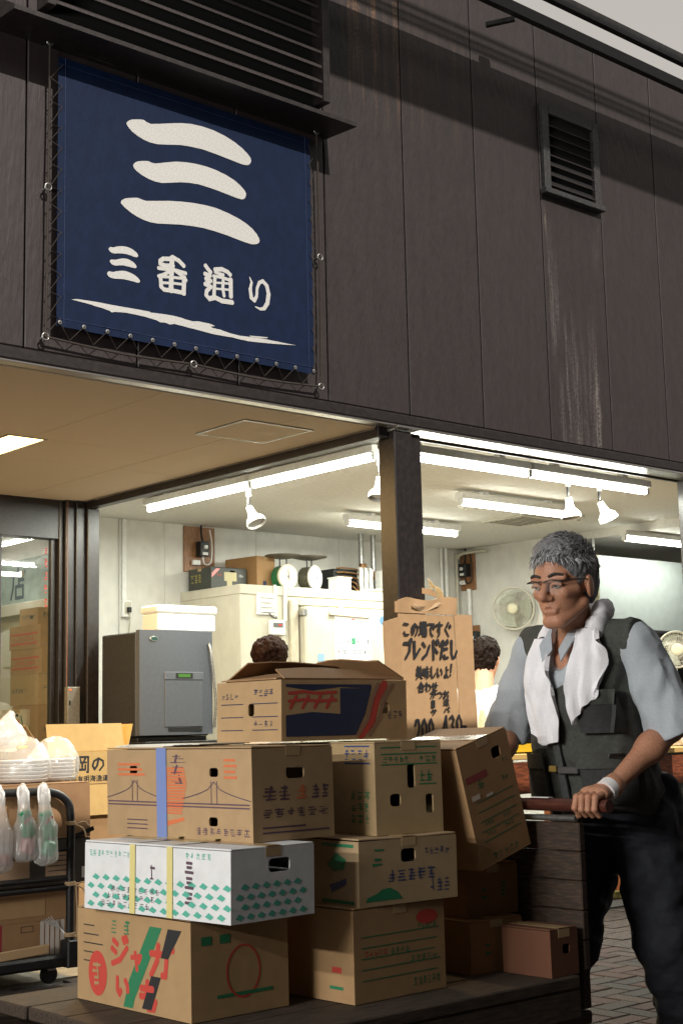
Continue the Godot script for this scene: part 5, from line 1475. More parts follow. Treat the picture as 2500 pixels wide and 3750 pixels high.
	for q in [[0.06, 0.085, "r"], [0.088, 0.11, "b"], [0.12, 0.145, "r"]]:
		var lb := MB.new()
		lb.lathe(Vector3(9.25, 1.252, -1.24), [Vector2(0.0426, q[0]), Vector2(0.0426, q[1])], 20)
		wpart("label", lb, M.red if q[2] == "r" else mat(lin(0.02, 0.18, 0.45)), bo)

# ---------------------------------------------------------------- storeroom behind the glass at the end of the passage
func storeroom() -> void:
	var d := thing("glass_door", "dark framed glass door at the end of the passage", "door", Vector3(4.0, 0, -3.1))
	var fm := worn(lin(0.022, 0.020, 0.022), 0.3, Vector3(3, 3, 3), 0.35, 0.2, 73)
	wpart("header", span(Vector3(1.0, 2.43, -3.16), Vector3(4.90, 2.70, -3.06), 0.004), fm, d)
	for q in [[4.885, 4.915, -3.05], [4.917, 4.985, -3.02], [4.987, 5.055, -3.00]]:
		wpart("jamb", span(Vector3(q[0], 0, -3.16), Vector3(q[1], 2.699, q[2]), 0.003), fm, d)
	wpart("jamb", span(Vector3(5.057, 0, -3.16), Vector3(5.15, 2.645, -2.97), 0.004), M.trim, d)
	wpart("jamb_strip", span(Vector3(4.926, 0.02, -3.02), Vector3(4.931, 2.69, -3.016)), mat(lin(0.2, 0.09, 0.04), 0.5), d)
	wpart("stile", span(Vector3(4.845, 0.0, -3.13), Vector3(4.884, 2.43, -3.09), 0.003), fm, d)
	wpart("stile", span(Vector3(4.44, 0.0, -3.13), Vector3(4.478, 2.43, -3.09), 0.003), fm, d)
	wpart("pane", span(Vector3(4.479, 0.05, -3.112), Vector3(4.844, 2.43, -3.108)), M.glass, d)
	wpart("pane", span(Vector3(1.0, 0.05, -3.112), Vector3(4.439, 2.43, -3.108)), M.glass, d)
	var sb := thing("switch_cabinet", "small grey metal cabinet on the door jamb", "cabinet", Vector3(4.97, 1.18, -2.97))
	wpart("body", span(Vector3(4.90, 1.185, -3.0), Vector3(4.995, 1.43, -2.955), 0.004), worn(lin(0.20, 0.19, 0.165), 0.15, Vector3(3, 3, 3), 0.45, 0.1, 74, 0.3), sb)
	wpart("label", span(Vector3(4.908, 1.405, -2.955), Vector3(4.93, 1.417, -2.9535)), M.orange, sb)
	wpart("lock", span(Vector3(4.912, 1.31, -2.955), Vector3(4.92, 1.34, -2.95)), M.black, sb)
	struct("storeroom_ceiling", span(Vector3(1.0, 2.72, -8.35), Vector3(5.119, 2.80, -3.17)), M.ceil)
	struct("storeroom_wall", span(Vector3(1.0, 0.0, -8.35), Vector3(5.119, 2.72, -8.2)), M.wall)
	fluoro("fluorescent tube inside the glass door, running away from it", Vector3(4.77, 2.52, -3.60), Vector3(4.77, 2.52, -4.75), 0, 0.45, true, 2.72)
	fluoro("short fluorescent tube crossing the shop name inside the glass", Vector3(4.62, 2.262, -3.78), Vector3(4.99, 2.262, -3.78), 0, 0.12, false)
	# shop name board along the storeroom wall
	var s := thing("name_board", "pale green board with dark painted characters inside the glass door", "sign", Vector3(5.1, 2.05, -4.2))
	wpart("board", span(Vector3(5.106, 2.075, -6.0), Vector3(5.118, 2.40, -3.35), 0.002), worn(lin(0.30, 0.36, 0.33), 0.15, Vector3(1, 1, 1), 0.5, 0.2, 75), s)
	wpart("rail", span(Vector3(5.06, 1.985, -6.0), Vector3(5.118, 2.073, -3.35), 0.004), M.cream, s)
	var lt := MB.new()
	var f := frame(Vector3(5.1055, 2.10, -4.14), Vector3.BACK, Vector3.UP)
	f.basis.z = Vector3.LEFT
	glyph(lt, f, "店", 0.0, 0.0, 0.23, 0.25, 0.026)
	glyph(lt, f, "商", -0.40, 0.0, 0.23, 0.25, 0.026)
	wpart("lettering", lt, mat(lin(0.05, 0.07, 0.10)), s)
	var rl := MB.new()
	for i in 5: marks(rl, frame(Vector3(4.80, 2.33 - i * 0.09, -3.107), Vector3.RIGHT, Vector3.UP), 0, 0, 0.035, 0.06, 1, 80 + i)
	wpart("window_lettering", rl, M.red, d)
	# stacked boxes
	var base := thing("storage_rack", "low rack under the stacked boxes inside the glass", "rack", Vector3(4.95, 0, -3.55))
	wpart("deck", span(Vector3(4.55, 0.93, -3.95), Vector3(5.11, 0.96, -3.24), 0.003), M.wood, base)
	for x in [4.57, 5.05]:
		for z in [-3.93, -3.30]: wpart("leg", span(Vector3(x, 0.004, z), Vector3(x + 0.05, 0.93, z + 0.05), 0.003), M.wood, base)
	for i in 2:
		var w := carton("diamond_carton", "white carton with a pink diamond and green lines inside the glass", Vector3(4.80 + 0.12 * i, 0.96, -3.66 + 0.12 * i), Vector3(0.20, 0.33, 0.17), 0.35, tri_cardboard(lin(0.62, 0.62, 0.56), i), {}, false, "diamond cartons inside the glass")
		for fc in ["L", "R"]:
			var F: Transform3D = faces(Vector3(0.20, 0.33, 0.17))[fc]
			var W := 0.17 if fc == "L" else 0.19
			ink(w, "diamond", mat(lin(0.55, 0.22, 0.2)), func(m): poly(m, F, PackedVector2Array([Vector2(W / 2 - 0.05, 0.17), Vector2(W / 2 - 0.02, 0.08), Vector2(W / 2 + 0.02, 0.08), Vector2(W / 2 + 0.05, 0.17), Vector2(W / 2 + 0.02, 0.26), Vector2(W / 2 - 0.02, 0.26)])))
			ink(w, "green_lines", M.green, func(m): stroke(m, F, [Vector2(0.02, 0.18), Vector2(0.05, 0.29)], 0.01); stroke(m, F, [Vector2(W - 0.02, 0.18), Vector2(W - 0.05, 0.29)], 0.01); stroke(m, F, [Vector2(0.02, 0.15), Vector2(0.05, 0.04)], 0.01); stroke(m, F, [Vector2(W - 0.02, 0.15), Vector2(W - 0.05, 0.04)], 0.01))
			ink(w, "print", M.ink, func(m): marks(m, F, W / 2 - 0.03, 0.165, 0.06, 0.03, 3, 90); rect(m, F, W / 2 - 0.012, 0.285, 0.024, 0.02))
	var y := 0.96
	var stk := [["brown carton in the window stack above the white diamond cartons", 0.56, Vector3(0.22, 0.56 - 0.20, 0.36), 0], ["pale carton with faint blue print in the window stack", 0.0, Vector3(0.22, 0.21, 0.40), 0], ["carton with red stripes, lower one of the window stack", 0.0, Vector3(0.20, 0.17, 0.44), 1], ["carton with red stripes, upper one of the window stack", 0.0, Vector3(0.20, 0.16, 0.44), 1], ["small carton with a hand hole on top of the window stack", 0.0, Vector3(0.16, 0.12, 0.26), 2]]
	for i in stk.size():
		var q = stk[i]
		var sz: Vector3 = q[2]
		var c := carton("stock_carton", q[0], Vector3(5.115 - sz.x / 2 - 0.005, y, -3.50 - 0.02 * i), sz, 0.0, tri_cardboard(lin(0.40, 0.27, 0.12) if i != 1 else lin(0.46, 0.36, 0.2), 5 + i), {"L": [[0.17, 0.06, 0.04, 0.025]]} if q[3] == 2 else {})
		var F := faces(sz)
		if q[3] == 1:
			ink(c, "red_stripes", M.red, func(m): rect(m, F.L, 0.02, sz.y * 0.62, sz.z - 0.06, 0.012); rect(m, F.L, 0.02, sz.y * 0.2, sz.z - 0.06, 0.012); marks(m, F.L, 0.05, sz.y * 0.34, 0.3, 0.035, 8, 100 + i))
		else:
			ink(c, "print", M.navy, func(m): marks(m, F.L, 0.03, sz.y * 0.4, 0.2, 0.03, 5, 110 + i); marks(m, F.R, 0.03, sz.y * 0.5, 0.1, 0.03, 3, 120 + i))
		y += sz.y + 0.0045
	var pp := thing("paper_notices", "white paper notices pinned on the storeroom wall", "paper", Vector3(5.1, 1.5, -4.2), "")
	for q in [[1.62, -4.25, 0.32, 0.25], [1.30, -4.30, 0.24, 0.32], [1.66, -4.62, 0.4, 0.18]]:
		wpart("sheet", span(Vector3(5.113, q[0], q[1]), Vector3(5.1175, q[0] + q[2], q[1] + q[3])), mat(lin(0.62, 0.64, 0.54), 0.6), pp)

# ---------------------------------------------------------------- street: sign, cart and its load, trolley
func near(corner: Vector3, s: Vector3, turn: float) -> Vector3:   # base centre of a box whose near left corner stands at a point
	return corner + Basis(Vector3.UP, turn) * Vector3(s.x / 2, 0, -s.z / 2)

func street() -> void:
	price_sign()
	cart()
	stack_cart()
	trolley()
	yellow_stack()
	stall_lamps()
	var k := thing("kerb_strip", "worn yellow kerb strip along the shop front", "kerb", Vector3(7.0, 0, -0.56))
	wpart("strip", span(Vector3(5.4, 0.0, -0.66), Vector3(12, 0.05, -0.50), 0.006), worn(lin(0.30, 0.25, 0.06), 0.5, Vector3(2, 2, 2), 0.7, 0.5, 80), k)
	wpart("grating", span(Vector3(5.4, 0.004, -0.40), Vector3(12, 0.012, -0.22), 0.002), worn(lin(0.09, 0.09, 0.085), 0.3, Vector3(6, 6, 6), 0.6, 0.5, 81), k)
	var ol := MB.new()
	ol.box(Vector3(4.6, 0.006, -2.95), Vector3(1.1, 0.003, 0.05))
	var o := thing("floor_line", "orange painted line on the concrete floor by the glass door", "line", Vector3(4.6, 0.004, -2.95))
	wpart("paint", ol, M.orange, o)

func stall_lamps() -> void:
	# the stall at the open left end of the street, out of frame: its battens light the left sides of the load
	var t := thing("stall_lamp", "bright batten lamp of the neighbouring stall on its frame", "lamp", Vector3(-3.5, 0, 2.6))
	for z in [1.8, 4.5]:
		wpart("frame_post", span(Vector3(-3.52, 0, z - 0.03), Vector3(-3.46, 3.1, z + 0.03)), M.dark_steel, t)
	wpart("frame_beam", span(Vector3(-3.52, 3.03, 1.6), Vector3(-3.46, 3.10, 4.7)), M.dark_steel, t)
	for y in [2.9, 2.2]:
		wpart("lamp_housing", span(Vector3(-3.455, y - 0.06, 2.1), Vector3(-3.42, y + 0.06, 4.3)), M.white, t)
		wpart("lamp_tube", span(Vector3(-3.418, y - 0.04, 2.15), Vector3(-3.405, y + 0.04, 4.25), 0.004), M.tube, t)
		var li := AreaLight3D.new()
		li.name = "stall_light"
		li.area_size = Vector2(2.1, 0.08)
		li.light_color = Color(1.0, 0.985, 0.96)
		li.light_energy = 17.0
		li.shadow_enabled = true
		add_child(li)
		li.transform = Transform3D(Basis(Vector3.BACK, Vector3.UP, Vector3.LEFT), Vector3(-3.40, y, 3.2))

func sheet(rows: int, cols: int, fn: Callable, thick: float) -> MB:
	var g := []
	for i in rows:
		var r := []
		for j in cols: r.append(fn.call(j / float(cols - 1), i / float(rows - 1)))
		g.append(r)
	var m := MB.new()
	m.grid(g, thick)
	return m

func price_sign() -> void:
	var t := thing("cardboard_sign", "hand lettered cardboard sign tied to the post by the shop corner", "sign", Vector3(5.27, 0.3, 0.07))
	var cm := tri_cardboard(lin(0.52, 0.36, 0.21), 3)
	var nz := noise(1.0, 2, 21)
	var wob := func(p: Vector3) -> Vector3: return p + Vector3(0, 0, 0.006 * nz.get_noise_2d(p.x * 5.0, p.y * 4.0))
	wpart("panel", sheet(12, 8, func(u, v): return wob.call(Vector3(lerp(5.075, 5.48, u) + 0.09 * (v - 0.1) * 0.35, lerp(1.70, 0.55, v), 0.06 + 0.0 * u)), 0.005), cm, t)
	wpart("side_flap", sheet(12, 4, func(u, v): return wob.call(Vector3(lerp(4.945, 5.072, u) + 0.09 * (v - 0.1) * 0.35, lerp(1.65 + 0.03 * u, 0.55, v), 0.085 - 0.022 * u)), 0.005), cm, t)
	wpart("side_flap", sheet(12, 4, func(u, v): return wob.call(Vector3(lerp(5.483, 5.605, u) + 0.09 * (v - 0.1) * 0.35, lerp(1.708, 0.55, v), 0.063 + 0.015 * u)), 0.005), cm, t)
	wpart("top_flap", sheet(6, 12, func(u, v): return wob.call(Vector3(lerp(5.045, 5.495, u), lerp(1.79 + 0.012 * sin(u * 9.0) - 0.03 * pow(1.0 - u, 3.0), 1.704, v), 0.066 + 0.02 * (1.0 - v) * sin(u * 14.0) * 0.6)), 0.005), cm, t)
	wpart("torn_strip", sheet(4, 8, func(u, v): return Vector3(5.16 + 0.2 * u, 1.752 - 0.03 * v * (0.4 + 0.6 * sin(u * 3.1)) - 0.012 * sin(u * 5.0), 0.076 + 0.012 * sin(u * 7.0 + v * 2.0)), 0.004), tri_cardboard(lin(0.55, 0.42, 0.28), 4), t)
	wpart("torn_strip", sheet(4, 5, func(u, v): return Vector3(5.28 + 0.10 * u, 1.845 - 0.02 * u - 0.03 * v, 0.03 + 0.02 * sin(u * 3.0)), 0.003), tri_cardboard(lin(0.50, 0.33, 0.18), 4), t)
	for i in 7:
		wpart("straw", tubem(curve([Vector3(5.36, 1.90 - 0.01 * i, 0.0), Vector3(5.40 + 0.006 * i, 1.85, 0.01), Vector3(5.41 + 0.012 * i, 1.79 - 0.01 * i, 0.015)], 4), 0.0025, 5), mat(lin(0.5, 0.36, 0.17), 0.8), t)
	wpart("string", tubem([Vector3(5.135, 1.765, -0.02), Vector3(5.05, 1.765, 0.075)], 0.003, 5), M.rope, t)
	var m := MB.new()
	var f := frame(Vector3(5.047, 1.75, 0.0695), Vector3(1, 0.012, 0), Vector3(0.02, 1, 0))
	var K := 0.000776
	var V := 0.000555
	for q in [["この場ですぐ", 422, 605, 77, 160, 17], ["ブレンドだし", 422, 822, 87, 205, 24], ["美味しいよ", 540, 995, 64, 125, 14], ["!", 825, 975, 90, 125, 17], ["合わせ", 555, 1115, 64, 95, 13], ["かつお", 668, 1185, 62, 84, 12], ["200", 515, 1590, 64, 240, 20], ["g", 690, 1570, 52, 130, 16], ["430", 776, 1560, 67, 235, 20], ["円", 965, 1530, 55, 95, 15]]:
		for i in q[0].length():
			m = MB.new()
			glyph(m, f, q[0][i], (q[1] - 360 + i * q[3]) * K, (290 - q[2]) * V, q[3] * K, q[4] * V, q[5] * K, 0.25)
			wpart("character", m, M.ink, t)
	m = MB.new()
	glyph(m, f, "目", (672 - 360) * K, (290 - 1262) * V, 50 * K, 70 * V, 11 * K)
	glyph(m, f, "サ", (678 - 360) * K, (290 - 1330) * V, 52 * K, 56 * V, 11 * K)
	glyph(m, f, "道", (795 - 360) * K, (290 - 1250) * V, 56 * K, 72 * V, 8 * K)
	glyph(m, f, "バ", (800 - 360) * K, (290 - 1318) * V, 56 * K, 58 * V, 11 * K)
	wpart("lettering", m, M.ink, t, "black brush lettering with prices")

func cart() -> void:
	var t := thing("handcart", "worn wooden handcart with a slatted end board and push handle", "cart", Vector3(2.48, 0, 2.36))
	var zz := [1.90, 2.085, 2.27, 2.455, 2.64, 2.825]
	for i in 5:
		wpart("plank", span(Vector3(1.83 + 0.006 * (i % 2), 0.415, zz[i] + 0.002), Vector3(3.085, 0.448, zz[i + 1] - 0.002), 0.004), M.plank, t)
	for z in [1.93, 2.79]:
		wpart("side_beam", span(Vector3(1.80, 0.335, z - 0.03), Vector3(3.09, 0.414, z + 0.03), 0.005), M.plank, t)
	for x in [2.0, 2.5, 3.0]:
		wpart("cross_beam", span(Vector3(x - 0.03, 0.345, 1.962), Vector3(x + 0.03, 0.413, 2.758), 0.004), M.plank, t)
	# end board with slats, uprights and handle
	for i in 5:
		wpart("end_slat", span(Vector3(3.135, 0.452 + i * 0.079, 2.02), Vector3(3.16, 0.529 + i * 0.079, 2.80), 0.003), M.wood, t)
	for z in [2.08, 2.74]:
		wpart("upright", span(Vector3(3.162, 0.34, z - 0.025), Vector3(3.20, 0.89, z + 0.025), 0.004), M.wood, t)
	wpart("handle_bar", tubem([Vector3(3.11, 0.895, 1.96), Vector3(3.11, 0.895, 2.93)], 0.018, 12), worn(lin(0.10, 0.03, 0.02), 0.3, Vector3(6, 6, 1), 0.35, 0.2, 82), t)
	wpart("handle_pipe", tubem([Vector3(3.125, 0.858, 2.0), Vector3(3.125, 0.858, 2.80)], 0.009, 8), M.steel, t)
	wpart("paper_tag", bxm(Vector3(3.108, 0.9145, 2.69), Vector3(0.022, 0.002, 0.075), 0.0), M.white, t)
	for z in [2.08, 2.74]:
		wpart("handle_bracket", tubem([Vector3(3.18, 0.885, z), Vector3(3.115, 0.89, z)], 0.012, 8), M.dark_steel, t)
	for z in [2.08, 2.74]:
		wpart("end_arm", span(Vector3(3.02, 0.30, z - 0.025), Vector3(3.20, 0.334, z + 0.025), 0.004), M.plank, t)
	# axle, wheels and rest legs
	wpart("axle", tubem([Vector3(2.55, 0.20, 2.0), Vector3(2.55, 0.20, 2.74)], 0.018, 10), M.dark_steel, t)
	for z in [2.03, 2.70]:
		var wm := MB.new()
		wm.lathe(Vector3(2.55, 0.20, z), [Vector2(0.15, -0.03), Vector2(0.185, -0.035), Vector2(0.198, -0.02), Vector2(0.198, 0.02), Vector2(0.185, 0.035), Vector2(0.15, 0.03)], 32, Basis(Vector3.RIGHT, PI / 2))
		var w := wpart("wheel", wm, mat(lin(0.012, 0.012, 0.012), 0.8), t)
		var rm := MB.new()
		rm.lathe(Vector3(2.55, 0.20, z), [Vector2(0.0, -0.02), Vector2(0.15, -0.02), Vector2(0.15, 0.02), Vector2(0.0, 0.02)], 24, Basis(Vector3.RIGHT, PI / 2))
		wpart("rim", rm, M.dark_steel, w)
		wpart("wheel_mount", span(Vector3(2.49, 0.17, z + 0.04), Vector3(2.61, 0.336, z + 0.06), 0.003), M.dark_steel, t)
	for x in [1.95, 3.05]:
		for z in [2.06, 2.66]:
			wpart("rest_leg", span(Vector3(x - 0.035, 0.001, z - 0.035), Vector3(x + 0.035, 0.335, z + 0.035), 0.004), M.dark_steel, t)

func stack_cart() -> void:
	var kraft := lin(0.43, 0.30, 0.165)
	# --- potato carton
	var s := Vector3(0.295, 0.226, 0.49)
	var c := carton("potato_carton", "brown carton with red lettering and a green stripe at the bottom of the cart load", near(Vector3(1.988, 0.45, 2.576), s, 0.02), s, 0.02, tri_cardboard(kraft, 11))
	var F := faces(s)
	var L: Transform3D = F.L
	var R: Transform3D = F.R
	ink(c, "green_print", M.green, func(m):
		poly(m, L, PackedVector2Array([Vector2(0.325, 0.205), Vector2(0.375, 0.205), Vector2(0.30, 0.09), Vector2(0.26, 0.03), Vector2(0.25, 0.005), Vector2(0.21, 0.005), Vector2(0.235, 0.07)]))
		for x in [0.155, 0.21]: marks(m, L, x, 0.175, 0.032, 0.036, 1, 130 + int(x * 100)); rect(m, R, x - 0.13, 0.17, 0.03, 0.02))
	ink(c, "black_print", M.ink, func(m):
		poly(m, L, PackedVector2Array([Vector2(0.40, 0.205), Vector2(0.455, 0.205), Vector2(0.40, 0.135), Vector2(0.37, 0.135)]))
		poly(m, L, PackedVector2Array([Vector2(0.33, 0.09), Vector2(0.37, 0.09), Vector2(0.33, 0.01), Vector2(0.29, 0.01)]))
		for i in 5: rect(m, L, 0.03, 0.185 - i * 0.022, 0.05 + 0.02 * (i % 3), 0.003))
	ink(c, "red_print", M.red, func(m):
		for i in 24:
			var a := TAU * i / 24.0
			var b := TAU * (i + 1) / 24.0
			poly(m, L, PackedVector2Array([Vector2(0.095, 0.072), Vector2(0.095 + cos(a) * 0.042, 0.072 + sin(a) * 0.055), Vector2(0.095 + cos(b) * 0.042, 0.072 + sin(b) * 0.055)]))
		glyph(m, L, "ジ", 0.15, 0.095, 0.085, 0.08, 0.014)
		glyph(m, L, "ャ", 0.235, 0.095, 0.06, 0.06, 0.012)
		glyph(m, L, "ガ", 0.32, 0.085, 0.10, 0.085, 0.016)
		glyph(m, L, "い", 0.17, 0.022, 0.07, 0.06, 0.014)
		glyph(m, L, "も", 0.275, 0.005, 0.085, 0.075, 0.016)
		for i in 24:
			var a := TAU * i / 24.0
			var b := TAU * (i + 1) / 24.0
			stroke(m, R, [Vector2(0.15 + cos(a) * 0.05, 0.10 + sin(a) * 0.06), Vector2(0.15 + cos(b) * 0.05, 0.10 + sin(b) * 0.06)], 0.005))
	ink(c, "oval_text", tri_cardboard(kraft, 12), func(m): marks(m, frame(L.origin + Vector3(-0.0012, 0, 0), Vector3.BACK, Vector3.UP), 0.068, 0.04, 0.05, 0.06, 1, 5))
	ink(c, "green_strip", M.green, func(m): rect(m, R, 0.07, 0.045, 0.17, 0.008))
	# --- white carton with green pattern and yellow bands
	s = Vector3(0.262, 0.162, 0.565)
	c = carton("white_carton", "white carton patterned with rows of green dashes and tied with yellow bands", near(Vector3(1.984, 0.685, 2.737), s, 0.07), s, 0.07, tri_cardboard(lin(0.72, 0.73, 0.74), 13), {"R": [[0.145, 0.122, 0.068, 0.032]]})
	F = faces(s); L = F.L; R = F.R
	ink(c, "green_pattern", M.teal, func(m):
		for r in 4:
			for k in 13:
				var x := 0.012 + k * 0.042 + (0.021 if r % 2 else 0.0)
				poly(m, L, PackedVector2Array([Vector2(x, 0.012 + r * 0.022), Vector2(x + 0.02, 0.006 + r * 0.022), Vector2(x + 0.032, 0.014 + r * 0.022), Vector2(x + 0.014, 0.022 + r * 0.022)]))
			for k in 9:
				var x := 0.008 + k * 0.033 + (0.016 if r % 2 else 0.0)
				if x < 0.222: poly(m, R, PackedVector2Array([Vector2(x, 0.012 + r * 0.022), Vector2(x + 0.016, 0.006 + r * 0.022), Vector2(x + 0.026, 0.014 + r * 0.022), Vector2(x + 0.012, 0.022 + r * 0.022)]))
		for i in 5: marks(m, L, 0.02 + 0.035 * i, 0.13, 0.03, 0.016, 2, 140 + i)
		marks(m, L, 0.40, 0.14, 0.10, 0.014, 5, 150))
	ink(c, "dark_print", M.purple, func(m):
		for i in 3: glyph(m, L, "三", 0.40, 0.035 + i * 0.035, 0.035, 0.03, 0.007)
		marks(m, L, 0.26, 0.07, 0.035, 0.05, 1, 160)
		for i in 3: marks(m, L, 0.07 + 0.02 * i, 0.012 + 0.018 * i, 0.20, 0.014, 9, 170 + i))
	ink(c, "yellow_band", mat(lin(0.60, 0.53, 0.22), 0.35), func(m):
		for x in [0.19, 0.335]:
			rect(m, L, x, 0.0, 0.022, 0.165, 0.0022)
			rect(m, F.T, 0.0, 0.565 - x - 0.022, 0.26, 0.022, 0.0075))
	# --- carton with the bridge drawing
	s = Vector3(0.268, 0.222, 0.60)
	c = carton("bridge_carton", "brown carton printed with a bridge drawing and tied with a blue band", near(Vector3(2.125, 0.853, 2.641), s, 0.05), s, 0.05, tri_cardboard(lin(0.45, 0.33, 0.20), 14), {"R": [[0.135, 0.162, 0.06, 0.03]], "L": [[0.12, 0.17, 0.034, 0.02], [0.455, 0.165, 0.034, 0.022], [0.45, 0.045, 0.034, 0.022]]})
	F = faces(s); L = F.L; R = F.R
	ink(c, "bridge_print", M.purple, func(m):
		for y in [0.078, 0.086]: rect(m, L, 0.005, y, 0.585, 0.0035)
		for x in [0.125, 0.455]:
			var cab := []
			for k in 13:
				var u := k / 12.0 * 2.0 - 1.0
				cab.append(Vector2(x + u * (0.125 if x < 0.2 else 0.14), 0.142 - 0.045 * sqrt(abs(u))))
			stroke(m, L, cab, 0.0025)
			rect(m, L, x - 0.012, 0.088, 0.003, 0.056)
			rect(m, L, x + 0.010, 0.088, 0.003, 0.056)
		for i in 3: rect(m, L, 0.09, 0.018 + i * 0.011, 0.09, 0.003)
		marks(m, L, 0.38, 0.012, 0.21, 0.018, 8, 180)
		for i in 3: marks(m, L, 0.275, 0.135 + 0.026 * i, 0.075, 0.02, 1, 183 + i)
		marks(m, R, 0.025, 0.095, 0.10, 0.036, 2, 186); marks(m, R, 0.185, 0.095, 0.07, 0.036, 2, 187)
		marks(m, R, 0.025, 0.055, 0.22, 0.022, 6, 188)
		for i in 2: rect(m, R, 0.025, 0.018 + i * 0.012, 0.22 - 0.08 * i, 0.004))
	ink(c, "orange_print", M.orange, func(m):
		for i in 3: rect(m, L, 0.05, 0.155 + i * 0.013, 0.12 - 0.01 * i, 0.006)
		for i in 17: rect(m, L, 0.262, 0.06 + i * 0.007, 0.085 - 0.002 * abs(i - 11), 0.0045)
		for i in 4: rect(m, L, 0.495, 0.15 + i * 0.014, 0.05 - 0.006 * (i % 2), 0.006)
		poly(m, L, PackedVector2Array([Vector2(0.265, 0.03), Vector2(0.335, 0.045), Vector2(0.335, 0.053), Vector2(0.265, 0.042)]))
		marks(m, R, 0.135, 0.095, 0.045, 0.036, 1, 190))
	ink(c, "blue_band", M.tape_blue, func(m):
		rect(m, L, 0.222, 0.0, 0.042, 0.226, 0.002)
		rect(m, F.T, 0.0, 0.60 - 0.264, 0.266, 0.042, 0.0070))
	var pl := thing("paper_sheets", "loose white sheets lying on the bridge carton", "paper", Vector3(2.25, 1.079, 2.12))
	for i in 3:
		wpart("sheet", bxm(Vector3(2.24 + 0.012 * i, 1.0815 + 0.0025 * i, 2.13 + 0.02 * i), Vector3(0.20, 0.002, 0.28), 0.0, Basis(Vector3.UP, 0.15 * i - 0.1)), mat(lin(0.72, 0.70, 0.62), 0.6), pl)
	# --- middle column
	s = Vector3(0.325, 0.222, 0.42)
	c = carton("lined_carton", "brown carton with thin green ruled lines at the bottom of the middle stack", near(Vector3(2.39, 0.45, 2.693), s, 0.03), s, 0.03, tri_cardboard(lin(0.42, 0.28, 0.15), 15))
	F = faces(s); L = F.L; R = F.R
	ink(c, "green_lines", M.green, func(m):
		for i in 5: rect(m, R, 0.02, 0.155 - i * 0.026, 0.28 - 0.01 * (i % 3), 0.0025)
		marks(m, R, 0.22, 0.158, 0.07, 0.014, 5, 200); marks(m, R, 0.12, 0.105, 0.07, 0.016, 4, 201); marks(m, R, 0.19, 0.08, 0.1, 0.014, 5, 202); marks(m, R, 0.2, 0.02, 0.1, 0.02, 6, 203); rect(m, L, 0.33, 0.03, 0.05, 0.008))
	ink(c, "red_print", M.red, func(m):
		marks(m, R, 0.03, 0.108, 0.08, 0.014, 5, 204); rect(m, L, 0.34, 0.07, 0.035, 0.014)
		for i in 16:
			var a := TAU * i / 16.0
			var b := TAU * (i + 1) / 16.0
			poly(m, R, PackedVector2Array([Vector2(0.255, 0.185), Vector2(0.255 + cos(a) * 0.04, 0.185 + sin(a) * 0.018), Vector2(0.255 + cos(b) * 0.04, 0.185 + sin(b) * 0.018)])))
	s = Vector3(0.33, 0.160, 0.40)
	c = carton("mountain_carton", "brown carton with a green mountain shape and blue characters", near(Vector3(2.415, 0.677, 2.69), s, -0.05), s, -0.05, tri_cardboard(lin(0.44, 0.34, 0.22), 16), {"R": [[0.158, 0.118, 0.05, 0.034]]})
	F = faces(s); L = F.L; R = F.R
	ink(c, "green_print", M.green, func(m):
		poly(m, R, PackedVector2Array([Vector2(0.015, 0.012), Vector2(0.02, 0.022), Vector2(0.05, 0.03), Vector2(0.07, 0.04), Vector2(0.095, 0.042), Vector2(0.12, 0.03), Vector2(0.135, 0.012)]))
		marks(m, R, 0.035, 0.095, 0.045, 0.05, 1, 210); rect(m, L, 0.25, 0.145, 0.13, 0.008); rect(m, L, 0.25, 0.006, 0.13, 0.008)
		poly(m, L, PackedVector2Array([Vector2(0.27, 0.10), Vector2(0.31, 0.13), Vector2(0.35, 0.115), Vector2(0.34, 0.09), Vector2(0.30, 0.085)])))
	ink(c, "blue_print", mat(lin(0.04, 0.05, 0.13), 0.6), func(m):
		marks(m, R, 0.085, 0.055, 0.165, 0.03, 5, 211); marks(m, R, 0.21, 0.115, 0.09, 0.018, 5, 212); marks(m, R, 0.225, 0.02, 0.075, 0.035, 3, 213)
		poly(m, L, PackedVector2Array([Vector2(0.29, 0.03), Vector2(0.35, 0.055), Vector2(0.35, 0.07), Vector2(0.32, 0.06), Vector2(0.28, 0.05)])))
	s = Vector3(0.225, 0.235, 0.33)
	c = carton("vegetable_carton", "brown carton with green ruled print, blue heading and three hand holes", near(Vector3(2.522, 0.843, 2.643), s, -0.08), s, -0.08, tri_cardboard(lin(0.44, 0.34, 0.20), 17), {"R": [[0.115, 0.148, 0.026, 0.062], [0.06, 0.088, 0.036, 0.032], [0.175, 0.075, 0.026, 0.05]]})
	F = faces(s); L = F.L; R = F.R
	ink(c, "green_print", M.green, func(m):
		for y in [0.222, 0.205, 0.178]: rect(m, R, 0.015, y, 0.19, 0.003)
		marks(m, R, 0.02, 0.184, 0.09, 0.016, 5, 220); marks(m, R, 0.14, 0.184, 0.065, 0.016, 3, 221); rect(m, R, 0.14, 0.125, 0.06, 0.003); marks(m, R, 0.14, 0.132, 0.05, 0.03, 2, 222)
		for i in 3: marks(m, L, 0.22, 0.03 + 0.03 * i, 0.09, 0.022, 3, 223 + i))
	ink(c, "blue_heading", mat(lin(0.03, 0.05, 0.16), 0.6), func(m):
		for y in [0.226, 0.182]: rect(m, L, 0.20, y, 0.11, 0.004)
		marks(m, L, 0.20, 0.192, 0.11, 0.028, 4, 228))
	# --- behind: two plain cartons that carry the top one
	s = Vector3(0.36, 0.31, 0.30)
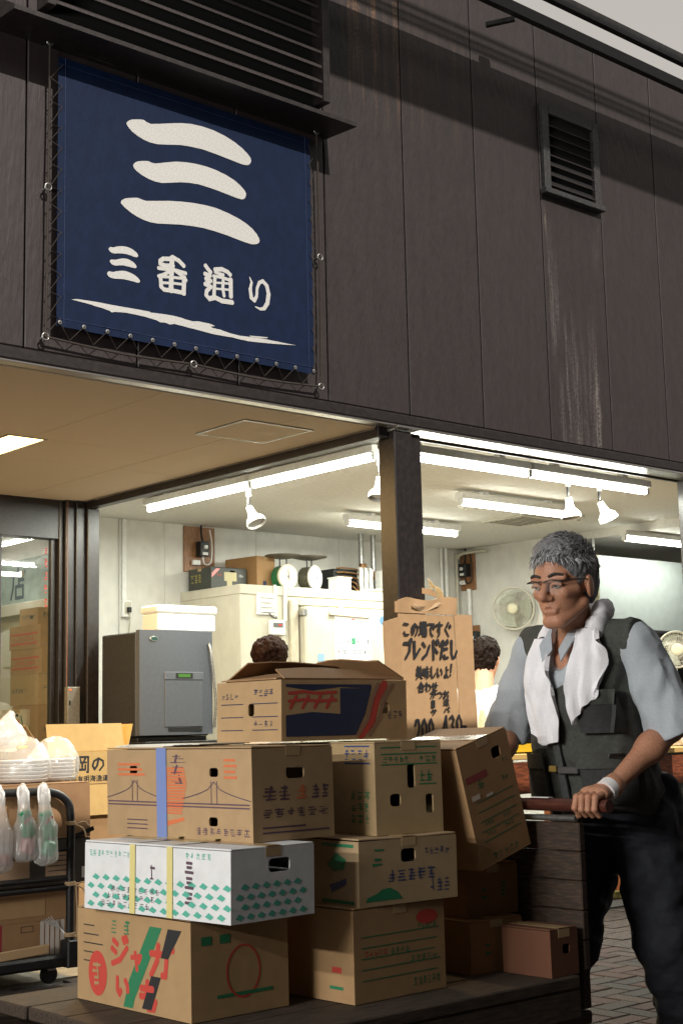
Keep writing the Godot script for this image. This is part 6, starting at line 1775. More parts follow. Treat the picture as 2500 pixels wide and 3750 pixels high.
	for i in 2:
		c = carton("plain_carton", ["plain brown carton standing on the bed behind the lined carton", "plain brown carton under the carton with open flaps"][i], Vector3(2.62, 0.449 + i * 0.316, 2.13), s, 0.0, tri_cardboard(lin(0.42, 0.29, 0.16), 18 + i))
		var LL: Transform3D = faces(s).L
		ink(c, "print", M.purple, func(m): marks(m, LL, 0.05, 0.12, 0.18, 0.04, 5, 230 + i))
	# --- top carton with open flaps
	s = Vector3(0.455, 0.162, 0.285)
	c = carton("top_carton", "open brown carton with a navy panel and red stripes on top of the load", near(Vector3(2.369, 1.088, 2.45), s, 0.0), s, 0.0, tri_cardboard(lin(0.46, 0.33, 0.19), 20), {"L": [[0.155, 0.085, 0.026, 0.034]], "R": [[0.365, 0.085, 0.034, 0.03]]}, true)
	F = faces(s); L = F.L; R = F.R
	ink(c, "navy_panel", M.navy, func(m):
		var up := PackedVector2Array([Vector2(0.012, 0.148)])
		var pts := [Vector2(0.012, 0.148), Vector2(0.10, 0.140), Vector2(0.19, 0.146), Vector2(0.205, 0.138), Vector2(0.205, 0.078), Vector2(0.10, 0.082), Vector2(0.012, 0.072), Vector2(0.012, 0.012), Vector2(0.26, 0.012), Vector2(0.30, 0.075), Vector2(0.315, 0.150), Vector2(0.20, 0.150)]
		poly(m, R, PackedVector2Array([Vector2(0.010, 0.150), Vector2(0.315, 0.150), Vector2(0.315, 0.138), Vector2(0.20, 0.143), Vector2(0.10, 0.133), Vector2(0.010, 0.143)]))
		poly(m, R, PackedVector2Array([Vector2(0.200, 0.140), Vector2(0.314, 0.138), Vector2(0.290, 0.065), Vector2(0.200, 0.065)]))
		poly(m, R, PackedVector2Array([Vector2(0.010, 0.068), Vector2(0.10, 0.076), Vector2(0.289, 0.065), Vector2(0.255, 0.012), Vector2(0.010, 0.012)]))
		for i in 3: rect(m, L, 0.02, 0.03 + i * 0.035, 0.10, 0.0025); rect(m, L, 0.16, 0.03 + i * 0.035, 0.11, 0.0025)
		marks(m, L, 0.165, 0.12, 0.09, 0.02, 4, 240); marks(m, L, 0.02, 0.115, 0.08, 0.016, 4, 241); marks(m, L, 0.165, 0.04, 0.09, 0.016, 4, 242)
		marks(m, R, 0.375, 0.055, 0.06, 0.022, 3, 243))
	ink(c, "red_print", M.red, func(m):
		for y in [0.126, 0.105]: stroke(m, R, [Vector2(0.02, y), Vector2(0.07, y + 0.004), Vector2(0.12, y), Vector2(0.185, y + 0.003)], 0.008)
		for i in 4: stroke(m, R, [Vector2(0.045 + i * 0.042, 0.118), Vector2(0.025 + i * 0.042, 0.088)], 0.009)
		stroke(m, R, [Vector2(0.275, 0.012), Vector2(0.315, 0.05), Vector2(0.335, 0.11), Vector2(0.365, 0.150)], 0.024))
	ink(c, "stripes", mat(lin(0.24, 0.13, 0.08), 0.6), func(m):
		stroke(m, R, [Vector2(0.262, 0.012), Vector2(0.30, 0.055), Vector2(0.318, 0.11), Vector2(0.340, 0.150)], 0.012, 0.0, 0.0012)
		stroke(m, R, [Vector2(0.305, 0.012), Vector2(0.345, 0.06), Vector2(0.365, 0.115), Vector2(0.395, 0.150)], 0.010, 0.0, 0.0012))
	var cm := tri_cardboard(lin(0.36, 0.22, 0.11), 21)
	var y := s.y
	var flap := func(a: Vector3, along: Vector3, out: Vector3) -> void:
		var g := sheet(5, 6, func(u, v): return a + along * u + out * v + Vector3(0, 0.006 * sin(u * 5.0) * v, 0), 0.004)
		part("flap", g, cm, c)
	flap.call(Vector3(-s.x / 2 + 0.01, y + 0.003, s.z / 2), Vector3(s.x - 0.02, 0, 0), Vector3(0.05, 0.028, -0.10))
	flap.call(Vector3(-s.x / 2 + 0.03, y + 0.003, -s.z / 2), Vector3(s.x - 0.04, 0, 0), Vector3(0.02, 0.05, 0.075))
	flap.call(Vector3(s.x / 2, y + 0.006, -s.z / 2 + 0.01), Vector3(0, 0, s.z - 0.02), Vector3(-0.10, 0.055, 0))
	flap.call(Vector3(-s.x / 2, y + 0.004, -s.z / 2 + 0.02), Vector3(0, 0, s.z - 0.04), Vector3(0.12, 0.012, 0.0))
	# --- right column
	s = Vector3(0.20, 0.136, 0.30)
	for i in 2:
		c = carton("small_carton", ["small brown carton with two green seals, lower one by the end board", "small brown carton with two green seals, upper one by the end board"][i], near(Vector3(2.885 + 0.04 * i, 0.449 + 0.1415 * i, 2.61 - 0.045 * i), s, -0.04), s, -0.04, tri_cardboard(lin(0.33, 0.19, 0.09), 22 + i), {}, false, "small cartons by the end board")
		var RR: Transform3D = faces(s).R
		ink(c, "green_seals", M.green, func(m): marks(m, RR, 0.045, 0.045, 0.035, 0.045, 1, 250); marks(m, RR, 0.12, 0.05, 0.035, 0.045, 1, 251))
	s = Vector3(0.222, 0.335, 0.26)
	c = thing("tilted_carton", "tall brown carton tilted sideways against the middle stack", "box", Vector3(2.93, 0.757, 2.53))
	c.transform.basis = Basis(Vector3.BACK, deg_to_rad(15.0)) * Basis(Vector3.UP, deg_to_rad(3.0))
	c.position = Vector3(2.985, 0.755, 2.53)
	carton_in(c, s, tri_cardboard(lin(0.43, 0.28, 0.15), 24), {"R": [[0.155, 0.285, 0.04, 0.032]]})
	F = faces(s); R = F.R
	ink(c, "green_print", M.green, func(m):
		for i in 5: rect(m, R, 0.03, 0.175 - i * 0.027, 0.165, 0.0025)
		marks(m, R, 0.05, 0.012, 0.12, 0.018, 5, 260); marks(m, R, 0.05, 0.21, 0.035, 0.03, 1, 261); marks(m, R, 0.17, 0.25, 0.03, 0.012, 2, 262); marks(m, R, 0.155, 0.205, 0.03, 0.012, 2, 263)
		for i in 4: marks(m, R, 0.045 + 0.08 * (i % 2), 0.08 + 0.027 * (i / 2), 0.04, 0.012, 3, 264 + i))
	ink(c, "red_stamp", mat(lin(0.28, 0.05, 0.05)), func(m): rect(m, R, 0.008, 0.235, 0.09, 0.018))
	ink(c, "clear_tape", mat(lin(0.6, 0.55, 0.48), 0.15), func(m): rect(m, R, 0.015, 0.185, 0.035, 0.014, 0.0015); rect(m, R, 0.075, 0.18, 0.03, 0.008, 0.0015))
	s = Vector3(0.115, 0.12, 0.17)
	c = carton("red_carton", "small reddish brown carton with a hand hole at the end of the cart bed", Vector3(3.045, 0.449, 2.72), s, 0.02, tri_cardboard(lin(0.15, 0.06, 0.03), 25), {"R": [[0.06, 0.07, 0.03, 0.026]]})

func bag_mat(a: float) -> StandardMaterial3D:
	var m := glassy(Color(0.88, 0.88, 0.87), a * 0.75, 0.18)
	m.backlight_enabled = true
	m.backlight = Color(0.4, 0.4, 0.4)
	return tri(m, null, Vector3(5, 5, 5), nmap(0.05, 7), 2.5)

func trolley() -> void:
	var t := thing("platform_trolley", "black tubular platform trolley loaded with cartons", "trolley", Vector3(3.1, 0, -0.85))
	var z := -0.45
	wpart("handle", tubem(curve([Vector3(2.70, 0.09, z), Vector3(2.70, 0.45, z), Vector3(2.70, 0.74, z), Vector3(2.73, 0.83, z), Vector3(2.82, 0.866, z), Vector3(3.0, 0.868, z), Vector3(3.18, 0.866, z), Vector3(3.33, 0.862, z), Vector3(3.42, 0.825, z), Vector3(3.45, 0.74, z), Vector3(3.45, 0.45, z), Vector3(3.45, 0.09, z)], 6), 0.019, 12), M.black, t)
	for q in [[0.43, 0.013], [0.60, 0.010], [0.47, 0.010]]:
		wpart("cross_bar", tubem([Vector3(2.72, q[0], z), Vector3(3.44, q[0], z)], q[1], 8), M.black, t)
	for x in [2.70, 3.45]:
		wpart("socket", span(Vector3(x - 0.035, 0.08, z - 0.03), Vector3(x + 0.035, 0.20, z + 0.045), 0.006), M.black, t)
	wpart("platform", span(Vector3(2.62, 0.105, -1.28), Vector3(3.50, 0.135, -0.48), 0.008), M.black, t)
	wpart("bumper", span(Vector3(2.60, 0.085, -0.479), Vector3(3.52, 0.14, -0.42), 0.012), M.black, t)
	for x in [2.72, 3.40]:
		for zz in [-1.18, -0.55]:
			var wm := MB.new()
			wm.lathe(Vector3(x, 0.041, zz), [Vector2(0, -0.015), Vector2(0.036, -0.015), Vector2(0.041, -0.01), Vector2(0.041, 0.01), Vector2(0.036, 0.015), Vector2(0, 0.015)], 18, Basis(Vector3.RIGHT, PI / 2))
			wpart("caster", wm, M.dark_steel, t)
			wpart("fork", span(Vector3(x - 0.02, 0.06, zz - 0.03), Vector3(x + 0.02, 0.105, zz + 0.03), 0.003), M.steel, t)
	for q in [0.71, 0.44, 0.215]:
		var m := MB.new()
		for k in 3:
			var ring := []
			for j in 9: ring.append(Vector3(3.45 + cos(TAU * j / 8.0) * 0.023, q + k * 0.006, z + sin(TAU * j / 8.0) * 0.023))
			m.tube(ring, 0.0035, 5, false)
		m.tube(curve([Vector3(3.46, q, z + 0.023), Vector3(3.50, q - 0.02, z + 0.03), Vector3(3.52, q - 0.06, z + 0.02)], 4), 0.0035, 5)
		m.tube(curve([Vector3(3.46, q, z + 0.023), Vector3(3.51, q + 0.01, z + 0.02), Vector3(3.535, q - 0.01, z + 0.02)], 4), 0.0035, 5)
		wpart("twine", m, mat(lin(0.40, 0.27, 0.15), 0.8), t)
	wpart("twine", tubem(curve([Vector3(3.475, 0.43, z + 0.01), Vector3(3.48, 0.3, z + 0.012), Vector3(3.475, 0.18, z + 0.01)], 4), 0.004, 5), mat(lin(0.40, 0.27, 0.15), 0.8), t)
	# cartons on the platform
	var kr := lin(0.34, 0.21, 0.11)
	var rows := [["long carton with a red band lying on the trolley platform", Vector3(0.86, 0.15, 0.30), 0.136, 0], ["wide brown carton with a torn lid in the trolley stack", Vector3(0.88, 0.145, 0.5), 0.292, 1], ["dark carton with white labels in the trolley stack", Vector3(0.90, 0.20, 0.5), 0.442, 2], ["tall plain brown carton on top of the trolley stack", Vector3(0.94, 0.245, 0.5), 0.648, 3]]
	for q in rows:
		var s: Vector3 = q[1]
		var c := carton("trolley_carton", q[0], Vector3(3.585 - s.x / 2 - (0.0 if q[3] > 1 else 0.06), q[2], -0.50 - s.z / 2), s, 0.0, tri_cardboard(kr if q[3] != 2 else lin(0.07, 0.06, 0.05), 30 + q[3]), {}, false, "cartons on the trolley")
		var R: Transform3D = faces(s).R
		if q[3] == 0:
			ink(c, "red_band", mat(lin(0.25, 0.02, 0.03)), func(m): rect(m, R, 0.40, 0.0, 0.065, 0.15))
			ink(c, "stamp", M.ink, func(m): stroke(m, R, [Vector2(0.56, 0.11), Vector2(0.56, 0.135), Vector2(0.62, 0.135), Vector2(0.62, 0.11), Vector2(0.56, 0.11)], 0.003))
			ink(c, "clear_tape", mat(lin(0.5, 0.45, 0.4), 0.15), func(m): for i in 5: rect(m, R, 0.655 + 0.026 * i, 0.0, 0.02, 0.15, 0.0015))
			var ft := MB.new()
			for i in 9: ft.tube([Vector3(0.33, 0.11, s.z / 2 + 0.01), Vector3(0.355 + 0.008 * i, 0.06 - 0.007 * i, s.z / 2 + 0.04)], 0.002, 4)
			for i in 5: ft.tube([Vector3(0.33, 0.11, s.z / 2 + 0.01), Vector3(0.22 + 0.012 * i, 0.155 + 0.004 * i, s.z / 2 + 0.03)], 0.002, 4)
			part("cord_knot", ft, mat(lin(0.66, 0.66, 0.66), 0.4), c)
		elif q[3] == 1:
			ink(c, "fold", tri_cardboard(lin(0.42, 0.28, 0.15), 36), func(m): rect(m, R, 0.40, 0.02, 0.30, 0.07, 0.002))
		elif q[3] == 2:
			ink(c, "label", mat(lin(0.42, 0.28, 0.18)), func(m): rect(m, R, 0.66, 0.04, 0.14, 0.12); rect(m, R, 0.42, 0.04, 0.16, 0.08))
			ink(c, "label_print", M.ink, func(m): for i in 4: rect(m, R, 0.675, 0.06 + i * 0.022, 0.10, 0.004, 0.0012))
			ink(c, "white_label", M.white, func(m): rect(m, R, 0.85, 0.02, 0.04, 0.05))
		else:
			ink(c, "crease", mat(lin(0.24, 0.14, 0.07)), func(m): stroke(m, R, [Vector2(0.80, 0.14), Vector2(0.86, 0.11), Vector2(0.93, 0.12)], 0.002); stroke(m, R, [Vector2(0.86, 0.11), Vector2(0.87, 0.03)], 0.002))
			part("black_tape", bxm(Vector3(s.x / 2 - 0.03, 0.02, s.z / 2 + 0.003), Vector3(0.10, 0.02, 0.003), 0.001, Basis(Vector3.BACK, 0.3)), M.black, c)
	var pb := thing("wood_offcut", "pale wooden wedge lying on the trolley bumper", "wood", Vector3(3.2, 0.14, -0.455))
	wpart("board", bxm(Vector3(3.16, 0.163, -0.45), Vector3(0.36, 0.04, 0.02), 0.003, Basis(Vector3.BACK, 0.04)), mat(lin(0.40, 0.27, 0.14), 0.7), pb)
	# bags of foam trays on top of the stack
	var spots := [[Vector3(3.33, 0.90, -0.70), 0.135, 0.175, "knotted clear bag of white trays at the side of another bag on the trolley stack"], [Vector3(3.545, 0.90, -0.78), 0.12, 0.17, "rounded clear bag of white trays on the trolley stack by the yellow carton"]]
	for q in spots:
		var c: Vector3 = q[0]
		var b := thing("tray_bag", q[3], "bag", c, "clear bags of white trays")
		var lb := MB.new()
		var r: float = q[1]
		nets(lb, c + Vector3(-0.2, -0.01, -0.2), c + Vector3(0.2, 0.30, 0.2), 0.011, [[c + Vector3(0, 0.06, 0), Vector3(r, 0.10, r), Basis()], [c + Vector3(0.01, 0.12, 0), Vector3(r * 0.72, 0.085, r * 0.72), Basis()]], 0.05, [[c + Vector3(0, 0.0015, 0), Vector3(0, -1, 0)]], [], noise(1.0, 4, 31, FastNoiseLite.TYPE_CELLULAR), 0.018, Vector3(16, 16, 16))
		wpart("film", lb, bag_mat(0.28), b)
		for i in 6:
			var tr := MB.new()
			tr.lathe(c + Vector3(0, 0.004 + i * 0.017, 0), [Vector2(0, 0.0), Vector2(r * 0.72, 0.0), Vector2(r * 0.86, 0.012), Vector2(r * 0.90, 0.0125), Vector2(r * 0.90, 0.015), Vector2(r * 0.84, 0.015), Vector2(r * 0.70, 0.004), Vector2(0, 0.004)], 24)
			wpart("tray", tr, M.foam, b)
	var kb := thing("knotted_bag", "twisted white plastic bag standing on the tray bag", "bag", Vector3(3.28, 1.07, -0.74))
	var km := MB.new()
	nets(km, Vector3(3.1, 1.02, -0.9), Vector3(3.46, 1.26, -0.58), 0.010, [[Vector3(3.28, 1.11, -0.74), Vector3(0.085, 0.06, 0.07), Basis()], [Vector3(3.27, 1.14, -0.74), Vector3(3.295, 1.215, -0.74), 0.045, 0.012]], 0.04, [], [], noise(1.0, 4, 32, FastNoiseLite.TYPE_CELLULAR), 0.018, Vector3(24, 9, 24))
	wpart("film", km, bag_mat(0.7), kb)
	wpart("tie", tubem([Vector3(3.30, 1.06, -0.68), Vector3(3.35, 1.065, -0.68)], 0.008, 6), mat(lin(0.65, 0.55, 0.15), 0.5), kb)
	# plastic bags hung on the handle
	var hang := [[Vector3(3.06, 0.86, -0.43), 0.060, 0.33, "thin white carrier bag knotted on the trolley handle, hanging longest", 0], [Vector3(3.175, 0.86, -0.42), 0.055, 0.29, "carrier bag with a green and red packet knotted on the trolley handle", 1], [Vector3(3.275, 0.86, -0.415), 0.058, 0.31, "carrier bag with green printing knotted nearest the bend of the trolley handle", 2]]
	for q in hang:
		var c: Vector3 = q[0]
		var w: float = q[1]
		var h: float = q[2]
		var b := thing("carrier_bag", q[3], "bag", c, "carrier bags on the trolley handle")
		var m := MB.new()
		nets(m, c + Vector3(-0.12, -h - 0.06, -0.03), c + Vector3(0.12, 0.06, 0.15), 0.0075, [[c + Vector3(0, 0.03, 0.022), c + Vector3(0, -0.02, 0.028), 0.010, 0.012], [c + Vector3(0, -0.02, 0.028), c + Vector3(0.004, -h * 0.45, 0.042), 0.012, w * 0.62], [c + Vector3(-w * 0.25, -h * 0.55, 0.04), c + Vector3(-w * 0.3, -h + 0.03, 0.042), w * 0.45, w * 0.50], [c + Vector3(w * 0.35, -h * 0.55, 0.045), c + Vector3(w * 0.42, -h + 0.035, 0.047), w * 0.45, w * 0.48]], 0.03, [], [], noise(1.0, 3, 33 + q[4], FastNoiseLite.TYPE_CELLULAR), 0.016, Vector3(48, 7, 48))
		wpart("film", m, bag_mat(0.42), b)
		var kn := MB.new()
		for s in [-1.0, 1.0]:
			kn.tube(curve([c + Vector3(0, 0.030, 0.022), c + Vector3(s * 0.014, 0.030, 0.016), c + Vector3(s * 0.026, 0.004, 0.026), c + Vector3(s * (0.016 + 0.006 * q[4]), -0.020 - 0.01 * q[4], 0.034)], 4), [0.010, 0.009, 0.008, 0.008, 0.007, 0.007, 0.006, 0.006, 0.006, 0.005, 0.005, 0.004, 0.002], 6)
		kn.tube([c + Vector3(-0.010, 0.026, 0.026), c + Vector3(0.010, 0.020, 0.026)], 0.012, 7)
		wpart("knot", kn, bag_mat(0.9), b)
		if q[4] > 0:
			var pk := bxm(c + Vector3(0.008, -h * 0.45, 0.045), Vector3(0.052, 0.12, 0.04), 0.01, Basis(Vector3.BACK, 0.2))
			wpart("packet", pk, mat(lin(0.02, 0.26, 0.11), 0.35), b)
			wpart("packet", bxm(c + Vector3(0.012, -h * 0.78, 0.047), Vector3(0.06, 0.07, 0.05), 0.012, Basis(Vector3.BACK, -0.3)), mat(lin(0.45, 0.20, 0.20), 0.4) if q[4] == 1 else mat(lin(0.02, 0.30, 0.14), 0.35), b)
			var st := MB.new()
			st.box(c + Vector3(0.004, -h * 0.38, 0.0675), Vector3(0.05, 0.012, 0.004), 0.001, Basis(Vector3.BACK, 0.6))
			wpart("packet_stripe", st, M.red, b)
		else:
			wpart("packet", bxm(c + Vector3(0.01, -h * 0.85, 0.046), Vector3(0.07, 0.05, 0.055), 0.012), mat(lin(0.30, 0.12, 0.10), 0.5), b)

func yellow_stack() -> void:
	var ym := tri_cardboard(lin(0.56, 0.40, 0.16), 40)
	var z := -1.32
	var base := [["brown carton on the floor under the yellow carton", 0.0, 0.40], ["brown carton carrying the yellow carton", 0.405, 0.44]]
	for i in 2:
		carton("floor_carton", base[i][0], Vector3(4.06, 0.004 + base[i][1], z - 0.20), Vector3(0.52, base[i][2], 0.38), 0.0, tri_cardboard(lin(0.36, 0.23, 0.11), 41 + i), {}, false, "cartons under the yellow carton")
	var s := Vector3(0.52, 0.17, 0.38)
	var c := carton("yellow_carton", "open yellow carton with black brush characters behind the trolley", Vector3(4.06, 0.856, z - 0.20), s, 0.0, ym, {}, true)
	var R: Transform3D = faces(s).R
	ink(c, "lettering", M.ink, func(m):
		text(m, R, "福岡の", 0.085, 0.055, 0.095, 0.095, 0.013, 0.2, 1.05)
		text(m, R, "福岡有明海漁連", 0.125, 0.008, 0.036, 0.036, 0.0045, 0.0, 1.08))
	var f := func(a: Vector3, along: Vector3, out: Vector3, mt: Material) -> void:
		part("flap", sheet(4, 5, func(u, v): return a + along * u + out * v + Vector3(0, 0, 0.006 * sin(u * 4.0) * v), 0.004), mt, c)
	f.call(Vector3(-s.x / 2 + 0.03, s.y + 0.002, s.z / 2), Vector3(s.x - 0.05, 0, 0), Vector3(0.0, 0.145, -0.03), ym)
	f.call(Vector3(-s.x / 2, s.y + 0.002, -s.z / 2), Vector3(0, 0, s.z), Vector3(-0.10, 0.14, 0), tri_cardboard(lin(0.42, 0.27, 0.11), 43))
	f.call(Vector3(s.x / 2, s.y + 0.002, -s.z / 2), Vector3(0, 0, s.z), Vector3(0.035, 0.14, 0), ym)
	part("hanging_flap", sheet(4, 5, func(u, v): return Vector3(lerp(-0.06, 0.20, u), -0.006 - 0.16 * v, s.z / 2 + 0.012 + 0.02 * v), 0.004), ym, c)

# ---------------------------------------------------------------- people
func march(y: float, z: float, prims: Array, k: float, x0 := 2.9) -> Vector3:   # first point of a body met walking along +x
	var p := Vector3(x0, y, z)
	for i in 60:
		var d := field(p, prims, k)
		if d < 0.0008 or p.x > 3.9: break
		p.x += max(d * 0.9, 0.0006)
	if p.x > 3.42: p.x = 3.30 + (y - 1.38) * 0.2      # past the shoulder line: carried on round the neck
	return p
func patch(rows: int, cols: int, fn: Callable, prims: Array, k: float, lift: float, thick: float, rough := 0.0, sd := 1, x0 := 2.9) -> MB:   # cloth laid on a body; fn(u, v) gives (y, z)
	var g := []
	var nz := noise(1.0, 2, sd)
	for i in rows:
		var r := []
		for j in cols:
			var q: Vector2 = fn.call(j / float(cols - 1), i / float(rows - 1))
			var p := march(q.x, q.y, prims, k, x0)
			p.x -= lift + rough * (0.5 + nz.get_noise_2d(q.y * 28.0, q.x * 5.0))
			r.append(p)
		g.append(r)
	var m := MB.new()
	m.grid(g, thick)
	return m

func people() -> void:
	man()
	seated_woman()
	shop_helper()

func head_prims(c: Vector3, f: Vector3, u: Vector3, k := 1.0) -> Array:
	var r := f.cross(u).normalized()
	var P := func(a: float, b: float, s: float) -> Vector3: return c + (f * a + u * b + r * s) * k
	var B := Basis(f, u, r)
	var o := [[P.call(-0.012, 0.035, 0), Vector3(0.099, 0.092, 0.077) * k, B], [P.call(0.022, -0.035, 0), Vector3(0.068, 0.078, 0.060) * k, B], [P.call(0.062, -0.100, -0.012), P.call(0.062, -0.100, 0.012), 0.022 * k, 0.022 * k]]
	for s in [-1.0, 1.0]:
		o.append([P.call(-0.005, -0.055, 0.056 * s), P.call(0.055, -0.100, 0.020 * s), 0.020 * k, 0.020 * k])
		o.append([P.call(0.060, -0.020, 0.042 * s), P.call(0.030, -0.015, 0.060 * s), 0.020 * k, 0.016 * k])
		o.append([P.call(0.079, 0.020, 0.010 * s), P.call(0.070, 0.022, 0.050 * s), 0.013 * k, 0.011 * k])
	return o

func man() -> void:
	var t := thing("person", "person in a charcoal work vest with a white towel pushing the loaded cart", "person", Vector3(3.45, 0, 2.66))
	var skin := worn(lin(0.50, 0.24, 0.143), 0.25, Vector3(14, 14, 14), 0.55, 0.5, 90)
	skin.subsurf_scatter_enabled = true
	skin.subsurf_scatter_strength = 0.12
	var Hc := Vector3(3.192, 1.515, 2.735)
	var f := Vector3(-0.985, -0.10, 0.12).normalized()
	var u := (Vector3.UP - f * f.dot(Vector3.UP)).normalized()
	var r := f.cross(u).normalized()
	var P := func(a: float, b: float, s: float) -> Vector3: return Hc + f * a + u * b + r * s
	# joints
	var Nb := Vector3(3.305, 1.365, 2.69)
	var Ls := Vector3(3.345, 1.345, 2.865)
	var Le := Vector3(3.415, 1.105, 2.925)
	var Lw := Vector3(3.185, 0.943, 2.882)
	var Rs := Vector3(3.345, 1.345, 2.485)
	var Re := Vector3(3.385, 1.12, 2.345)
	var Rw := Vector3(3.185, 0.943, 2.41)
	var body := MB.new()
	var torso := [[Vector3(3.33, 1.27, 2.70), Vector3(3.33, 1.27, 2.65), 0.11, 0.11], [Vector3(3.36, 1.20, 2.675), Vector3(3.46, 0.92, 2.67), 0.12, 0.12], [Ls, Rs, 0.045, 0.045], [Hc + f * -0.035 - u * 0.06, Nb, 0.050, 0.056], [Ls, Le, 0.042, 0.036], [Le, Le.lerp(Lw, 0.35), 0.036, 0.037], [Le.lerp(Lw, 0.35), Lw, 0.037, 0.024], [Rs, Re, 0.042, 0.036], [Re, Re.lerp(Rw, 0.35), 0.036, 0.037], [Re.lerp(Rw, 0.35), Rw, 0.037, 0.024]]
	nets(body, Vector3(3.08, 0.80, 2.22), Vector3(3.62, 1.50, 3.02), 0.012, torso, 0.035)
	# head, finer
	var hp := head_prims(Hc, f, u)
	hp.append([P.call(0.088, 0.010, 0), P.call(0.110, -0.030, 0), 0.009, 0.0125])
	for s in [-1.0, 1.0]:
		hp.append([P.call(0.098, -0.034, 0.009 * s), P.call(0.094, -0.036, 0.015 * s), 0.0085, 0.008])
		hp.append([P.call(-0.018, -0.008, 0.079 * s), Vector3(0.027, 0.034, 0.011), Basis(f.rotated(u, -0.35 * s), u, r.rotated(u, -0.35 * s))])
	hp.append([P.call(0.077, -0.063, -0.022), P.call(0.086, -0.060, 0.0), 0.0055, 0.0075])
	hp.append([P.call(0.077, -0.063, 0.022), P.call(0.086, -0.060, 0.0), 0.0055, 0.0075])
	hp.append([P.call(0.0795, -0.0745, -0.015), P.call(0.0795, -0.0745, 0.015), 0.0075, 0.0075])
	hp.append([Hc + f * -0.035 - u * 0.06, Nb, 0.050, 0.056])
	nets(body, Hc - Vector3(0.14, 0.16, 0.14), Hc + Vector3(0.15, 0.16, 0.14), 0.0044, hp, 0.009, [], [[P.call(0.096, -0.0685, -0.02), P.call(0.096, -0.0685, 0.02), 0.0085, 0.0085], [P.call(0.098, 0.002, -0.033), Vector3(0.016, 0.011, 0.02), Basis(f, u, r)], [P.call(0.098, 0.002, 0.033), Vector3(0.016, 0.011, 0.02), Basis(f, u, r)]])
	# hands closed on the bar (along z at x 3.11, y 0.895)
	for h in [[Lw, 2.866, 1.0], [Rw, 2.42, -1.0]]:
		var z0: float = h[1]
		var w: Vector3 = h[0]
		var sg: float = h[2]
		var hd := [[w + Vector3(0.02, 0.012, 0), w, 0.028, 0.026], [w, Vector3(3.135, 0.928, z0 + 0.018), 0.024, 0.017], [w, Vector3(3.135, 0.928, z0 - 0.018), 0.024, 0.018], [Vector3(3.128, 0.926, z0 - 0.033), Vector3(3.128, 0.926, z0 + 0.033), 0.0145, 0.0145]]
		nets(body, Vector3(3.06, 0.84, z0 - 0.075), Vector3(3.23, 0.985, z0 + 0.075), 0.0038, hd, 0.018)
		for i in 4:
			var z := z0 + (i - 1.5) * 0.0225
			var q: float = [0.95, 1.0, 1.0, 0.86][i if sg < 0 else 3 - i]
			var fg := [[Vector3(3.130, 0.928, z), Vector3(3.130 - 0.044 * q, 0.918, z + 0.001), 0.0108, 0.0098], [Vector3(3.130 - 0.044 * q, 0.918, z + 0.001), Vector3(3.083, 0.918 - 0.032 * q, z), 0.0098, 0.0090], [Vector3(3.083, 0.918 - 0.032 * q, z), Vector3(3.103, 0.869, z - 0.001), 0.0090, 0.0078]]
			nets(body, Vector3(3.06, 0.85, z - 0.016), Vector3(3.15, 0.95, z + 0.017), 0.0034, fg, 0.004)
		var zt := z0 - 0.042 * sg
		var th := [[Vector3(3.165, 0.925, z0 - 0.02 * sg), Vector3(3.138, 0.895, zt), 0.014, 0.0115], [Vector3(3.138, 0.895, zt), Vector3(3.112, 0.868, zt - 0.004 * sg), 0.0115, 0.009]]
		nets(body, Vector3(3.09, 0.85, min(zt, z0) - 0.03), Vector3(3.19, 0.95, max(zt, z0) + 0.03), 0.0036, th, 0.006)
	wpart("body", body, skin, t)
	# hair: short and grey, uneven
	var hair := MB.new()
	nets(hair, Hc - Vector3(0.15, 0.12, 0.15), Hc + Vector3(0.16, 0.19, 0.15), 0.0042, [[P.call(-0.024, 0.050, 0), Vector3(0.107, 0.098, 0.087), Basis(f, u, r)], [P.call(-0.062, -0.005, 0), Vector3(0.058, 0.072, 0.075), Basis(f, u, r)], [P.call(0.030, 0.100, 0.01), Vector3(0.040, 0.034, 0.058), Basis(f, u, r)]], 0.025, [], [[P.call(0.092, -0.035, 0), Vector3(0.080, 0.105, 0.098), Basis(f, u, r)], [P.call(-0.008, -0.032, 0.086), Vector3(0.036, 0.042, 0.03), Basis(f, u, r)], [P.call(-0.008, -0.032, -0.086), Vector3(0.036, 0.042, 0.03), Basis(f, u, r)], [P.call(-0.05, -0.10, 0), Vector3(0.10, 0.045, 0.10), Basis(f, u, r)]], noise(1.0, 3, 55), 0.005, Vector3(60, 25, 60))
	var hm := mat(lin(0.33, 0.33, 0.34), 0.55)
	tri(hm, ntex(0.02, Color(0.30, 0.30, 0.31), Color.WHITE, 5, 1, 512, 0.3, 0.7), Vector3(14, 60, 60), nmap(0.05, 7), 1.6)
	wpart("hair", hair, hm, t)
	var rng := RandomNumberGenerator.new()
	rng.seed = 8
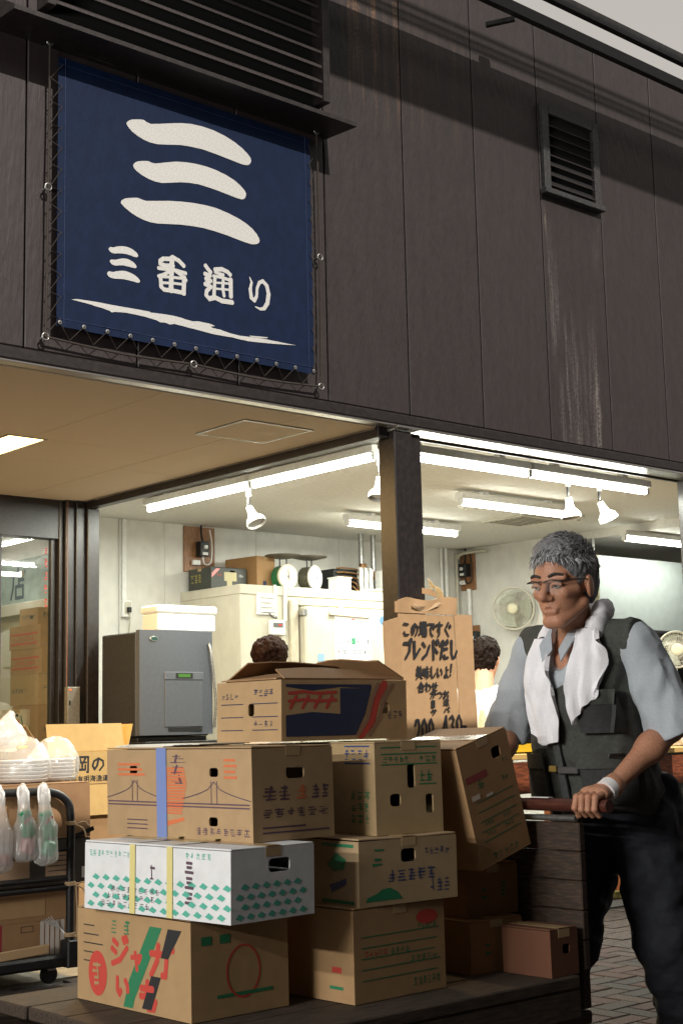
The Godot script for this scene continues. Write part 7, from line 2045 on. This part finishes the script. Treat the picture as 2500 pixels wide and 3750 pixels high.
	for tone in 2:
		var tuft := MB.new()
		for i in 1700:
			var th := rng.randf_range(-PI, PI)
			var ph := rng.randf_range(0.02, 1.75)
			var d := (f * cos(th) * sin(ph) + r * sin(th) * sin(ph) + u * cos(ph)).normalized()
			if d.dot(f) > 0.30 and d.dot(u) < 0.20: continue
			if abs(d.dot(r)) > 0.6 and d.dot(f) > -0.25 and d.dot(u) < 0.05: continue
			var el := 1.0 / sqrt(pow(d.dot(f) / 0.110, 2) + pow(d.dot(u) / 0.100, 2) + pow(d.dot(r) / 0.088, 2))
			var b: Vector3 = P.call(-0.020, 0.050, 0) + d * (el - 0.003)
			var fl := (f * 0.7 + r * 0.25 - u * 0.35) if d.dot(u) > 0.35 else (-u * 0.8 - f * 0.4)
			fl = (fl - d * fl.dot(d)).normalized()
			var sw := (fl + Vector3(rng.randf_range(-0.35, 0.35), rng.randf_range(-0.35, 0.35), rng.randf_range(-0.35, 0.35))).normalized()
			tuft.tube([b, b + sw * 0.010 + d * 0.0045, b + sw * 0.022 + d * 0.003], [0.0012, 0.0010, 0.0003], 3, false)
		meta(wpart("hair_strands", tuft, mat(lin(0.55, 0.55, 0.56), 0.5) if tone == 0 else mat(lin(0.07, 0.07, 0.072), 0.5), t), "", "", "", "stuff")
	# brows, eyes and glasses
	for s in [-1.0, 1.0]:
		var bw := tubem(curve([P.call(0.092, 0.026, 0.014 * s), P.call(0.091, 0.033, 0.034 * s), P.call(0.077, 0.028, 0.054 * s)], 5), 0.0042, 6)
		wpart("eyebrow", bw, mat(lin(0.03, 0.026, 0.024), 0.8), t)
		var ey := MB.new()
		ey.lathe(P.call(0.079, 0.001, 0.032 * s), [Vector2(0, -0.012), Vector2(0.0085, -0.0085), Vector2(0.012, 0), Vector2(0.0085, 0.0085), Vector2(0, 0.012)], 16)
		var eo := wpart("eye", ey, mat(lin(0.34, 0.31, 0.29), 0.2), t)
		var pu := MB.new()
		pu.lathe(P.call(0.0895, 0.0, 0.033 * s), [Vector2(0.0055, 0.0), Vector2(0.004, 0.0022), Vector2(0, 0.0026)], 14, Basis(r, f, r.cross(f)))
		wpart("iris", pu, mat(lin(0.01, 0.007, 0.005), 0.15), eo)
		var lid := MB.new()
		lid.tube(curve([P.call(0.087, -0.001, 0.017 * s), P.call(0.0930, 0.0055, 0.031 * s), P.call(0.083, 0.001, 0.049 * s)], 5), 0.0052, 6)
		wpart("eyelid", lid, skin, t)
	var g := MB.new()
	for s in [-1.0, 1.0]:
		var top := [P.call(0.112, 0.012, 0.010 * s), P.call(0.108, 0.016, 0.032 * s), P.call(0.098, 0.012, 0.056 * s)]
		g.tube(curve(top, 4), 0.0022, 6)
		g.tube(curve([P.call(0.098, 0.012, 0.056 * s), P.call(0.06, 0.013, 0.076 * s), P.call(0.0, 0.010, 0.086 * s), P.call(-0.035, 0.0, 0.084 * s)], 5), 0.0021, 6)
	g.tube([P.call(0.112, 0.012, -0.010), P.call(0.116, 0.014, 0.0), P.call(0.112, 0.012, 0.010)], 0.002, 6)
	var gl := wpart("glasses", g, mat(lin(0.05, 0.045, 0.045), 0.25, 0.6), t)
	for s in [-1.0, 1.0]:
		var ln := sheet(5, 6, func(a, b): return P.call(lerp(0.110, 0.097, a) - 0.003 * b, lerp(0.013, -0.016, b), lerp(0.011, 0.055, a) * s), 0.0)
		wpart("lens", ln, glassy(Color(0.9, 0.92, 0.92), 0.06, 0.03), gl)
	# shirt
	var shirt := MB.new()
	var Lh := Ls.lerp(Le, 0.98) + Vector3(0.0, 0.0, 0.012)
	var Rh := Rs.lerp(Re, 0.98)
	var st := [[Vector3(3.325, 1.26, 2.71), Vector3(3.325, 1.26, 2.64), 0.125, 0.125], [Vector3(3.35, 1.20, 2.675), Vector3(3.44, 0.95, 2.67), 0.14, 0.14], [Nb + Vector3(-0.01, -0.01, 0), Ls + Vector3(0, 0.0, -0.02), 0.056, 0.054], [Nb + Vector3(-0.01, -0.01, 0), Rs + Vector3(0, 0, 0.02), 0.056, 0.054], [Ls, Lh, 0.056, 0.088], [Rs, Rh, 0.056, 0.086]]
	var Ld := (Lh - Ls).normalized()
	var Rd := (Rh - Rs).normalized()
	nets(shirt, Vector3(3.12, 0.80, 2.20), Vector3(3.66, 1.46, 3.06), 0.011, st.slice(0, 4), 0.04, [], [[Nb + Vector3(-0.10, -0.06, 0), Nb + Vector3(-0.02, 0.10, 0), 0.035, 0.066]], noise(1.0, 2, 61), 0.011, Vector3(9, 14, 9))
	for q in [[Ls, Lh, Ld, 0.090], [Rs, Rh, Rd, 0.086]]:
		var e: Vector3 = q[1] + q[2] * 0.03
		nets(shirt, Vector3(3.18, 1.0, min(q[0].z, e.z) - 0.14), Vector3(3.60, 1.46, max(q[0].z, e.z) + 0.14), 0.0085, [[q[0] + Vector3(-0.01, 0.0, -0.05 * sign(q[0].z - 2.675)), q[0] + Vector3(0, -0.005, 0.006 * sign(q[0].z - 2.675)), 0.052, 0.060], [q[0] + Vector3(0, -0.005, 0.006 * sign(q[0].z - 2.675)), q[0].lerp(q[1], 0.5), 0.060, 0.068], [q[0].lerp(q[1], 0.5), e + q[2] * 0.06, 0.068, q[3] + 0.006]], 0.02, [[e, q[2]]], [[q[1] - q[2] * 0.05, e + q[2] * 0.10, 0.052, q[3] - 0.004]], noise(1.0, 2, 64), 0.010, Vector3(14, 5, 14))
	wpart("shirt", shirt, worn(lin(0.40, 0.44, 0.48), 0.05, Vector3(9, 9, 9), 0.9, 0.12, 91), t)
	var col := MB.new()
	for s in [-1.0, 1.0]:
		col.grid([[Nb + Vector3(-0.055, 0.045, 0.045 * s), Nb + Vector3(-0.085, 0.01, 0.030 * s), Nb + Vector3(-0.105, -0.035, 0.012 * s)], [Nb + Vector3(-0.065, 0.02, 0.062 * s), Nb + Vector3(-0.105, -0.02, 0.060 * s), Nb + Vector3(-0.125, -0.07, 0.035 * s)]], 0.004)
	wpart("collar", col, worn(lin(0.38, 0.42, 0.46), 0.05, Vector3(5, 5, 5), 0.85, 0.4, 92), t)
	# vest
	var vp := [[Vector3(3.33, 1.24, 2.725), Vector3(3.33, 1.24, 2.625), 0.128, 0.128], [Vector3(3.345, 1.18, 2.715), Vector3(3.40, 0.93, 2.73), 0.135, 0.140], [Vector3(3.345, 1.18, 2.635), Vector3(3.40, 0.93, 2.605), 0.135, 0.140], [Nb + Vector3(0.01, -0.012, 0.05), Ls + Vector3(-0.003, 0.012, 0.02), 0.062, 0.056], [Nb + Vector3(0.01, -0.012, -0.05), Rs + Vector3(-0.003, 0.012, -0.02), 0.062, 0.056]]
	var vest := MB.new()
	nets(vest, Vector3(3.10, 0.78, 2.36), Vector3(3.62, 1.47, 2.98), 0.0105, vp, 0.045, [[Vector3(3.38, 0.855, 2.67), Vector3(-0.25, -1, 0.0).normalized()], [Vector3(3.3, 1.35, 2.892), Vector3(0, 0.12, 1).normalized()], [Vector3(3.3, 1.35, 2.458), Vector3(0, 0.12, -1).normalized()]], [[Nb + Vector3(-0.14, -0.15, 0), Nb + Vector3(-0.01, 0.10, 0), 0.022, 0.078]], noise(1.0, 2, 62), 0.012, Vector3(11, 8, 11))
	var vm := worn(lin(0.062, 0.066, 0.058), 0.25, Vector3(6, 6, 6), 0.9, 0.8, 93)
	wpart("vest", vest, vm, t)
	var vd := worn(lin(0.038, 0.040, 0.040), 0.25, Vector3(6, 6, 6), 0.9, 0.8, 94)
	for q in [[2.74, 2.86, 1.02, 0.89], [2.49, 2.61, 1.02, 0.89], [2.76, 2.86, 1.20, 1.09]]:
		var pk := wpart("pocket", patch(9, 9, func(a, b): return Vector2(lerp(q[2], q[3], b), lerp(q[0], q[1], a)), vp, 0.045, 0.016, 0.012, 0.004, 3), vd, t)
		wpart("pocket_flap", patch(5, 9, func(a, b): return Vector2(lerp(q[2] + 0.012, q[2] - 0.03, b), lerp(q[0] - 0.004, q[1] + 0.004, a)), vp, 0.045, 0.026, 0.006, 0.003, 4), vm, pk)
	wpart("zip_band", patch(20, 4, func(a, b): return Vector2(lerp(1.24, 0.865, b), lerp(2.652, 2.676, a)), vp, 0.045, 0.012, 0.008, 0.0, 5), worn(lin(0.065, 0.072, 0.072), 0.2, Vector3(6, 6, 6), 0.8, 0.4, 95), t)
	var bp := march(0.985, 2.70, vp, 0.045)
	wpart("buckle", bxm(bp + Vector3(-0.024, 0, 0.0), Vector3(0.012, 0.02, 0.075), 0.003), mat(lin(0.12, 0.12, 0.125), 0.35, 0.5), t)
	wpart("tag", bxm(bp + Vector3(-0.027, 0.004, -0.055), Vector3(0.010, 0.018, 0.028), 0.003), mat(lin(0.40, 0.28, 0.08), 0.4, 0.5), t)
	# towel round the neck: one strip behind, two ends hanging on the chest
	var tm := worn(lin(0.84, 0.84, 0.88), 0.05, Vector3(14, 14, 14), 0.95, 1.2, 96)
	tm.rim_enabled = true
	tm.rim = 0.4
	wpart("towel", patch(26, 10, func(a, b): return Vector2(lerp(1.365, 1.07 + 0.05 * abs(a - 0.45) - 0.03 * a, b), lerp(2.590 - 0.006 * b, 2.648 + 0.075 * sin(min(b * 1.6, 1.57)) - 0.035 * b * b, a)), vp, 0.045, 0.018, 0.014, 0.020, 6), tm, t)
	wpart("towel", patch(26, 10, func(a, b): return Vector2(lerp(1.385, 1.115 + 0.10 * a * (1.0 - 0.2 * a), b), lerp(2.752 - 0.002 * b, 2.808 + 0.030 * sin(b * 2.6), a)), vp, 0.045, 0.020, 0.014, 0.020, 7), tm, t)
	wpart("towel", patch(10, 5, func(a, b): return Vector2(lerp(1.19, 1.105 + 0.03 * a, b), lerp(2.80, 2.842, a)), vp, 0.045, 0.010, 0.010, 0.012, 8), tm, t)
	var ta := march(1.365, 2.625, vp, 0.045)
	var tb := march(1.385, 2.785, vp, 0.045)
	var roll := curve([ta + Vector3(-0.016, -0.015, 0), ta + Vector3(0.02, 0.030, -0.006), Vector3(3.315, 1.425, 2.622), Vector3(3.365, 1.440, 2.65), Vector3(3.385, 1.446, 2.70), Vector3(3.355, 1.446, 2.757), Vector3(3.295, 1.438, 2.785), tb + Vector3(0.012, 0.028, 0.004), tb + Vector3(-0.018, -0.015, 0)], 4)
	var rg := []
	for k in roll.size():
		var row := []
		var ax: Vector3 = (roll[min(k + 1, roll.size() - 1)] - roll[max(k - 1, 0)]).normalized()
		var wd := ax.cross(Vector3.UP).normalized()
		var hg := wd.cross(ax)
		for j in 11:
			var an := TAU * j / 10.0
			row.append(roll[k] + wd * cos(an) * (0.024 + 0.004 * sin(k * 1.3)) + hg * sin(an) * (0.034 + 0.004 * sin(k * 2.1 + j)))
		rg.append(row)
	var rm := MB.new()
	rm.grid(rg, 0.0)
	wpart("towel", rm, tm, t)
	# bandage on the left hand and the wrist wrap
	wpart("wrist_wrap", tubem([Lw + Vector3(-0.006, 0.0, 0.0), Lw + Vector3(-0.030, -0.012, 0.0)], 0.031, 16), mat(lin(0.70, 0.68, 0.68), 0.9), t)
	# trousers and shoes
	var tr := MB.new()
	var lk := Vector3(3.525, 0.475, 2.79)
	var la := Vector3(3.685, 0.10, 2.755)
	var rk := Vector3(3.375, 0.475, 2.535)
	var ra := Vector3(3.285, 0.09, 2.465)
	nets(tr, Vector3(3.12, 0.04, 2.30), Vector3(3.85, 1.02, 2.98), 0.0125, [[Vector3(3.47, 0.90, 2.735), Vector3(3.47, 0.90, 2.605), 0.135, 0.135], [Vector3(3.49, 0.82, 2.76), lk, 0.118, 0.088], [lk, la, 0.088, 0.078], [Vector3(3.47, 0.82, 2.58), rk, 0.118, 0.088], [rk, ra, 0.088, 0.078]], 0.04, [[Vector3(0, 0.97, 0), Vector3.UP], [Vector3(0, 0.07, 0), Vector3.DOWN]], [], noise(1.0, 2, 63), 0.018, Vector3(9, 13, 9))
	wpart("trousers", tr, worn(lin(0.010, 0.012, 0.020), 0.3, Vector3(6, 6, 6), 0.9, 0.6, 97), t)
	for a in [la, ra]:
		var sh := MB.new()
		nets(sh, a + Vector3(-0.24, -0.12, -0.08), a + Vector3(0.12, 0.04, 0.08), 0.01, [[Vector3(a.x + 0.04, 0.045, a.z), Vector3(a.x - 0.14, 0.035, a.z), 0.045, 0.036]], 0.02, [[Vector3(0, 0.002, 0), Vector3.DOWN]])
		wpart("shoe", sh, mat(lin(0.02, 0.02, 0.02), 0.5), t)

func seated_woman() -> void:
	# back of a head with curly hair in front of the walk-in cooler
	var t := thing("person", "person with curly dark brown hair seen from behind in front of the cooler", "person", Vector3(5.35, 0, -1.35))
	var c := Vector3(5.335, 1.535, -1.35)
	var f := Vector3(0.35, -0.05, -0.93).normalized()
	var u := (Vector3.UP - f * f.dot(Vector3.UP)).normalized()
	var body := MB.new()
	var hp := head_prims(c, f, u, 0.96)
	hp.append_array([[c - f * 0.03 - u * 0.06, c - u * 0.20 - f * 0.02, 0.052, 0.055]])
	hp.append_array([[c + Vector3(0, -0.22, 0) + f.cross(u) * -0.15, c + Vector3(0, -0.22, 0) + f.cross(u) * 0.15, 0.05, 0.05], [c + Vector3(0, -0.30, 0), c + Vector3(0, -0.65, 0), 0.13, 0.13]])
	nets(body, c + Vector3(-0.26, -0.85, -0.26), c + Vector3(0.26, 0.16, 0.26), 0.012, hp, 0.02)
	wpart("body", body, mat(lin(0.42, 0.24, 0.16), 0.55), t)
	var r := f.cross(u).normalized()
	var hair := MB.new()
	nets(hair, c - Vector3(0.17, 0.14, 0.17), c + Vector3(0.17, 0.20, 0.17), 0.0048, [[c + u * 0.045 - f * 0.015, Vector3(0.116, 0.098, 0.112), Basis(f, u, r)], [c - f * 0.05 - u * 0.035, Vector3(0.065, 0.085, 0.085), Basis(f, u, r)]], 0.03, [], [], noise(1.0, 3, 71), 0.014, Vector3(30, 18, 30))
	var hm := mat(lin(0.034, 0.015, 0.009), 0.6)
	tri(hm, ntex(0.02, Color(0.35, 0.3, 0.28), Color.WHITE, 5, 1, 512, 0.3, 0.7), Vector3(24, 24, 24), nmap(0.05, 7), 2.0)
	hm.metallic_specular = 0.15
	wpart("hair", hair, hm, t)
	var sh := MB.new()
	nets(sh, c + Vector3(-0.30, -0.95, -0.30), c + Vector3(0.30, -0.12, 0.30), 0.014, [[c + Vector3(0, -0.22, 0) + r * -0.15, c + Vector3(0, -0.22, 0) + r * 0.15, 0.062, 0.062], [c + Vector3(0, -0.30, 0), c + Vector3(0, -0.75, 0), 0.15, 0.16]], 0.06, [[c + Vector3(0, -0.82, 0), Vector3.DOWN]])
	wpart("shirt", sh, mat(lin(0.55, 0.5, 0.42), 0.85), t)
	wpart("trousers", tubem([c + Vector3(0, -0.80, 0), Vector3(c.x, 0.004, c.z)], [0.16, 0.12], 16), mat(lin(0.03, 0.03, 0.04), 0.9), t)

func shop_helper() -> void:
	var t := thing("person", "person with short dark hair and white shirt half hidden by the cardboard sign", "person", Vector3(6.66, 0, -0.82))
	var c := Vector3(6.665, 1.53, -0.82)
	var f := Vector3(0.85, -0.18, -0.5).normalized()
	var u := (Vector3.UP - f * f.dot(Vector3.UP)).normalized()
	var r := f.cross(u).normalized()
	var body := MB.new()
	var hp := head_prims(c, f, u)
	for s in [-1.0, 1.0]:
		hp.append([c + f * -0.015 - u * 0.012 + r * 0.078 * s, Vector3(0.024, 0.032, 0.012), Basis(f, u, r)])
	hp.append([c - f * 0.04 - u * 0.06, c - f * 0.06 - u * 0.22, 0.056, 0.062])
	hp.append([c - u * 0.26 - f * 0.06 - r * 0.16, c - u * 0.26 - f * 0.06 + r * 0.16, 0.05, 0.05])
	hp.append([c - f * 0.06 + Vector3(0, -0.32, 0), c - f * 0.06 + Vector3(0, -0.70, 0), 0.13, 0.13])
	nets(body, c + Vector3(-0.3, -0.88, -0.3), c + Vector3(0.3, 0.16, 0.3), 0.010, hp, 0.02)
	wpart("body", body, mat(lin(0.48, 0.25, 0.15), 0.55), t)
	var hair := MB.new()
	nets(hair, c - Vector3(0.17, 0.14, 0.17), c + Vector3(0.17, 0.20, 0.17), 0.006, [[c + u * 0.046 - f * 0.02, Vector3(0.108, 0.098, 0.092), Basis(f, u, r)], [c - f * 0.062 - u * 0.02, Vector3(0.056, 0.085, 0.078), Basis(f, u, r)]], 0.03, [], [[c - f * 0.005 - u * 0.03 + r * 0.085, Vector3(0.034, 0.04, 0.03), Basis(f, u, r)], [c - f * 0.005 - u * 0.03 - r * 0.085, Vector3(0.034, 0.04, 0.03), Basis(f, u, r)], [c + f * 0.08 - u * 0.03, Vector3(0.06, 0.08, 0.1), Basis(f, u, r)]], noise(1.0, 3, 72), 0.016, Vector3(34, 20, 34))
	var hm := mat(lin(0.022, 0.014, 0.011), 0.5)
	tri(hm, ntex(0.02, Color(0.35, 0.3, 0.28), Color.WHITE, 5, 1, 512, 0.3, 0.7), Vector3(30, 8, 30), nmap(0.05, 7), 2.0)
	hm.metallic_specular = 0.15
	wpart("hair", hair, hm, t)
	var sh := MB.new()
	var b := c - f * 0.06
	nets(sh, c + Vector3(-0.36, -1.0, -0.36), c + Vector3(0.30, -0.08, 0.36), 0.014, [[b - u * 0.255 - r * 0.17, b - u * 0.255 + r * 0.17, 0.062, 0.062], [b + Vector3(0, -0.32, 0), b + Vector3(0, -0.75, 0), 0.155, 0.16]], 0.06, [[b + Vector3(0, -0.85, 0), Vector3.DOWN]], [[c - f * 0.04 - u * 0.06, b - u * 0.20, 0.06, 0.075]])
	wpart("shirt", sh, mat(lin(0.72, 0.71, 0.68), 0.85), t)
	wpart("trousers", tubem([b + Vector3(0, -0.82, 0), Vector3(b.x, 0.006, b.z)], [0.16, 0.12], 16), mat(lin(0.03, 0.03, 0.04), 0.9), t)
